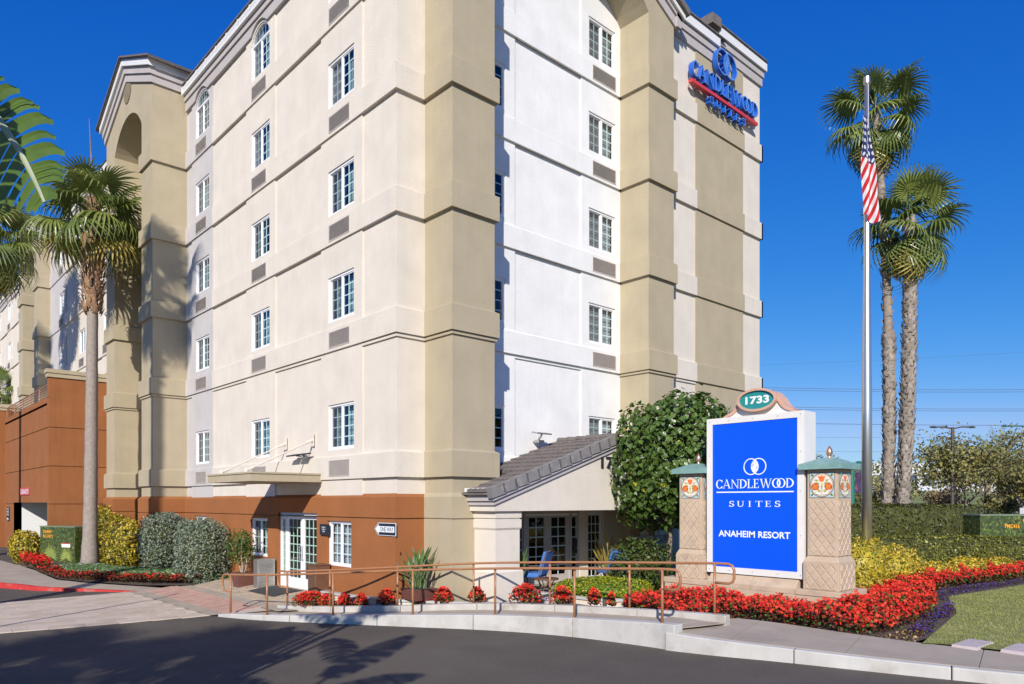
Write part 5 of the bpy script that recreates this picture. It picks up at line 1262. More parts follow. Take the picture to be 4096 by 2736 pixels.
mb = MB(); mb.box(8.52, 9.04, 19.84, 20.12, patz(8.6, 20), .97); b_ = mb.build('bin_body', M['steel'], bn, bevel=.015)
mb = MB()
for i in range(13):
    for j in range(15): mb.box(8.60+i*.03, 8.612+i*.03, 19.836, 19.8395, .32+j*.036, .332+j*.036)
o = mb.build('perforations', M['ventd'], bn); o['kind'] = 'stuff'
bn = thing('litter_bin', 'bronze perforated litter bin behind the rail to the right of the glass door', 'bin', (8.9, 16.95, .2))
mb = MB(); mb.box(8.66, 9.06, 16.70, 17.12, .1, .98); mb.box(8.64, 9.08, 16.68, 17.14, .98, 1.01); mb.build('bin_body', M['oilbr'], bn, bevel=.012)
mb = MB()
for i in range(10):
    for j in range(12): mb.box(8.655, 8.6595, 16.76+i*.033, 16.772+i*.033, .45+j*.036, .462+j*.036)
o = mb.build('perforations', M['ventd'], bn); o['kind'] = 'stuff'
mb = MB(); 
V = [(x, y, patz(x, y)+.02) for x in np.linspace(8.2, 9.05, 6) for y in (18.1, 19.75)]; F = [(2*i, 2*i+2, 2*i+3, 2*i+1) for i in range(5)]
mb.raw(V, F); o = mb.build('door_mat', M['mat']); tag(o, 'dark grey door mat on the flagstones before the glass doors', 'mat')
# bird of paradise in its planter
bp = thing('bird_of_paradise_plant', 'bird of paradise plant with one orange flower in a rust planter at the brown corner', 'potted plant', (9.43, 13.38, .42))
pot('planter', (9.43, 13.36, .42), .60, .50, .24, M['potm'], bp)
def blade_leaf(mb, base, d, h, lean, wl, ll, seg=5):
    """long stalk then a lance-shaped blade"""
    d = Vector((math.cos(d), math.sin(d), 0)); tip = Vector(base)+d*lean+Vector((0, 0, h)); st = Vector(base); mid = st.lerp(tip, .62)+Vector((0, 0, .02))
    mb.tube([st, st.lerp(mid, .5)+Vector((0, 0, .02)), mid], .009, 5, False)
    side = d.cross(Vector((0, 0, 1))).normalized(); side = (side*math.cos(random.uniform(-1.2, 1.2))+d*math.sin(random.uniform(-1, 1))).normalized(); V = []; F = []
    for i in range(seg+1):
        t = i/seg; p = mid.lerp(tip, t)+d*(.04*t*t); w_ = wl*math.sin(math.pi*min(1, .08+t*.92))**.8*.5 if i < seg else .002; up = d*.25*w_
        V += [tuple(p+side*w_+up), tuple(p), tuple(p-side*w_+up)]
        if i: k = 3*i; F += [(k-3, k-2, k+1, k), (k-2, k-1, k+2, k+1)]
    mb.raw(V, F)
for k in range(46):
    mb = MB(); a = random.uniform(0, 6.28); blade_leaf(mb, (9.43+random.uniform(-.16, .16), 13.36+random.uniform(-.16, .16), .64), a, random.uniform(.45, .98), random.uniform(.05, .55), random.uniform(.05, .09), .4); mb.build('leaf', M['strap'] if k % 4 else M['silver'], bp)
mb = MB(); mb.tube([(9.35, 13.55, .65), (9.25, 13.75, 1.28), (9.22, 13.80, 1.36)], .008, 5); mb.build('flower_stalk', M['strap'], bp)
mb = MB()
for k in range(5): a = -.5+k*.28; mb.raw([(9.22, 13.80, 1.36), (9.22+.02*math.cos(a), 13.80+.03, 1.40), (9.22+.10*math.sin(a)*.5, 13.80+.10*math.sin(a), 1.36+.15*math.cos(a)), (9.21, 13.79, 1.40)], [(0, 1, 2, 3)])
mb.build('orange_flower', M['orange'], bp)
# portico chairs and table
def chair(loc, rz, label):
    t = thing('patio_chair', label, 'chair', loc, 'cushioned chairs under the portico'); T = Matrix.Translation(loc) @ Matrix.Rotation(rz, 4, 'Z')
    def tb(pts, r): mb.tube([tuple(T @ Vector(p)) for p in pts], r, 6)
    mb = MB()
    for s_ in (-.30, .30): tb([(s_, -.28, 0), (s_, -.26, .40), (s_, -.30, .60), (s_, .18, .62), (s_*.95, .30, .55)], .016); tb([(s_*.9, .34, 0), (s_*.9, .24, .38), (s_*.9, .44, .98)], .016)
    tb([(-.27, .44, .98), (0, .47, 1.03), (.27, .44, .98)], .016); tb([(-.3, -.27, .38), (.3, -.27, .38)], .014); mb.build('frame', M['chairm'], t)
    for nm, M4, dims in (('seat_cushion', Matrix.Translation((0, -.02, .43)), (.26, .27, .06)), ('back_cushion', Matrix.Translation((0, .33, .72)) @ Matrix.Rotation(R(-16), 4, 'X'), (.26, .05, .30))):
        mb = MB(); mb.box(-dims[0], dims[0], -dims[1], dims[1], -dims[2], dims[2], T @ M4); mb.build(nm, M['cushion'], t, bevel=.03)
chair((12.55, 12.95, .36), R(205), 'blue cushioned chair beside the round table near the portico column')
chair((14.75, 12.3, .36), R(160), 'blue cushioned chair with its back to the stone pier')
tt = thing('round_table', 'small round bronze table between portico column and lime hedge', 'table', (12.35, 12.3, .36))
mb = MB(); mb.lathe([(.30, .0), (.31, .02), (.30, .035)], (12.35, 12.3, .73), 24); mb.build('table_top', M['oilbr'], tt)
for k in range(4):
    a = k*1.57+.4; mb = MB(); mb.tube([(12.35+.22*math.cos(a), 12.3+.22*math.sin(a), .73), (12.35+.1*math.cos(a), 12.3+.1*math.sin(a), .55), (12.35+.24*math.cos(a), 12.3+.24*math.sin(a), .36)], .013, 6); mb.build('leg', M['chairm'], tt)
for (x, y, h, lab, spread) in ((11.75, 12.65, 1.15, 'leafy young plant in the shade between portico column and doors', .22), (15.75, 13.2, 1.35, 'spiky palm-like plant in the shade left of the stone pier', .5), (15.35, 12.6, .5, 'pale grassy plant behind the blue chair by the stone pier', .4)):
    t = thing('shade_plant', lab, 'plant', (x, y, .36)); mb = MB()
    for k in range(30): a = random.uniform(0, 6.28); blade_leaf(mb, (x, y, .36), a, h*random.uniform(.5, 1.1), spread*random.uniform(.4, 1.1), .06, .4)
    o = mb.build('foliage', M['strap'] if h < 1.3 else M['palmy'], t); o['kind'] = 'stuff'

# ------------------------------------------------------------------ clipped hedges, shrubs
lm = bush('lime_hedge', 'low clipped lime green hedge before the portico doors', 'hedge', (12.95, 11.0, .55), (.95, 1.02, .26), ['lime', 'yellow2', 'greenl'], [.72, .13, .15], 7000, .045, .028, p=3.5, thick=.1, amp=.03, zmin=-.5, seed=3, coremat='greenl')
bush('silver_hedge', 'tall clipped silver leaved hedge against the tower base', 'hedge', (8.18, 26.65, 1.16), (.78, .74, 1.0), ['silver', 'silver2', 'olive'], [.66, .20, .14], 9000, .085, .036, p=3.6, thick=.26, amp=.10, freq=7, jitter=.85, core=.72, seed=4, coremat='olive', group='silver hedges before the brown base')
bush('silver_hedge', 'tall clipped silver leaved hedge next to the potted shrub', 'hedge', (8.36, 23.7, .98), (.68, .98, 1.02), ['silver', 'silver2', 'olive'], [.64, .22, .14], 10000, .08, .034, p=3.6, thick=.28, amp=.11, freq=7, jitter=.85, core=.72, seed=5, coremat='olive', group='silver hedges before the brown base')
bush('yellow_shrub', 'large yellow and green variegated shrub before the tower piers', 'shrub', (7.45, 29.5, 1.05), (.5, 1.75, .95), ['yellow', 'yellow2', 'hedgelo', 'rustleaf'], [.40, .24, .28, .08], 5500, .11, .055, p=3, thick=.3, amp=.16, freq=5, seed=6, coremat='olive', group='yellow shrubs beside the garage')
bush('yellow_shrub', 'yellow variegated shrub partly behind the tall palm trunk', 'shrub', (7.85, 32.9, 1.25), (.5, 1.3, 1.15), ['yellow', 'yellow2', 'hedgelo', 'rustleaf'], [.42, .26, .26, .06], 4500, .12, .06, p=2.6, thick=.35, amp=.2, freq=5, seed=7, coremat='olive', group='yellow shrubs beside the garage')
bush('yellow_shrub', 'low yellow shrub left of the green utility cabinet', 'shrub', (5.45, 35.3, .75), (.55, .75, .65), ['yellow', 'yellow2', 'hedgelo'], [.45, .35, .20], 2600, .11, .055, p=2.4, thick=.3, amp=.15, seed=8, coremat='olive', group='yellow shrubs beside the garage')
# shrubs at the right: yellow nandinas, low hedge, tall hedge
for k, (x, y, rr, h, lab, w_) in enumerate(((18.45, 7.5, .95, 1.25, 'yellow leaved shrub at the foot of the flagpole', .4), (20.1, 7.4, .95, 1.0, 'yellow leaved shrub in front of the hedge right of the flagpole', .55), (17.2, 7.0, .6, .55, 'lime yellow shrub beside the right stone pillar', .2), (22.6, 7.1, .7, .50, 'low amber shrub between red flowers and the hedge', .6), (24.3, 6.85, .65, .55, 'amber and yellow shrub in the middle of the shrub row', .6), (26.0, 6.5, .6, .5, 'small yellow shrub toward the right end of the row', .35))):
    bush('nandina_shrub', lab, 'shrub', (x, y, .34+h*.5), (rr, rr*.8, h*.62), ['yellow2', 'yellow', 'palmy', 'greenl'], [w_, .75-w_, .13, .12], 2600, .10, .04, p=2.3, thick=.35, amp=.14, freq=6, seed=20+k, jitter=.8, coremat='yellow', group='yellow shrubs behind the red flowers')
hx, hy = (24.7+.0)/1, 7.24
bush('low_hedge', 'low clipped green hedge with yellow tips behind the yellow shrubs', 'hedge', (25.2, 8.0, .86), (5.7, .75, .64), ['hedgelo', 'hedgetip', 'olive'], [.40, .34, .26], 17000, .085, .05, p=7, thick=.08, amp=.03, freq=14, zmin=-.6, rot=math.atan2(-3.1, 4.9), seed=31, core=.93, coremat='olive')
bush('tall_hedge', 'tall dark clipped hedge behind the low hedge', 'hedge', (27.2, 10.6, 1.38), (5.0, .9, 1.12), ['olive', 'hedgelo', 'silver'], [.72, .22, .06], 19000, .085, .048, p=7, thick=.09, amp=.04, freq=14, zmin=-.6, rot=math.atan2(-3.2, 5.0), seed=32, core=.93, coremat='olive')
# ------------------------------------------------------------------ utility cabinets
def cabinet(label, c, w_, d_, h, rz, group, texts, z0):
    t = thing('utility_cabinet', label, 'cabinet', (c[0], c[1], z0), group); T = Matrix.Translation((c[0], c[1], z0)) @ Matrix.Rotation(rz, 4, 'Z')
    mb = MB(); mb.box(-w_/2, w_/2, -d_/2, d_/2, 0, h, T); mb.build('cabinet_body', M['utilb'], t, bevel=.015)
    mb = MB(); mb.box(-w_/2-.015, w_/2+.015, -d_/2-.015, d_/2+.015, h-.03, h+.015, T); mb.build('cabinet_lid', M['utilt'], t)
    mb = MB()
    for cx, cz, s in ((-.2*w_, .18*h, .40), (.25*w_, .15*h, .34)):
        for k in range(17):
            a = R(-20+220*k/16); x1 = cx+s*math.cos(a)*h*.9; z1 = cz+s*math.sin(a)*h*.9; z1 = max(z1, .04); x1 = max(-w_/2+.02, min(w_/2-.02, x1)); n = Vector((-math.sin(a), 0, math.cos(a)))*.012
            mid = Vector(((cx+x1)/2, -d_/2-.0015-.0002*k, (cz+z1)/2)); mb.face([tuple(T @ Vector((cx, -d_/2-.0015-.0002*k, cz))), tuple(T @ (mid+n)), tuple(T @ Vector((x1, -d_/2-.0015-.0002*k, z1))), tuple(T @ (mid-n))])
    mb.build('printed_fronds', M['utilp'], t)
    for s, u0, u1, za, zb in texts:
        V, F = text_geo(s, 0, .015); x = (V[:, 0]-V[:, 0].min())/np.ptp(V[:, 0]); y = (V[:, 1]-V[:, 1].min())/np.ptp(V[:, 1]); mb = MB(); mb.raw([tuple(T @ Vector((u0+(u1-u0)*a, -d_/2-.007, za+(zb-za)*b))) for a, b in zip(x, y)], F); mb.build('lettering', M['amber'], t)
    return t
cabinet('green utility cabinet printed with foliage beside the tall palm', (6.55, 33.6), 2.1, .7, 1.45, math.atan2(-1.95, .84), 'foliage printed utility cabinets', [('35440', -.85, -.35, 1.18, 1.30), ('RC1871', -.85, -.27, 1.0, 1.12)], .16)
cabinet('green utility cabinet printed with foliage at the right end of the tall hedge', (cw(16.25, 23.6)), 2.8, .9, 1.62, R(-42.5), 'foliage printed utility cabinets', [('PMC416', -.62, -.16, 1.20, 1.33), ('CITY', -.06, .36, 1.38, 1.51)], .55)
wl = thing('warning_label', 'small white warning label with red strip stuck on the left utility cabinet', 'label', (6.5, 33.3, .9))
T = Matrix.Translation((6.55, 33.6, .16)) @ Matrix.Rotation(math.atan2(-1.95, .84), 4, 'Z')
mb = MB(); mb.box(.28, .78, -.362, -.352, .64, .80, T); mb.m(1); mb.box(.28, .78, -.3635, -.3615, .765, .80, T); mb.build('label_plate', [M['white'], M['redbar']], wl)

# ------------------------------------------------------------------ flowers
def inside(P, poly):
    x, y = P[:, 0], P[:, 1]; r = np.zeros(len(P), bool); n = len(poly)
    for i in range(n):
        (x0, y0), (x1, y1) = poly[i][:2], poly[(i+1) % n][:2]; c = ((y0 > y) != (y1 > y)) & (x < (x1-x0)*(y-y0)/(y1-y0+1e-12)+x0); r ^= c
    return r
def scatter(poly, n):
    a = np.array([p[:2] for p in poly]); lo, hi = a.min(0), a.max(0); out = np.zeros((0, 2))
    while len(out) < n:
        P = lo+(hi-lo)*rng.random((n*2, 2)); out = np.concatenate([out, P[inside(P, poly)]])
    return out[:n]
def petals(P, r, k=4):
    n = len(P); V = []; F = []; N = unit(rng.normal(0, .45, (n, 3))+np.array((-.45, -.45, .75))); A = unit(np.cross(N, rng.normal(0, 1, (n, 3)))); B = np.cross(N, A); r = np.broadcast_to(r, (n,))[:, None]; parts = []
    for q in range(k):
        t = 2*math.pi*q/k; d = A*math.cos(t)+B*math.sin(t); s = np.cross(N, d); Vq = np.stack([P, P+d*r*.55+s*r*.42+N*r*.2, P+d*r, P+d*r*.55-s*r*.42+N*r*.2], 1).reshape(-1, 3); parts.append((Vq, np.arange(4*n).reshape(n, 4), 0))
    return parts
def begonias(name, label, poly_or_c, n_fl, n_lf, zfun, h, kind='stuff', group=None, petal=.027, mound=None, red=.5, bronze=.7):
    if mound is None:
        B = scatter(poly_or_c, n_fl); L = scatter(poly_or_c, n_lf); hh = lambda Q: h*(.72+.28*noise3(np.c_[Q, np.zeros(len(Q))], 3.2, 11))
        P = np.c_[B, zfun+hh(B)*rng.uniform(.62, 1.12, len(B))]; LP = np.c_[L, zfun+hh(L)*rng.uniform(.15, 1.0, len(L))]
    else:
        c, rx, ry = mound; q = rng.normal(0, .42, (n_fl, 2)); q = q/np.maximum(1, np.linalg.norm(q, axis=1, keepdims=True)); dz = np.sqrt(np.maximum(0, 1-np.sum(q*q, 1)*.8)); P = np.c_[c[0]+q[:, 0]*rx, c[1]+q[:, 1]*ry, c[2]+h*dz*rng.uniform(.45, 1.1, n_fl)]
        q = rng.normal(0, .45, (n_lf, 2)); q = q/np.maximum(1, np.linalg.norm(q, axis=1, keepdims=True)); dz = np.sqrt(np.maximum(0, 1-np.sum(q*q, 1)*.8)); LP = np.c_[c[0]+q[:, 0]*rx, c[1]+q[:, 1]*ry, c[2]+h*dz*rng.uniform(.05, .95, n_lf)]
    pr = petals(P, petal*rng.uniform(.75, 1.3, len(P))); isr = rng.random(len(P)) < red
    parts = []
    for v, f, _ in pr: parts.append((v, f, np.where(isr, 0, 1)))
    N = np.tile(np.array((-.2, -.25, .9)), (len(LP), 1)); V, F = leaves(LP, N, rng.uniform(.05, .085, len(LP)), rng.uniform(.04, .065, len(LP)), jitter=.55); parts.append((V, F, np.where(rng.random(len(LP)) < bronze, 2, 3)))
    V = []; F = []; mi = []; k = 0
    for v, f, m_ in parts: V.append(v); F.append(f+k); mi.append(np.broadcast_to(m_, (len(f),))); k += len(v)
    o = npobj(name, np.concatenate(V), np.concatenate(F), [M['red'], M['coral'], M['bronze'], M['greenl']], np.concatenate(mi)); tag(o, label, 'flowers', group, kind); return o
fieldA = [(11.30, 9.15), (11.55, 7.35), (12.48, 6.95), (12.50, 5.2), (12.8, 4.88), (13.6, 4.8), (14.05, 5.0), (14.05, 9.9), (13.2, 9.75), (12.2, 9.8)]
fieldB = [(13.9, 4.82), (15.67, 4.95), (16.5, 5.15), (18.3, 5.75), (20, 6.3), (21, 6.25), (23, 6.0), (25, 5.55), (30, 4.95), (30, 6.0), (25.6, 6.5), (22.5, 7.0), (18.8, 6.9), (16.2, 6.6), (15.3, 6.0), (13.9, 6.0)]
begonias('begonia_bed', 'wide bed of red begonias with bronze leaves along the pavement under the sign', fieldA, 4200, 8500, .33, .46)
begonias('begonia_bed', 'broad red begonia bed right of the sign, bordering the lawn', fieldB, 8800, 17000, .34, .50)
bz = []
clumps = [(8.18, 15.98, .13, .20, .62, 'biggest red begonia clump in the planter, at its left end by the door mat'), (8.30, 15.42, .15, .18, .3, 'red begonia clump between the biggest clump and the second rail post'), (8.50, 14.98, .19, .18, .26, 'leggy red begonia clump before the right-hand bin'), (8.70, 14.60, .21, .17, .22, 'small red begonia clump below the shuttered window'), (9.01, 14.01, .26, .24, .34, 'red begonia clump under the one way sign'), (9.43, 13.30, .31, .20, .24, 'sparse red begonia clump before the bird of paradise planter'), (9.72, 12.85, .35, .24, .3, 'tall red begonia clump before the tan corner pilaster'), (10.14, 12.21, .40, .22, .27, 'red begonia clump before the white portico column'), (10.62, 11.18, .44, .28, .42, 'wide red begonia clump at the foot of the rail, right of the white column'), (10.93, 10.40, .48, .24, .32, 'red begonia clump beside a purple tuft and round lid'), (11.14, 9.72, .50, .22, .2, 'small red begonia clump before the white curved wall'), (11.24, 9.36, .51, .16, .12, 'smallest red begonia clump next to the dark bollard light')]
for (x, y, z, h, r_, lab) in clumps:
    begonias('begonia_clump', lab, None, int(270*r_/.3), int(300*r_/.3), 0, h+.10, kind=None, group='begonia clumps in the ramp planter', mound=((x, y, z), r_*.62, r_*1.0 if r_ > .4 else r_*.8), petal=.025, red=.45)
lb = [(4.98, 30.3), (5.1, 29.1), (5.1, 27.3), (5.55, 26.2), (6.3, 25.3), (7.3, 24.0), (7.8, 23.3), (8.15, 23.1), (8.1, 23.6), (7.6, 24.3), (6.7, 25.5), (5.95, 26.5), (5.55, 27.5), (5.5, 29.2), (5.4, 30.5)]
begonias('begonia_border', 'ragged border of rust red begonias along the left pavement', lb, 420, 3600, .10, .30, petal=.032, bronze=.88, red=.8)
begonias('begonia_border', 'short border of bright red begonias left of the utility cabinet', [(4.95, 33.6), (5.1, 31.2), (5.6, 30.9), (5.6, 33.6)], 520, 900, .16, .48, petal=.04, red=.9)
def carpet(name, label, category, poly, n, z, h, mats, wts, L, W, up=.2, extra=None):
    P2 = scatter(poly, n); P = np.c_[P2, z+h*rng.random(n)*(.8+.3*noise3(np.c_[P2, np.zeros(n)], 3, 2))]; V, F = leaves(P, np.tile(np.array((0, 0, 1.)), (n, 1)), L*rng.uniform(.6, 1.3, n), W*rng.uniform(.7, 1.2, n), jitter=.5)
    o = npobj(name, V, F, [M[q] for q in mats], rng.choice(len(mats), n, p=wts)); return tag(o, label, category, None, 'stuff')
carpet('lobelia_border', 'purple lobelia edging between red flowers and lawn, far side', 'flowers', [(18.4, 5.5), (19.2, 5.82), (21, 5.65), (23.3, 5.35), (30, 4.5), (30, 4.9), (25, 5.4), (23, 5.8), (21, 6.1), (20, 6.15), (18.3, 5.7)], 2600, .34, .16, ['purple', 'olive', 'bronze'], [.40, .40, .20], .045, .03)
carpet('lobelia_border', 'purple lobelia tufts by the bare soil near the pavement', 'flowers', [(13.1, 4.3), (13.7, 4.35), (14.6, 4.6), (16.0, 4.72), (17.3, 5.05), (17.0, 5.2), (15.6, 4.98), (14.2, 4.75), (13.3, 4.62)], 1000, .34, .15, ['purple', 'olive', 'bronze'], [.38, .36, .26], .045, .03)
carpet('lobelia_tuft', 'small purple lobelia tuft in the planter by the round lid', 'flowers', [(10.55, 11.0), (10.75, 10.65), (10.9, 10.75), (10.7, 11.1)], 260, .46, .12, ['purple', 'olive'], [.6, .4], .04, .03)
carpet('fallen_leaves', 'scattered dry brown leaves on the bare soil beside the lawn', 'leaves', [(12.5, 4.9), (12.6, 4.25), (14.5, 4.5), (14.2, 4.75), (13.2, 4.75)], 240, .345, .02, ['boot', 'palmy', 'bronze'], [.5, .25, .25], .06, .035)
# grasses
def blades(poly, n, z, h, w_, lean, mats, wts):
    P = scatter(poly, n); a = rng.uniform(0, 6.28, n); hh = h*rng.uniform(.55, 1.25, n); l_ = lean*rng.uniform(.2, 1.2, n); dx, dy = np.cos(a), np.sin(a); zz = np.full(n, z) if np.isscalar(z) else z(P)
    b0 = np.c_[P[:, 0]-dy*w_, P[:, 1]+dx*w_, zz]; b1 = np.c_[P[:, 0]+dy*w_, P[:, 1]-dx*w_, zz]; m0 = np.c_[P[:, 0]+dx*l_*.4+dy*w_*.8, P[:, 1]+dy*l_*.4-dx*w_*.8, zz+hh*.65]; t = np.c_[P[:, 0]+dx*l_, P[:, 1]+dy*l_, zz+hh*(1 if lean < .1 else .8)]
    V = np.stack([b0, b1, m0, t], 1).reshape(-1, 3); return V, np.arange(4*n).reshape(n, 4), rng.choice(len(mats), n, p=wts)
V, F, mi = blades([(5.6, 30.4), (5.55, 27.6), (6.7, 25.6), (7.5, 24.5), (8.6, 22.8), (9.0, 23), (8.8, 26), (7.3, 28), (7.0, 31)], 9000, .11, .26, .011, .22, ['strap', 'silver', 'greenl'], [.6, .2, .2])
tag(npobj('strap_leaf_grass', V, F, [M['strap'], M['silver'], M['greenl']], mi), 'glossy strap leaved grass bed between left pavement and silver hedges', 'grass', None, 'stuff')
V, F, mi = blades([(12.55, 4.1), (14.5, 4.42), (16.6, 4.78), (18, 5.3), (19.2, 5.7), (21, 5.45), (23.3, 5.15), (30, 4.35), (36, 3.2), (30, -8), (18, -6), (14.6, -2), (13.4, 1.3), (12.88, 2.9), (12.68, 3.9)], 120000, .352, .032, .005, .028, ['blade', 'lawn'], [.8, .2])
tag(npobj('lawn_grass', V, F, [M['blade'], M['lawn']], mi), 'short patchy green lawn at the right', 'grass', None, 'stuff')
mb = MB(); mb.lathe([(.15, 0), (.15, .05), (.13, .055)], (10.86, 10.66, .47), 20); tag(mb.build('valve_box', M['lid']), 'round lilac plastic lid among the begonias by the rail', 'lid')
mb = MB(); mb.lathe([(.045, 0), (.045, .16), (.03, .17)], (11.2, 9.5, .50), 12); tag(mb.build('bollard_light', M['polebr']), 'short dark cylindrical garden light between two small begonia clumps', 'light')

# ------------------------------------------------------------------ pruned broadleaf tree in front of the portico
tr = thing('ivy_leaf_tree', 'rounded glossy broadleaf tree between the portico and the blue sign', 'tree', (15.55, 11.1, .35))
cx, cy, cz = 15.60, 10.9, 3.55
mb = MB(); limb(mb, (15.6, 11.15, .3), (15.55, 11.05, 1.9), .09, .07, .03, 5, 8)
for k in range(16):
    a = k*.9; limb(mb, (15.55, 11.05, 1.7+.03*k), (cx+1.0*math.cos(a), cy+1.0*math.sin(a), random.uniform(2.4, 4.7)), .035, .01, .08)
mb.build('trunk', M['bark'], tr)
def ivy_leaf(s):
    o = [(0, -.02, 0), (.34, -.16, .05), (.52, .12, .10), (.42, .50, .06), (.16, .74, .0), (0, .98, -.10), (-.16, .74, .0), (-.42, .50, .06), (-.52, .12, .10), (-.34, -.16, .05)]
    return [(x*s, y*s, z*s) for x, y, z in o]
lv = []
for k, m_ in enumerate(('ivy', 'ivy', 'greenl', 'yellow')):
    mb = MB(); o = ivy_leaf(1.); c = (0, .36, -.02); v = o+[c]; mb.raw(v, [(i, (i+1) % 10, 10) for i in range(10)]); lv.append(mb.mesh('leaf', M[m_]))
NL = 8200
P, N = shell(NL, (cx, cy, cz), (1.50, 1.50, 1.72), 2.7, .36, -1, .13, 3.6, 12)
keep = ~((P[:, 2] < 2.2) & (rng.random(NL) < .4)); P, N = P[keep], N[keep]
ext = np.array((.75,.7,.15))+np.array([(14.3, 9.3, 4.95), (14.35, 9.1, 5.05), (14.25, 9.5, 5.0), (14.4, 9.0, 4.85), (14.3, 9.2, 5.2), (14.35, 8.95, 4.9), (14.2, 9.6, 5.1)])
P = np.concatenate([P, ext+rng.normal(0, .05, ext.shape)]); N = np.concatenate([N, np.tile((0, -.3, 1.), (len(ext), 1))])
tocam = unit(np.array((0, 0, 2.57))-P); front = np.argsort(-np.sum(tocam*(P-np.array((cx, cy, cz))), 1))[:300]
fs = set(front.tolist()); allV = []; allF = []; mis = []; base = np.array(ivy_leaf(1.)+[(0, .36, -.02)])
for i in range(len(P)):
    n = N[i]+rng.normal(0, .45, 3)+np.array((0, 0, .15)); n /= np.linalg.norm(n); d = rng.normal(0, .6, 3)+np.array((0, 0, -.9)); d = d-n*d.dot(n); d /= np.linalg.norm(d); sx = np.cross(d, n); s = rng.uniform(.075, .145); k = 3 if rng.random() < .008 else int(rng.integers(0, 3))
    Rm = np.stack([sx, d, n], 1)
    if i in fs:
        o = bpy.data.objects.new('leaf', lv[k]); COL.objects.link(o); o.parent = tr; o.matrix_local = Matrix.Translation(Vector(P[i])-_o(tr)) @ Matrix(Rm.tolist()).to_4x4() @ Matrix.Scale(s, 4)
    else:
        allV.append((base*s)@Rm.T+P[i]); allF.append(np.array([(j, (j+1) % 10, 10) for j in range(10)])+11*len(mis)); mis.append(k)
npobj('foliage', np.concatenate(allV), np.concatenate(allF), [M['ivy'], M['ivy'], M['greenl'], M['yellow']], np.repeat(mis, 10), tr, 'stuff')
bush('inner_shrub', 'dark green shrub low at the foot of the left stone pillar', 'shrub', (14.55, 11.15, .95), (.9, .7, .75), ['ivy', 'olive'], [.6, .4], 2800, .09, .055, thick=.45, seed=61, core=.5)
# ------------------------------------------------------------------ fan palms
def fan_frond(seed, droop, stalk=.9, rad=.95, n=30):
    """costapalmate leaf: stalk along +Y from the origin, blade of split drooping segments; mat 0 blade, 1 stalk"""
    r = random.Random(seed); mb = MB(); mb.m(1); mb.tube([(0, 0, 0), (0, stalk*.55, .06*stalk), (0, stalk, .02)], [.024, .018, .012], 5, False); mb.m(0)
    for k in range(n):
        t = k/(n-1)*2-1; a = t*R(140); L = rad*(1-.30*abs(t)**2)*r.uniform(.9, 1.08); d = Vector((math.sin(a), math.cos(a), 0)); s = Vector((d.y, -d.x, 0)); hub = Vector((0, stalk, .02)); cup = .10*abs(t)
        dr = droop*r.uniform(.7, 1.35); w_ = .040
        w_ = .036; pts = [hub, hub+d*L*.35+Vector((0, 0, .06-cup)), hub+d*L*.62+Vector((0, 0, .03-cup-dr*.12)), hub+d*L*.82+Vector((0, 0, -cup-dr*.36)), hub+d*(L*(.92-.1*dr))+Vector((0, 0, -cup-dr*.72))]
        ws = [.004, w_*.95, w_*.8, w_*.42, .003]; V = []; F = []
        for i, (p, q) in enumerate(zip(pts, ws)):
            V += [tuple(p+s*q), tuple(p+Vector((0, 0, -q*.55))), tuple(p-s*q)]
            if i: b = 3*i; F += [(b-3, b-2, b+1, b), (b-2, b-1, b+2, b+1)]
        mb.raw(V, F)
    return mb
FR = {}
for nm, bm_, sm_ in (('green', 'palm', 'palm'), ('dark', 'palmd', 'palmd'), ('old', 'palmy', 'palmy')):
    FR[nm] = [fan_frond(s, d).mesh('frond', [M[bm_], M[sm_]]) for s, d in ((1, .25), (2, .55), (3, .95))]
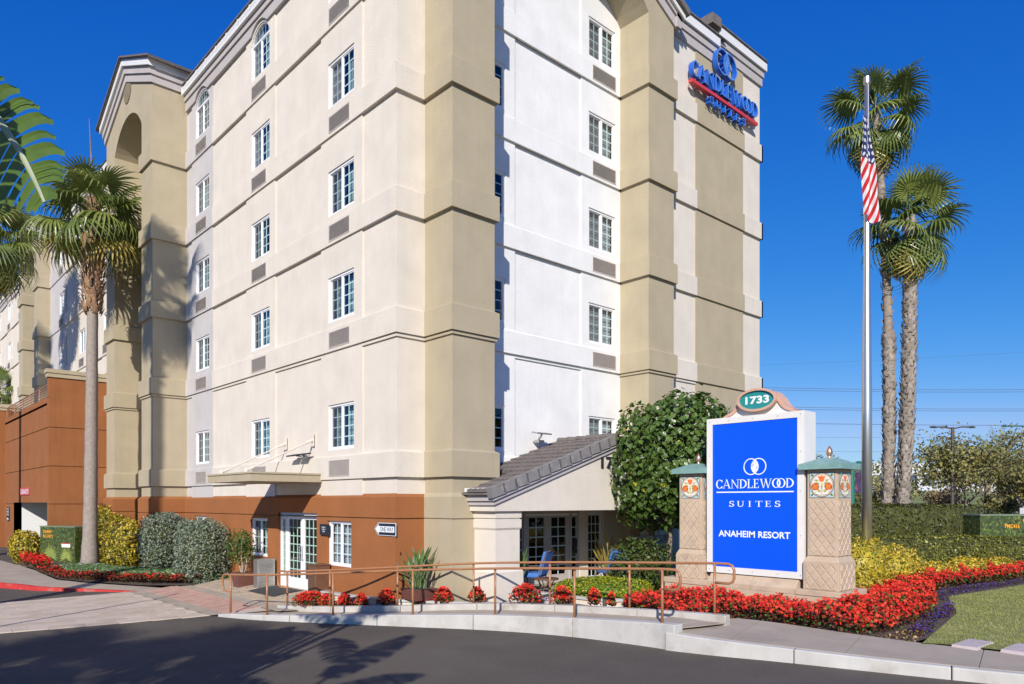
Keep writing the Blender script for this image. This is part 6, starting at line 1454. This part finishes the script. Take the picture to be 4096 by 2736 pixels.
def fan_palm(label, base, top, r0, r1, skirt, crown, n, group, lower='ptrunk', bootm='boot', boots=260, bulge=1., seed=1, cat_='palm tree', name='fan_palm', bend=(0, 0), elr=(80, -72)):
    rnd = random.Random(seed); t = thing(name, label, cat_, base, group); b, T_ = Vector(base), Vector(top); H_ = (T_-b).length
    def axis(u): return b.lerp(T_, u)+Vector((bend[0], bend[1], 0))*math.sin(math.pi*u)
    N = 34; prof = []
    for i in range(N+1):
        u = i/N; r = r0*(1.0+.45*math.exp(-u*22))*(1-u)+r1*u
        prof.append(max(r1, r)*(1+.035*math.sin(i*2.4+seed)))
    mb = MB(); mb.tube([axis(i/N) for i in range(N+1)], prof, 14, True); mb.build('trunk', M[lower], t, smooth=True)
    # old leaf bases on the upper (or whole) trunk
    V = []; F = []
    u0 = 1-skirt/H_
    for k in range(boots):
        u = u0+(1-u0)*(k+rnd.random())/boots; a = k*2.399963+rnd.uniform(-.3, .3); c = axis(u); rr = (r0*(1-u)+r1*u)*bulge*(1.05+.35*math.sin(math.pi*min(1, (u-u0)/(1-u0)*1.1))); d = Vector((math.cos(a), math.sin(a), 0)); s = Vector((-d.y, d.x, 0)); h = rnd.uniform(.16, .30); w_ = rnd.uniform(.07, .12); tl = rnd.uniform(.02, .10)
        i0 = len(V); p = c+d*rr*.8
        V += [tuple(p+s*w_), tuple(p-s*w_), tuple(p-s*w_*.55+d*(tl+.03)+Vector((0, 0, h))), tuple(p+s*w_*.55+d*(tl+.03)+Vector((0, 0, h))), tuple(p+d*.05+Vector((0, 0, h*.3)))]
        F += [(i0, i0+1, i0+4), (i0+1, i0+2, i0+4), (i0+2, i0+3, i0+4), (i0+3, i0, i0+4), (i0+3, i0+2, i0+1, i0)]
    mb = MB(); mb.raw(V, F); o = mb.build('leaf_bases', M[bootm], t); o['kind'] = 'stuff'
    for k in range(n):
        u = k/(n-1); el = R(elr[0]+(elr[1]-elr[0])*u**.85+rnd.uniform(-7, 7)); a = k*2.399963+rnd.uniform(-.25, .25)
        kind = 'old' if u > .93 else ('dark' if rnd.random() < .35 else 'green'); v = 0 if u < .30 else (1 if u < .62 else 2)
        s = crown*rnd.uniform(.42, .56)*(1.0 if u > .12 else .85)
        c = T_+Vector((0, 0, -.95*crown*.35*u+.05))
        o = inst('frond', FR[kind][v], t, c-b, (el, rnd.uniform(-.5, .5), a-math.pi/2) if False else (0, 0, 0), s)
        o.rotation_euler = (Matrix.Rotation(a, 3, 'Z') @ Matrix.Rotation(el, 3, 'X') @ Matrix.Rotation(rnd.uniform(-.45, .45), 3, 'Y')).to_euler()
    return t
gp = 'fan palms round the hotel'
fan_palm('fan palm with brown boot-covered neck before the garage, left', (6.69, 30.35, .12), (6.85, 30.5, 13.6),   .25, .15, 4.1, 2.75, 26, gp, 'ptrunkg', 'boot', 330, 1.75, 3, elr=(50, -24))
mb = MB(); mb.tube([(6.9, 30.6, 13.5), (6.8, 30.7, 15.6), (6.75, 30.75, 16.9)], [.03, .02, .006], 6); o = mb.build('dry_flower_stalk', M['boot'], [q for q in bpy.data.objects if q.name == 'fan_palm'][0])
fan_palm('taller fan palm behind the flagpole, slim grey trunk', (*cw(14.35, 28.0), .2), (*cw(13.92, 28.0), 17.7), .19, .13, 10.2, 2.35, 27, gp, 'ptrunk', 'bootg', 60, 1.0, 5, bend=(.22, -.2))
fan_palm('shorter stout fan palm right of the flagpole with shaggy grey trunk', (*cw(14.56, 27.5), .2), (*cw(14.98, 27.5), 13.4), .19, .155, 11.8, 2.3, 32, gp, 'ptrunk', 'bootg', 560, 1.1, 6, bend=(.12, -.1))
tp = bpy.data.objects['fan_palm.001'] if 'fan_palm.001' in bpy.data.objects else None
if tp:   # shaggy lower half of the tall palm
    rnd = random.Random(9); V = []; F = []; b = Vector(tp.location)
    for k in range(420):
        u = rnd.random()**.8*.50; a = k*2.399963; c = Vector((*cw(14.35-.43*u, 28.0), .2+17.5*u))+Vector((.22, -.2, 0))*math.sin(math.pi*u); rr = .22-.05*u; d = Vector((math.cos(a), math.sin(a), 0)); s = Vector((-d.y, d.x, 0)); h = rnd.uniform(.16, .32); w_ = rnd.uniform(.07, .13); tl = rnd.uniform(.03, .14); p = c+d*rr*.85; i0 = len(V)
        V += [tuple(p+s*w_), tuple(p-s*w_), tuple(p-s*w_*.5+d*tl+Vector((0, 0, h))), tuple(p+s*w_*.5+d*tl+Vector((0, 0, h))), tuple(p+d*.05+Vector((0, 0, h*.3)))]; F += [(i0, i0+1, i0+4), (i0+1, i0+2, i0+4), (i0+2, i0+3, i0+4), (i0+3, i0, i0+4), (i0+3, i0+2, i0+1, i0)]
    mb = MB(); mb.raw(V, F); o = mb.build('leaf_bases', M['bootg'], tp); o['kind'] = 'stuff'
fan_palm('fan palm cropped by the left edge of the photo', (*cw(-23.9, 33.0), .2), (*cw(-23.6, 33.0), 14.9), .26, .17, 4, 2.7, 40, gp, 'ptrunkg', 'boot', 160, 1.4, 7)
fan_palm('small far fan palm at the left edge beyond the garage', (*cw(-36.2, 51.0), .3), (*cw(-36.0, 51.0), 10.6), .2, .15, 2, 2.3, 30, gp, 'ptrunkg', 'boot', 60, 1.2, 8)
fan_palm('fan palm outside the view at the left, shading the tower', (-3.4, 17.9, .0), (-3.3, 17.9, 18.6), .26, .17, 4, 2.4, 24, gp, 'ptrunkg', 'boot', 60, 1.3, 9)
fan_palm('fan palm outside the view farther left, shading the second tower', (-4.6, 38.3, .2), (-4.5, 38.3, 19.4), .26, .17, 4, 2.4, 26, gp, 'ptrunkg', 'boot', 60, 1.3, 10)
fan_palm('fan palm outside the view behind the viewer, shading the road', (*cw(-7.9, -4.5), -.1), (*cw(-7.8, -4.3), 8.3), .26, .17, 4, 2.6, 34, gp, 'ptrunkg', 'boot', 60, 1.3, 11)
fan_palm('second fan palm outside the view behind the viewer, shading the road', (*cw(-10.6, -3.0), -.1), (*cw(-10.5, -2.9), 7.6), .26, .17, 4, 2.6, 34, gp, 'ptrunkg', 'boot', 60, 1.3, 12)
# ------------------------------------------------------------------ giant bird of paradise trees near the viewer, left
def big_leaf(base, dirn, L, W, droop, seed, roll=0., gapp=.6):
    """paddle leaf split into finger-like segments either side of a pale midrib: returns (blade MB, rib MB)"""
    r = random.Random(seed); bl = MB(); rb = MB(); P = []; d = Vector(dirn).normalized(); p = Vector(base); n = 18; up = Vector((0, 0, 1)); n = 26
    for i in range(n+1):
        P.append(p.copy()); d = (d+Vector((0, 0, -droop/n))).normalized(); p = p+d*(L/n)
    rb.tube(P, [.052*(1-i/n*.75) for i in range(n+1)], 6)
    for side in (-1, 1):
        i = 1
        while i < n:
            j = min(n, i+r.choice((1, 1, 2))); u = (i+j)/2/n; w_ = W*math.sin(math.pi*(.10+.86*u))**.7*r.uniform(.9, 1.05)
            t = (P[min(j, n)]-P[i-1]).normalized(); sd = t.cross(up).normalized()*side; nr_ = sd.cross(t).normalized()*side
            sd = (sd*math.cos(roll*side)+nr_*math.sin(roll*side)).normalized(); a, b = P[i-1]+(P[i]-P[i-1])*.1, P[j]-(P[j]-P[j-1])*.1; V = []; F = []
            for k in range(6):
                v = k/5; o = sd*w_*v+t*(w_*.22*v)+Vector((0, 0, -.18*w_*v*v-.30*w_*max(0, v-.7)**1.3*2)); sh = (b-a)*(.10*v if v < .9 else .22)
                V += [tuple(a+sh+o), tuple((a+b)/2+o+nr_*.02), tuple(b-sh+o)]
                if k: q = 3*k; F += [(q-3, q-2, q+1, q), (q-2, q-1, q+2, q+1)]
            bl.raw(V, F); i = j+1 if r.random() < gapp else j
    return bl, rb
def strelitzia(label, base, specs, vis=True):
    t = thing('giant_strelitzia', label, 'plant', base, 'giant bird of paradise plants')
    for k, (crown, dirn, L, W, dr, roll) in enumerate(specs):
        bl, rb = big_leaf(crown, dirn, L, W, dr, 40+k, roll); lf = bl.build('leaf_blade', M['banana'], t); rb.build('midrib', M['rib'], lf)
        mb = MB(); c = Vector(crown); b = Vector(base); mb.tube([tuple(b+Vector((0, 0, .5))), tuple(b.lerp(c, .5)+Vector((0, 0, .5))), tuple(c)], [.07, .05, .035], 7); mb.build('leaf_stalk', M['rib'], t)
    mb = MB(); mb.tube([base, tuple(Vector(base)+Vector((0, 0, 2.2)))], [.16, .11], 10); mb.build('trunk', M['ptrunk'], t)
    return t
def CW(xc, d, z): return (*cw(xc, d), z)
c0 = cw(-4.9, 5.6)
def dirc(a, b, z): v = cw(a, b); return (v[0], v[1], z)
strelitzia('giant bird of paradise with split leaves reaching in at the upper left', (*c0, -.1), [
    (CW(-4.62, 6.1, 6.12), dirc(.62, 0, -.5), 1.28, .46, .9, 1.3),
    (CW(-4.9, 5.9, 4.9), dirc(-.5, .6, .7), 1.7, .40, 1.4, 0), (CW(-5.2, 5.0, 5.0), dirc(-.4, -.6, .8), 1.7, .40, 1.2, 0), (CW(-4.7, 5.3, 5.3), dirc(.1, -.3, 1.), 1.6, .40, .8, .2), (CW(-5.4, 6.0, 4.5), dirc(-.9, .3, .4), 1.6, .40, 1.3, 0), (CW(-4.5, 5.2, 4.6), dirc(.55, -.9, .25), 1.5, .38, 1.2, 0)])
strelitzia('giant bird of paradise outside the view at the left, casting the road shadow', (*cw(-6.5, 1.8), -.1), [
    (CW(-6.2, 1.9, 4.6), dirc(.5, .3, .8), 1.8, .42, 1.4, 0), (CW(-6.6, 1.6, 4.8), dirc(-.6, .2, .7), 1.8, .42, 1.3, 0), (CW(-6.4, 2.0, 5.2), dirc(.1, .5, 1.), 1.8, .42, 1.0, .2), (CW(-6.5, 1.4, 4.3), dirc(.2, -.9, .3), 1.7, .40, 1.2, 0), (CW(-5.9, 1.8, 4.2), dirc(.9, .1, .35), 1.8, .42, 1.5, 0), (CW(-6.2, 2.2, 4.0), dirc(.5, .8, .3), 1.7, .40, 1.4, 0)])
strelitzia('giant bird of paradise outside the view behind the viewer', (*cw(-4.2, -.6), -.1), [
    (CW(-4.0, -.4, 5.0), dirc(.5, .3, .8), 1.8, .42, 1.4, 0), (CW(-4.4, -.6, 5.3), dirc(-.6, .2, .7), 1.8, .42, 1.3, 0), (CW(-4.1, -.2, 5.8), dirc(.2, .5, 1.), 1.8, .42, 1.0, .2), (CW(-4.2, -.9, 4.7), dirc(.2, -.9, .3), 1.7, .40, 1.2, 0), (CW(-3.7, -.5, 4.6), dirc(.9, .1, .35), 1.8, .42, 1.5, 0), (CW(-4.0, 0, 4.4), dirc(.5, .8, .3), 1.7, .40, 1.4, 0)])
lp_ = thing('added_shadow_pole', 'slender leaning shadow caster added outside the view at the left, its shadow crossing the pavers', 'pole', (*cw(-11.55, 13.2), -.1))  # unseen caster, added and tilted to throw the thin shadow line
mb = MB(); mb.tube([(*cw(-11.55, 13.2), -.1), (*cw(-10.4, 13.2), 4.0)], [.05, .04], 8); mb.build('pole_shaft', M['polebr'], lp_)
# ------------------------------------------------------------------ flagpole and flag
fp = cw(.486*18, 18)
t = thing('flagpole', 'tall tapered aluminium flagpole rising from the yellow shrubs', 'flagpole', (*fp, .3))
mb = MB(); zt = 12.95; mb.lathe([(.118, 0), (.118, 4.6), (.075, 9.0), (.05, zt-.35)], (*fp, .3), 24); mb.build('pole', M['alu'], t, smooth=True)
mb = MB(); mb.lathe([(.05, 0), (.078, .02), (.078, .17), (.05, .19)], (*fp, zt-.08), 16); mb.build('truck_cap', M['alu'], t)
mb = MB(); mb.tube([(fp[0]-.06, fp[1]-.06, 2.4), (fp[0]-.055, fp[1]-.055, zt-.1)], .006, 5); mb.build('halyard', M['white'], t)
fm_ = bpy.data.materials.new('stars_and_stripes_cloth'); fm_.use_nodes = True; n = fm_.node_tree.nodes; l = fm_.node_tree.links
uvn = n.new('ShaderNodeUVMap'); sep = n.new('ShaderNodeSeparateXYZ'); l.new(uvn.outputs[0], sep.inputs[0])
def mth(op, a, b=None):
    q = n.new('ShaderNodeMath'); q.operation = op
    for i, v in enumerate((a, b)):
        if v is None: continue
        if isinstance(v, (int, float)): q.inputs[i].default_value = v
        else: l.new(v, q.inputs[i])
    return q.outputs[0]
fu, fv = sep.outputs[0], sep.outputs[1]
st = mth('LESS_THAN', mth('FRACT', mth('MULTIPLY', fv, 6.5)), .5)
can = mth('MULTIPLY', mth('LESS_THAN', fu, .42), mth('LESS_THAN', fv, .54))
du = mth('SUBTRACT', mth('FRACT', mth('MULTIPLY', fu, 6/.42)), .5); dv = mth('SUBTRACT', mth('FRACT', mth('MULTIPLY', fv, 5/.54)), .5)
star = mth('LESS_THAN', mth('ADD', mth('MULTIPLY', du, du), mth('MULTIPLY', dv, dv)), .085)
def mixc(f, a, b):
    q = n.new('ShaderNodeMix'); q.data_type = 'RGBA'; l.new(f, q.inputs[0])
    for i, v in ((6, a), (7, b)):
        if isinstance(v, tuple): q.inputs[i].default_value = (*v, 1)
        else: l.new(v, q.inputs[i])
    return q.outputs[2]
colr = mixc(can, mixc(st, (.78, .76, .74), (.58, .015, .025)), mixc(star, (.018, .03, .13), (.78, .78, .8)))
b_ = n['Principled BSDF']; l.new(colr, b_.inputs['Base Color']); b_.inputs['Roughness'].default_value = .8
tl = n.new('ShaderNodeBsdfTranslucent'); l.new(colr, tl.inputs[0]); ms = n.new('ShaderNodeMixShader'); ms.inputs[0].default_value = .25; l.new(b_.outputs[0], ms.inputs[1]); l.new(tl.outputs[0], ms.inputs[2]); l.new(ms.outputs[0], n['Material Output'].inputs[0])
# limp flag: fly edge hangs down, cloth gathered in folds beside the pole (u along the fly, v down the hoist)
NU, NV = 70, 26; V = []; UV = []
for i in range(NU+1):
    for j in range(NV+1):
        t_, a_ = i/NU, j/NV; wd = .13+.29*t_**.8; lat = -.10+.09*t_+wd*(a_-.42)+.02*math.sin(9*t_+4*a_); dep = -.13-.05*t_+.075*math.sin(a_*9+t_*3.2)*(.35+.65*t_)
        z = 12.1-2.62*t_-.24*a_*(1-t_)+.10*math.sin(a_*5+1)*t_-(.22*(1-a_) if 0 else 0)
        q_ = cw(lat, dep); V.append((fp[0]+q_[0], fp[1]+q_[1], z)); UV.append((t_*1.0, .04+.46*a_+1.15*max(0, t_-.36)))
F = [(i*(NV+1)+j, (i+1)*(NV+1)+j, (i+1)*(NV+1)+j+1, i*(NV+1)+j+1) for i in range(NU) for j in range(NV)]
me = bpy.data.meshes.new('flag'); me.from_pydata(V, [], F); me.materials.append(fm_); uvl = me.uv_layers.new(name='UVMap')
for lp in me.loops: uvl.data[lp.index].uv = UV[lp.vertex_index]
me.polygons.foreach_set('use_smooth', [True]*len(me.polygons))
fo = bpy.data.objects.new('flag', me); COL.objects.link(fo); tag(fo, 'limp stars and stripes flag hanging in folds on the flagpole', 'flag')
# ------------------------------------------------------------------ far background at the right
strip('embankment', [(34, -2), (46, 12), (58, 26), (64, 40)], [(90, -26), (100, -2), (108, 22), (112, 44)], M['embank'], lambda x, y: 0, 4, 4)
bpy.data.objects.remove(bpy.data.objects['embankment'])
def far_ground(x, y): d = x*SA+y*CA; return .3+max(0, min(1, (d-62)/26))*3.6
strip('embankment', [cw(6, 34), cw(20, 34), cw(34, 34), cw(60, 34)], [cw(8, 130), cw(45, 130), cw(75, 130), cw(150, 130)], M['embank'], far_ground, 20, 24)
def far_tree(label, xc, d, h, wd, mats, wts, seed, trunk=.16, n=2600, lean=0., bare=False, gap=.6, group='trees beyond the hedge'):
    h *= .74; wd *= .85; n = int(n*1.15); x, y = cw(xc, d); z0 = far_ground(x, y)-.1; rnd = random.Random(seed); t = thing('park_tree', label, 'tree', (x, y, z0), group)
    mb = MB(); ends = []; fk = (x+lean*.3, y, z0+h*.26); limb(mb, (x, y, z0), fk, trunk, trunk*.75, .05, 4, 7)
    for k in range(9):
        a = k*2.4+seed; e = (fk[0]+math.cos(a)*wd*rnd.uniform(.25, .8)+lean, fk[1]+math.sin(a)*wd*rnd.uniform(.25, .8), z0+h*rnd.uniform(.50, .92)); limb(mb, fk, e, trunk*.42, .02, wd*.06, 5, 6); ends.append(e)
        for q in range(3): e2 = (e[0]+rnd.uniform(-.4, .4)*wd, e[1]+rnd.uniform(-.4, .4)*wd, e[2]+rnd.uniform(-.05, .16)*h); limb(mb, e, e2, .03, .008, .06, 3, 4); ends.append(e2)
    mb.build('trunk', M['bark'] if seed % 2 else M['barkp'], t)
    C = np.array(ends); pick = rng.integers(0, len(C), n); P = C[pick]+rng.normal(0, 1, (n, 3))*np.array((wd*.17, wd*.17, h*.06)); P[:, 2] = np.maximum(P[:, 2], z0+h*.28)
    N = unit(rng.normal(0, 1, (n, 3))+np.array((0, 0, .6))); V, F = leaves(P, N, rng.uniform(.15, .32, n), rng.uniform(.09, .17, n), jitter=.5)
    npobj('crown', V, F, [M[q] for q in mats], rng.choice(len(mats), n, p=wts), t, 'stuff')
G1 = (['fartree', 'fartree2', 'hedgetip'], [.6, .3, .1])
far_tree('olive green tree behind the palm trunks, left of the row', 19.6, 46, 7.0, 3.0, *G1, 1)
far_tree('thin grey-stemmed tree just right of the palm trunks', 25.4, 49, 5.6, 2.6, *G1, 2, n=1800)
far_tree('broad feathery tree in the middle of the park row', 29.6, 48, 8.6, 4.2, *G1, 3, .2, 4800)
far_tree('tree with pale forked stems right of the middle lamp post', 30.8, 43, 6.9, 3.0, *G1, 4, .15, 2800, .5)
far_tree('tall wispy tree at the right of the park row', 36.2, 52, 8.6, 3.6, *G1, 5, .2, 4000)
far_tree('rounded tree with yellowish crown beside the date palms', 34.0, 44, 6.2, 2.8, *G1, 6, .16, 3000)
far_tree('small rust leaved tree low on the embankment', 34.4, 58, 4.2, 2.0, ['rustleaf', 'fartree'], [.75, .25], 7, .12, 1200)
far_tree('rust leaved young tree left of the date palm trunk', 43.2, 62, 5.0, 1.9, ['rustleaf'], [1.], 8, .12, 700)
far_tree('bare reddish young tree near the right edge', 41.0, 58, 4.4, 1.7, ['rustleaf'], [1.], 9, .1, 380)
far_tree('small green tree low before the date palm', 33.5, 50, 3.9, 1.6, *G1, 10, .1, 900)
far_tree('dark tree beside the sign cabinet, far behind the pillar', 15.9, 46, 7.4, 2.4, *G1, 11, .16, 2000)
far_tree('low far tree between sign pillar and flagpole', 19.8, 60, 6.0, 2.8, *G1, 12, .16, 1600)
def date_palm(label, xc, d, h, L, n, seed, tr_=.3):
    x, y = cw(xc, d); z0 = far_ground(x, y)-.1; t = thing('date_palm', label, 'palm tree', (x, y, z0), 'date palms at the right edge'); rnd = random.Random(seed)
    mb = MB(); mb.tube([(x, y, z0), (x, y, z0+h*.5), (x, y, z0+h)], [tr_*1.15, tr_, tr_], 10); mb.build('trunk', M['ptrunk'], t)
    for k in range(n):
        u = k/(n-1); el = R(82-105*u); a = k*2.39996; fm2 = MB(); p = Vector((0, 0, 0)); dd = Vector((math.cos(el), 0, math.sin(el))); pts = []
        for i in range(9): pts.append(p.copy()); p = p+dd*(L/8); dd = (dd+Vector((0, 0, -.10))).normalized()
        fm2.tube(pts, [.035*(1-i/9) for i in range(9)], 4, False)
        for i in range(1, 27):
            q = i/27*8; b = pts[int(q)].lerp(pts[min(8, int(q)+1)], q-int(q)); tg = (pts[min(8, int(q)+1)]-pts[int(q)]).normalized(); l2 = .55*math.sin(math.pi*(.12+.82*i/27))
            for s_ in (-1, 1): e = b+tg*l2*.7+Vector((0, s_*l2*.55, l2*.25)); fm2.raw([tuple(b-tg*.02), tuple((b+e)/2+Vector((0, 0, .03))), tuple(e), tuple((b+e)/2+tg*.05)], [(0, 1, 2, 3)])
        o = inst('frond', fm2.mesh('frond', M['date']), t, (0, 0, h), (0, 0, a))
date_palm('date palm with the tallest crown at the right edge', 35.2, 52.5, 5.1, 2.9, 34, 1)
date_palm('date palm half hidden behind the park trees', 43.0, 66, 5.2, 2.9, 26, 2)
date_palm('date palm cut by the right edge of the photo', 34.2, 46.0, 4.0, 2.8, 30, 3)
# lamps, banner pole, far buildings, cars, wires
def lamp_post(label, xc, d, h, arm, m_, name='lamp_post'):
    x, y = cw(xc, d); t = thing(name, label, 'lamp post', (x, y, .3)); mb = MB(); mb.tube([(x, y, .2), (x, y, h)], [.12, .09], 8); mb.build('post', M[m_], t)
    for s_ in arm:
        e = cw(xc+s_, d); mb = MB(); mb.tube([(x, y, h-.1), ((x+e[0])/2, (y+e[1])/2, h+.02), (e[0], e[1], h)], .05, 6); mb.box(e[0]-.28, e[0]+.28, e[1]-.14, e[1]+.14, h-.04, h+.05); mb.build('lamp_arm', M[m_], t)
    return t
lamp_post('dark twin-arm parking lamp post amid the park trees', 27.75, 46, 7.3, (-1.2, 1.2), 'polebr')
gl = lamp_post('green street lamp post with dark event banner beside the sign pillar', 13.98, 30, 4.2, (.45,), 'polegr')
b0 = cw(14.06, 29.9); b1 = cw(14.36, 29.9); mb = MB(); mb.face([(*b0, 3.78), (*b1, 3.78), (*b1, 2.95), (*b0, 2.95)]); bo = mb.build('street_banner', M['purplepl']); tag(bo, 'narrow dark purple banner hung on the green lamp post', 'banner')
bo.modifiers.new('thickness', 'SOLIDIFY').thickness = .01
lamp_post('green street lamp post at the right edge behind date palm', 41.5, 58, 8.6, (-2.4,), 'polegr')
def far_block(name, label, category, xc0, xc1, d, z0, z1, dep, bands, group=None):
    a = cw(xc0, d); b = cw(xc1, d); c = cw(xc1, d+dep); e = cw(xc0, d+dep); t = thing(name, label, category, (*a, z0), group); mb = MB(); P = [a, b, c, e]
    V = [(*p, z0) for p in P]+[(*p, z1) for p in P]; mb.raw(V, [(0, 1, 5, 4), (1, 2, 6, 5), (2, 3, 7, 6), (3, 0, 4, 7), (4, 5, 6, 7)]); mb.build('wall', M['farwhite'], t)
    n = max(2, int((xc1-xc0)/3)); 
    for k in range(n):
        p = cw(xc0+(xc1-xc0)*(k+.2)/n, d-.03); q = cw(xc0+(xc1-xc0)*(k+.8)/n, d-.03)
        for (za, zb) in bands: mb = MB(); mb.face([(*p, za), (*q, za), (*q, zb), (*p, zb)]); mb.build('window', M['farglass'], t)
    return t
far_block('far_building', 'low white building glimpsed under the park trees', 'building', 33, 58, 130, 3.2, 8.6, 20, [(4.6, 6.0)])
far_block('far_building', 'white shed glimpsed left of the flagpole', 'building', 12, 22, 120, 1, 5.4, 10, [(3.0, 4.0)])
far_block('far_building', 'pale grey hall behind the date palms', 'building', 66, 98, 135, 3.5, 9.8, 20, [(5.6, 7.6)])
def far_car(label, xc, d, paint, group, rz=0., z=None, loc=None):
    x, y = loc if loc else cw(xc, d); z = far_ground(x, y) if z is None else z; t = thing('parked_car', label, 'car', (x, y, z), group); T = Matrix.Translation((x, y, z)) @ Matrix.Rotation(rz, 4, 'Z')
    body = [(-2.25, .35), (-2.28, .75), (-2.1, .95), (-1.5, 1.0), (-1.15, 1.38), (-.4, 1.48), (.4, 1.42), (1.05, 1.02), (1.95, .9), (2.25, .68), (2.28, .38), (2.0, .25), (-2.0, .25)]
    mb = MB(); mb.prism(body, lambda u, v: tuple(T @ Vector((u, -.86+(.10 if v > 1.05 else 0), v))), lambda u, v: tuple(T @ Vector((u, .86-(.10 if v > 1.05 else 0), v)))); mb.build('body', M[paint], t, bevel=.05)
    g = [(-1.42, 1.03), (-1.1, 1.33), (-.4, 1.42), (.35, 1.36), (.9, 1.03)]
    mb = MB(); mb.prism(g, lambda u, v: tuple(T @ Vector((u, -.875+.075*(v-1.0)/.4, v))), lambda u, v: tuple(T @ Vector((u, .875-.075*(v-1.0)/.4, v)))); mb.face([tuple(T @ Vector(p)) for p in ((-1.53, -.66, 1.02), (-1.53, .66, 1.02), (-1.17, .6, 1.38), (-1.17, -.6, 1.38))]); mb.build('windows', M['farglass'], t)
    for s_ in (-.62, .62):
        mb = MB(); mb.box(-2.31, -2.26, s_-.18, s_+.18, .72, .90, T); mb.build('tail_lamp', M['taill'], t)
    for u in (-1.4, 1.4):
        for s_ in (-.82, .82):
            mb = MB(); mb.prism([(.33*math.cos(q), .33*math.sin(q)) for q in np.linspace(0, 6.283, 16, False)], lambda a, b: tuple(T @ Vector((u+a, s_-.1, .33+b))), lambda a, b: tuple(T @ Vector((u+a, s_+.1, .33+b)))); w2 = mb.build('wheel', M['rubber'], t)
            mb = MB(); sg = 1 if s_ > 0 else -1; mb.prism([(.19*math.cos(q), .19*math.sin(q)) for q in np.linspace(0, 6.283, 10, False)], lambda a, b: tuple(T @ Vector((u+a, s_+sg*.1, .33+b))), lambda a, b: tuple(T @ Vector((u+a, s_+sg*.106, .33+b)))); mb.build('rim', M['alu'], w2)
    return t
far_car('white car seen from behind inside the dark garage entry', 0, 0, 'carw', None, R(0), .18, (10.2, 39.4))
far_car('dark blue car glimpsed over the end of the tall hedge', 30.0, 47, 'carb', None, R(-42), .62)
x, y = cw(30.6, 40); t = thing('white_fence', 'white post and picket fence beyond the right utility cabinet', 'fence', (x, y, .4))
for k in range(26):
    p = cw(29.6+k*.28, 42); mb = MB(); mb.box(p[0]-.03, p[0]+.03, p[1]-.03, p[1]+.03, .3, 2.0); mb.build('picket', M['farwhite'], t)
for z in (1.98, 1.2): p, q = cw(29.5, 42), cw(37, 42); mb = MB(); mb.tube([(*p, z), (*q, z)], .05, 6); mb.build('rail', M['farwhite'], t)
p = cw(29.5, 42); mb = MB(); mb.box(p[0]-.2, p[0]+.2, p[1]-.2, p[1]+.2, .2, 2.25); mb.build('gate_post', M['farwhite'], t)
# power lines: catenaries across the right-hand sky
for k, (xa, za, xb, zb, d0, d1, sag, rr, lab) in enumerate(((-34, 28.4, 205, 29.4, 140, 150, 4.0, .04, 'topmost pair of power lines, upper wire'), (-34, 28.0, 205, 28.9, 140, 150, 4.0, .04, 'topmost pair of power lines, lower wire'), (-34, 24.4, 205, 24.6, 140, 150, 3.4, .04, 'middle pair of power lines, upper wire'), (-34, 24.0, 205, 24.2, 140, 150, 3.4, .04, 'middle pair of power lines, lower wire'), (-34, 20.2, 205, 19.6, 140, 150, 2.0, .05, 'single thick power line below the pairs'), (-40, 24, 330, 30, 220, 260, 3, .035, 'thin far power line crossing above the park trees'), (-40, 20.4, 330, 24, 220, 260, 3, .035, 'thin far power line just over the park tree tops'), (10, 46, 330, 66, 240, 240, 4, .03, 'faint high power line rising to the right'))):
    P = []
    for i in range(25):
        u = i/24; q = cw(xa+(xb-xa)*u, d0+(d1-d0)*u); P.append((*q, za+(zb-za)*u-4*sag*u*(1-u)))
    mb = MB(); mb.tube(P, rr, 4); tag(mb.build('power_line', M['wire']), lab, 'power line', 'overhead power lines')
# distant hills along the horizon
mb = MB(); V = []; F = []
for i in range(61):
    a = R(-80+160*i/60); q = cw(2600*math.sin(a), 2600*math.cos(a)); V += [(*q, -5), (*q, 26+16*math.sin(i*1.7)+10*math.sin(i*.6)), (*cw(3000*math.sin(a), 3000*math.cos(a)), -5)]
    if i: b = 3*i; F += [(b-3, b, b+1, b-2), (b-2, b+1, b+2, b-1)]
mb.raw(V, F); mb.build('hills', M['hill'], kind='structure')
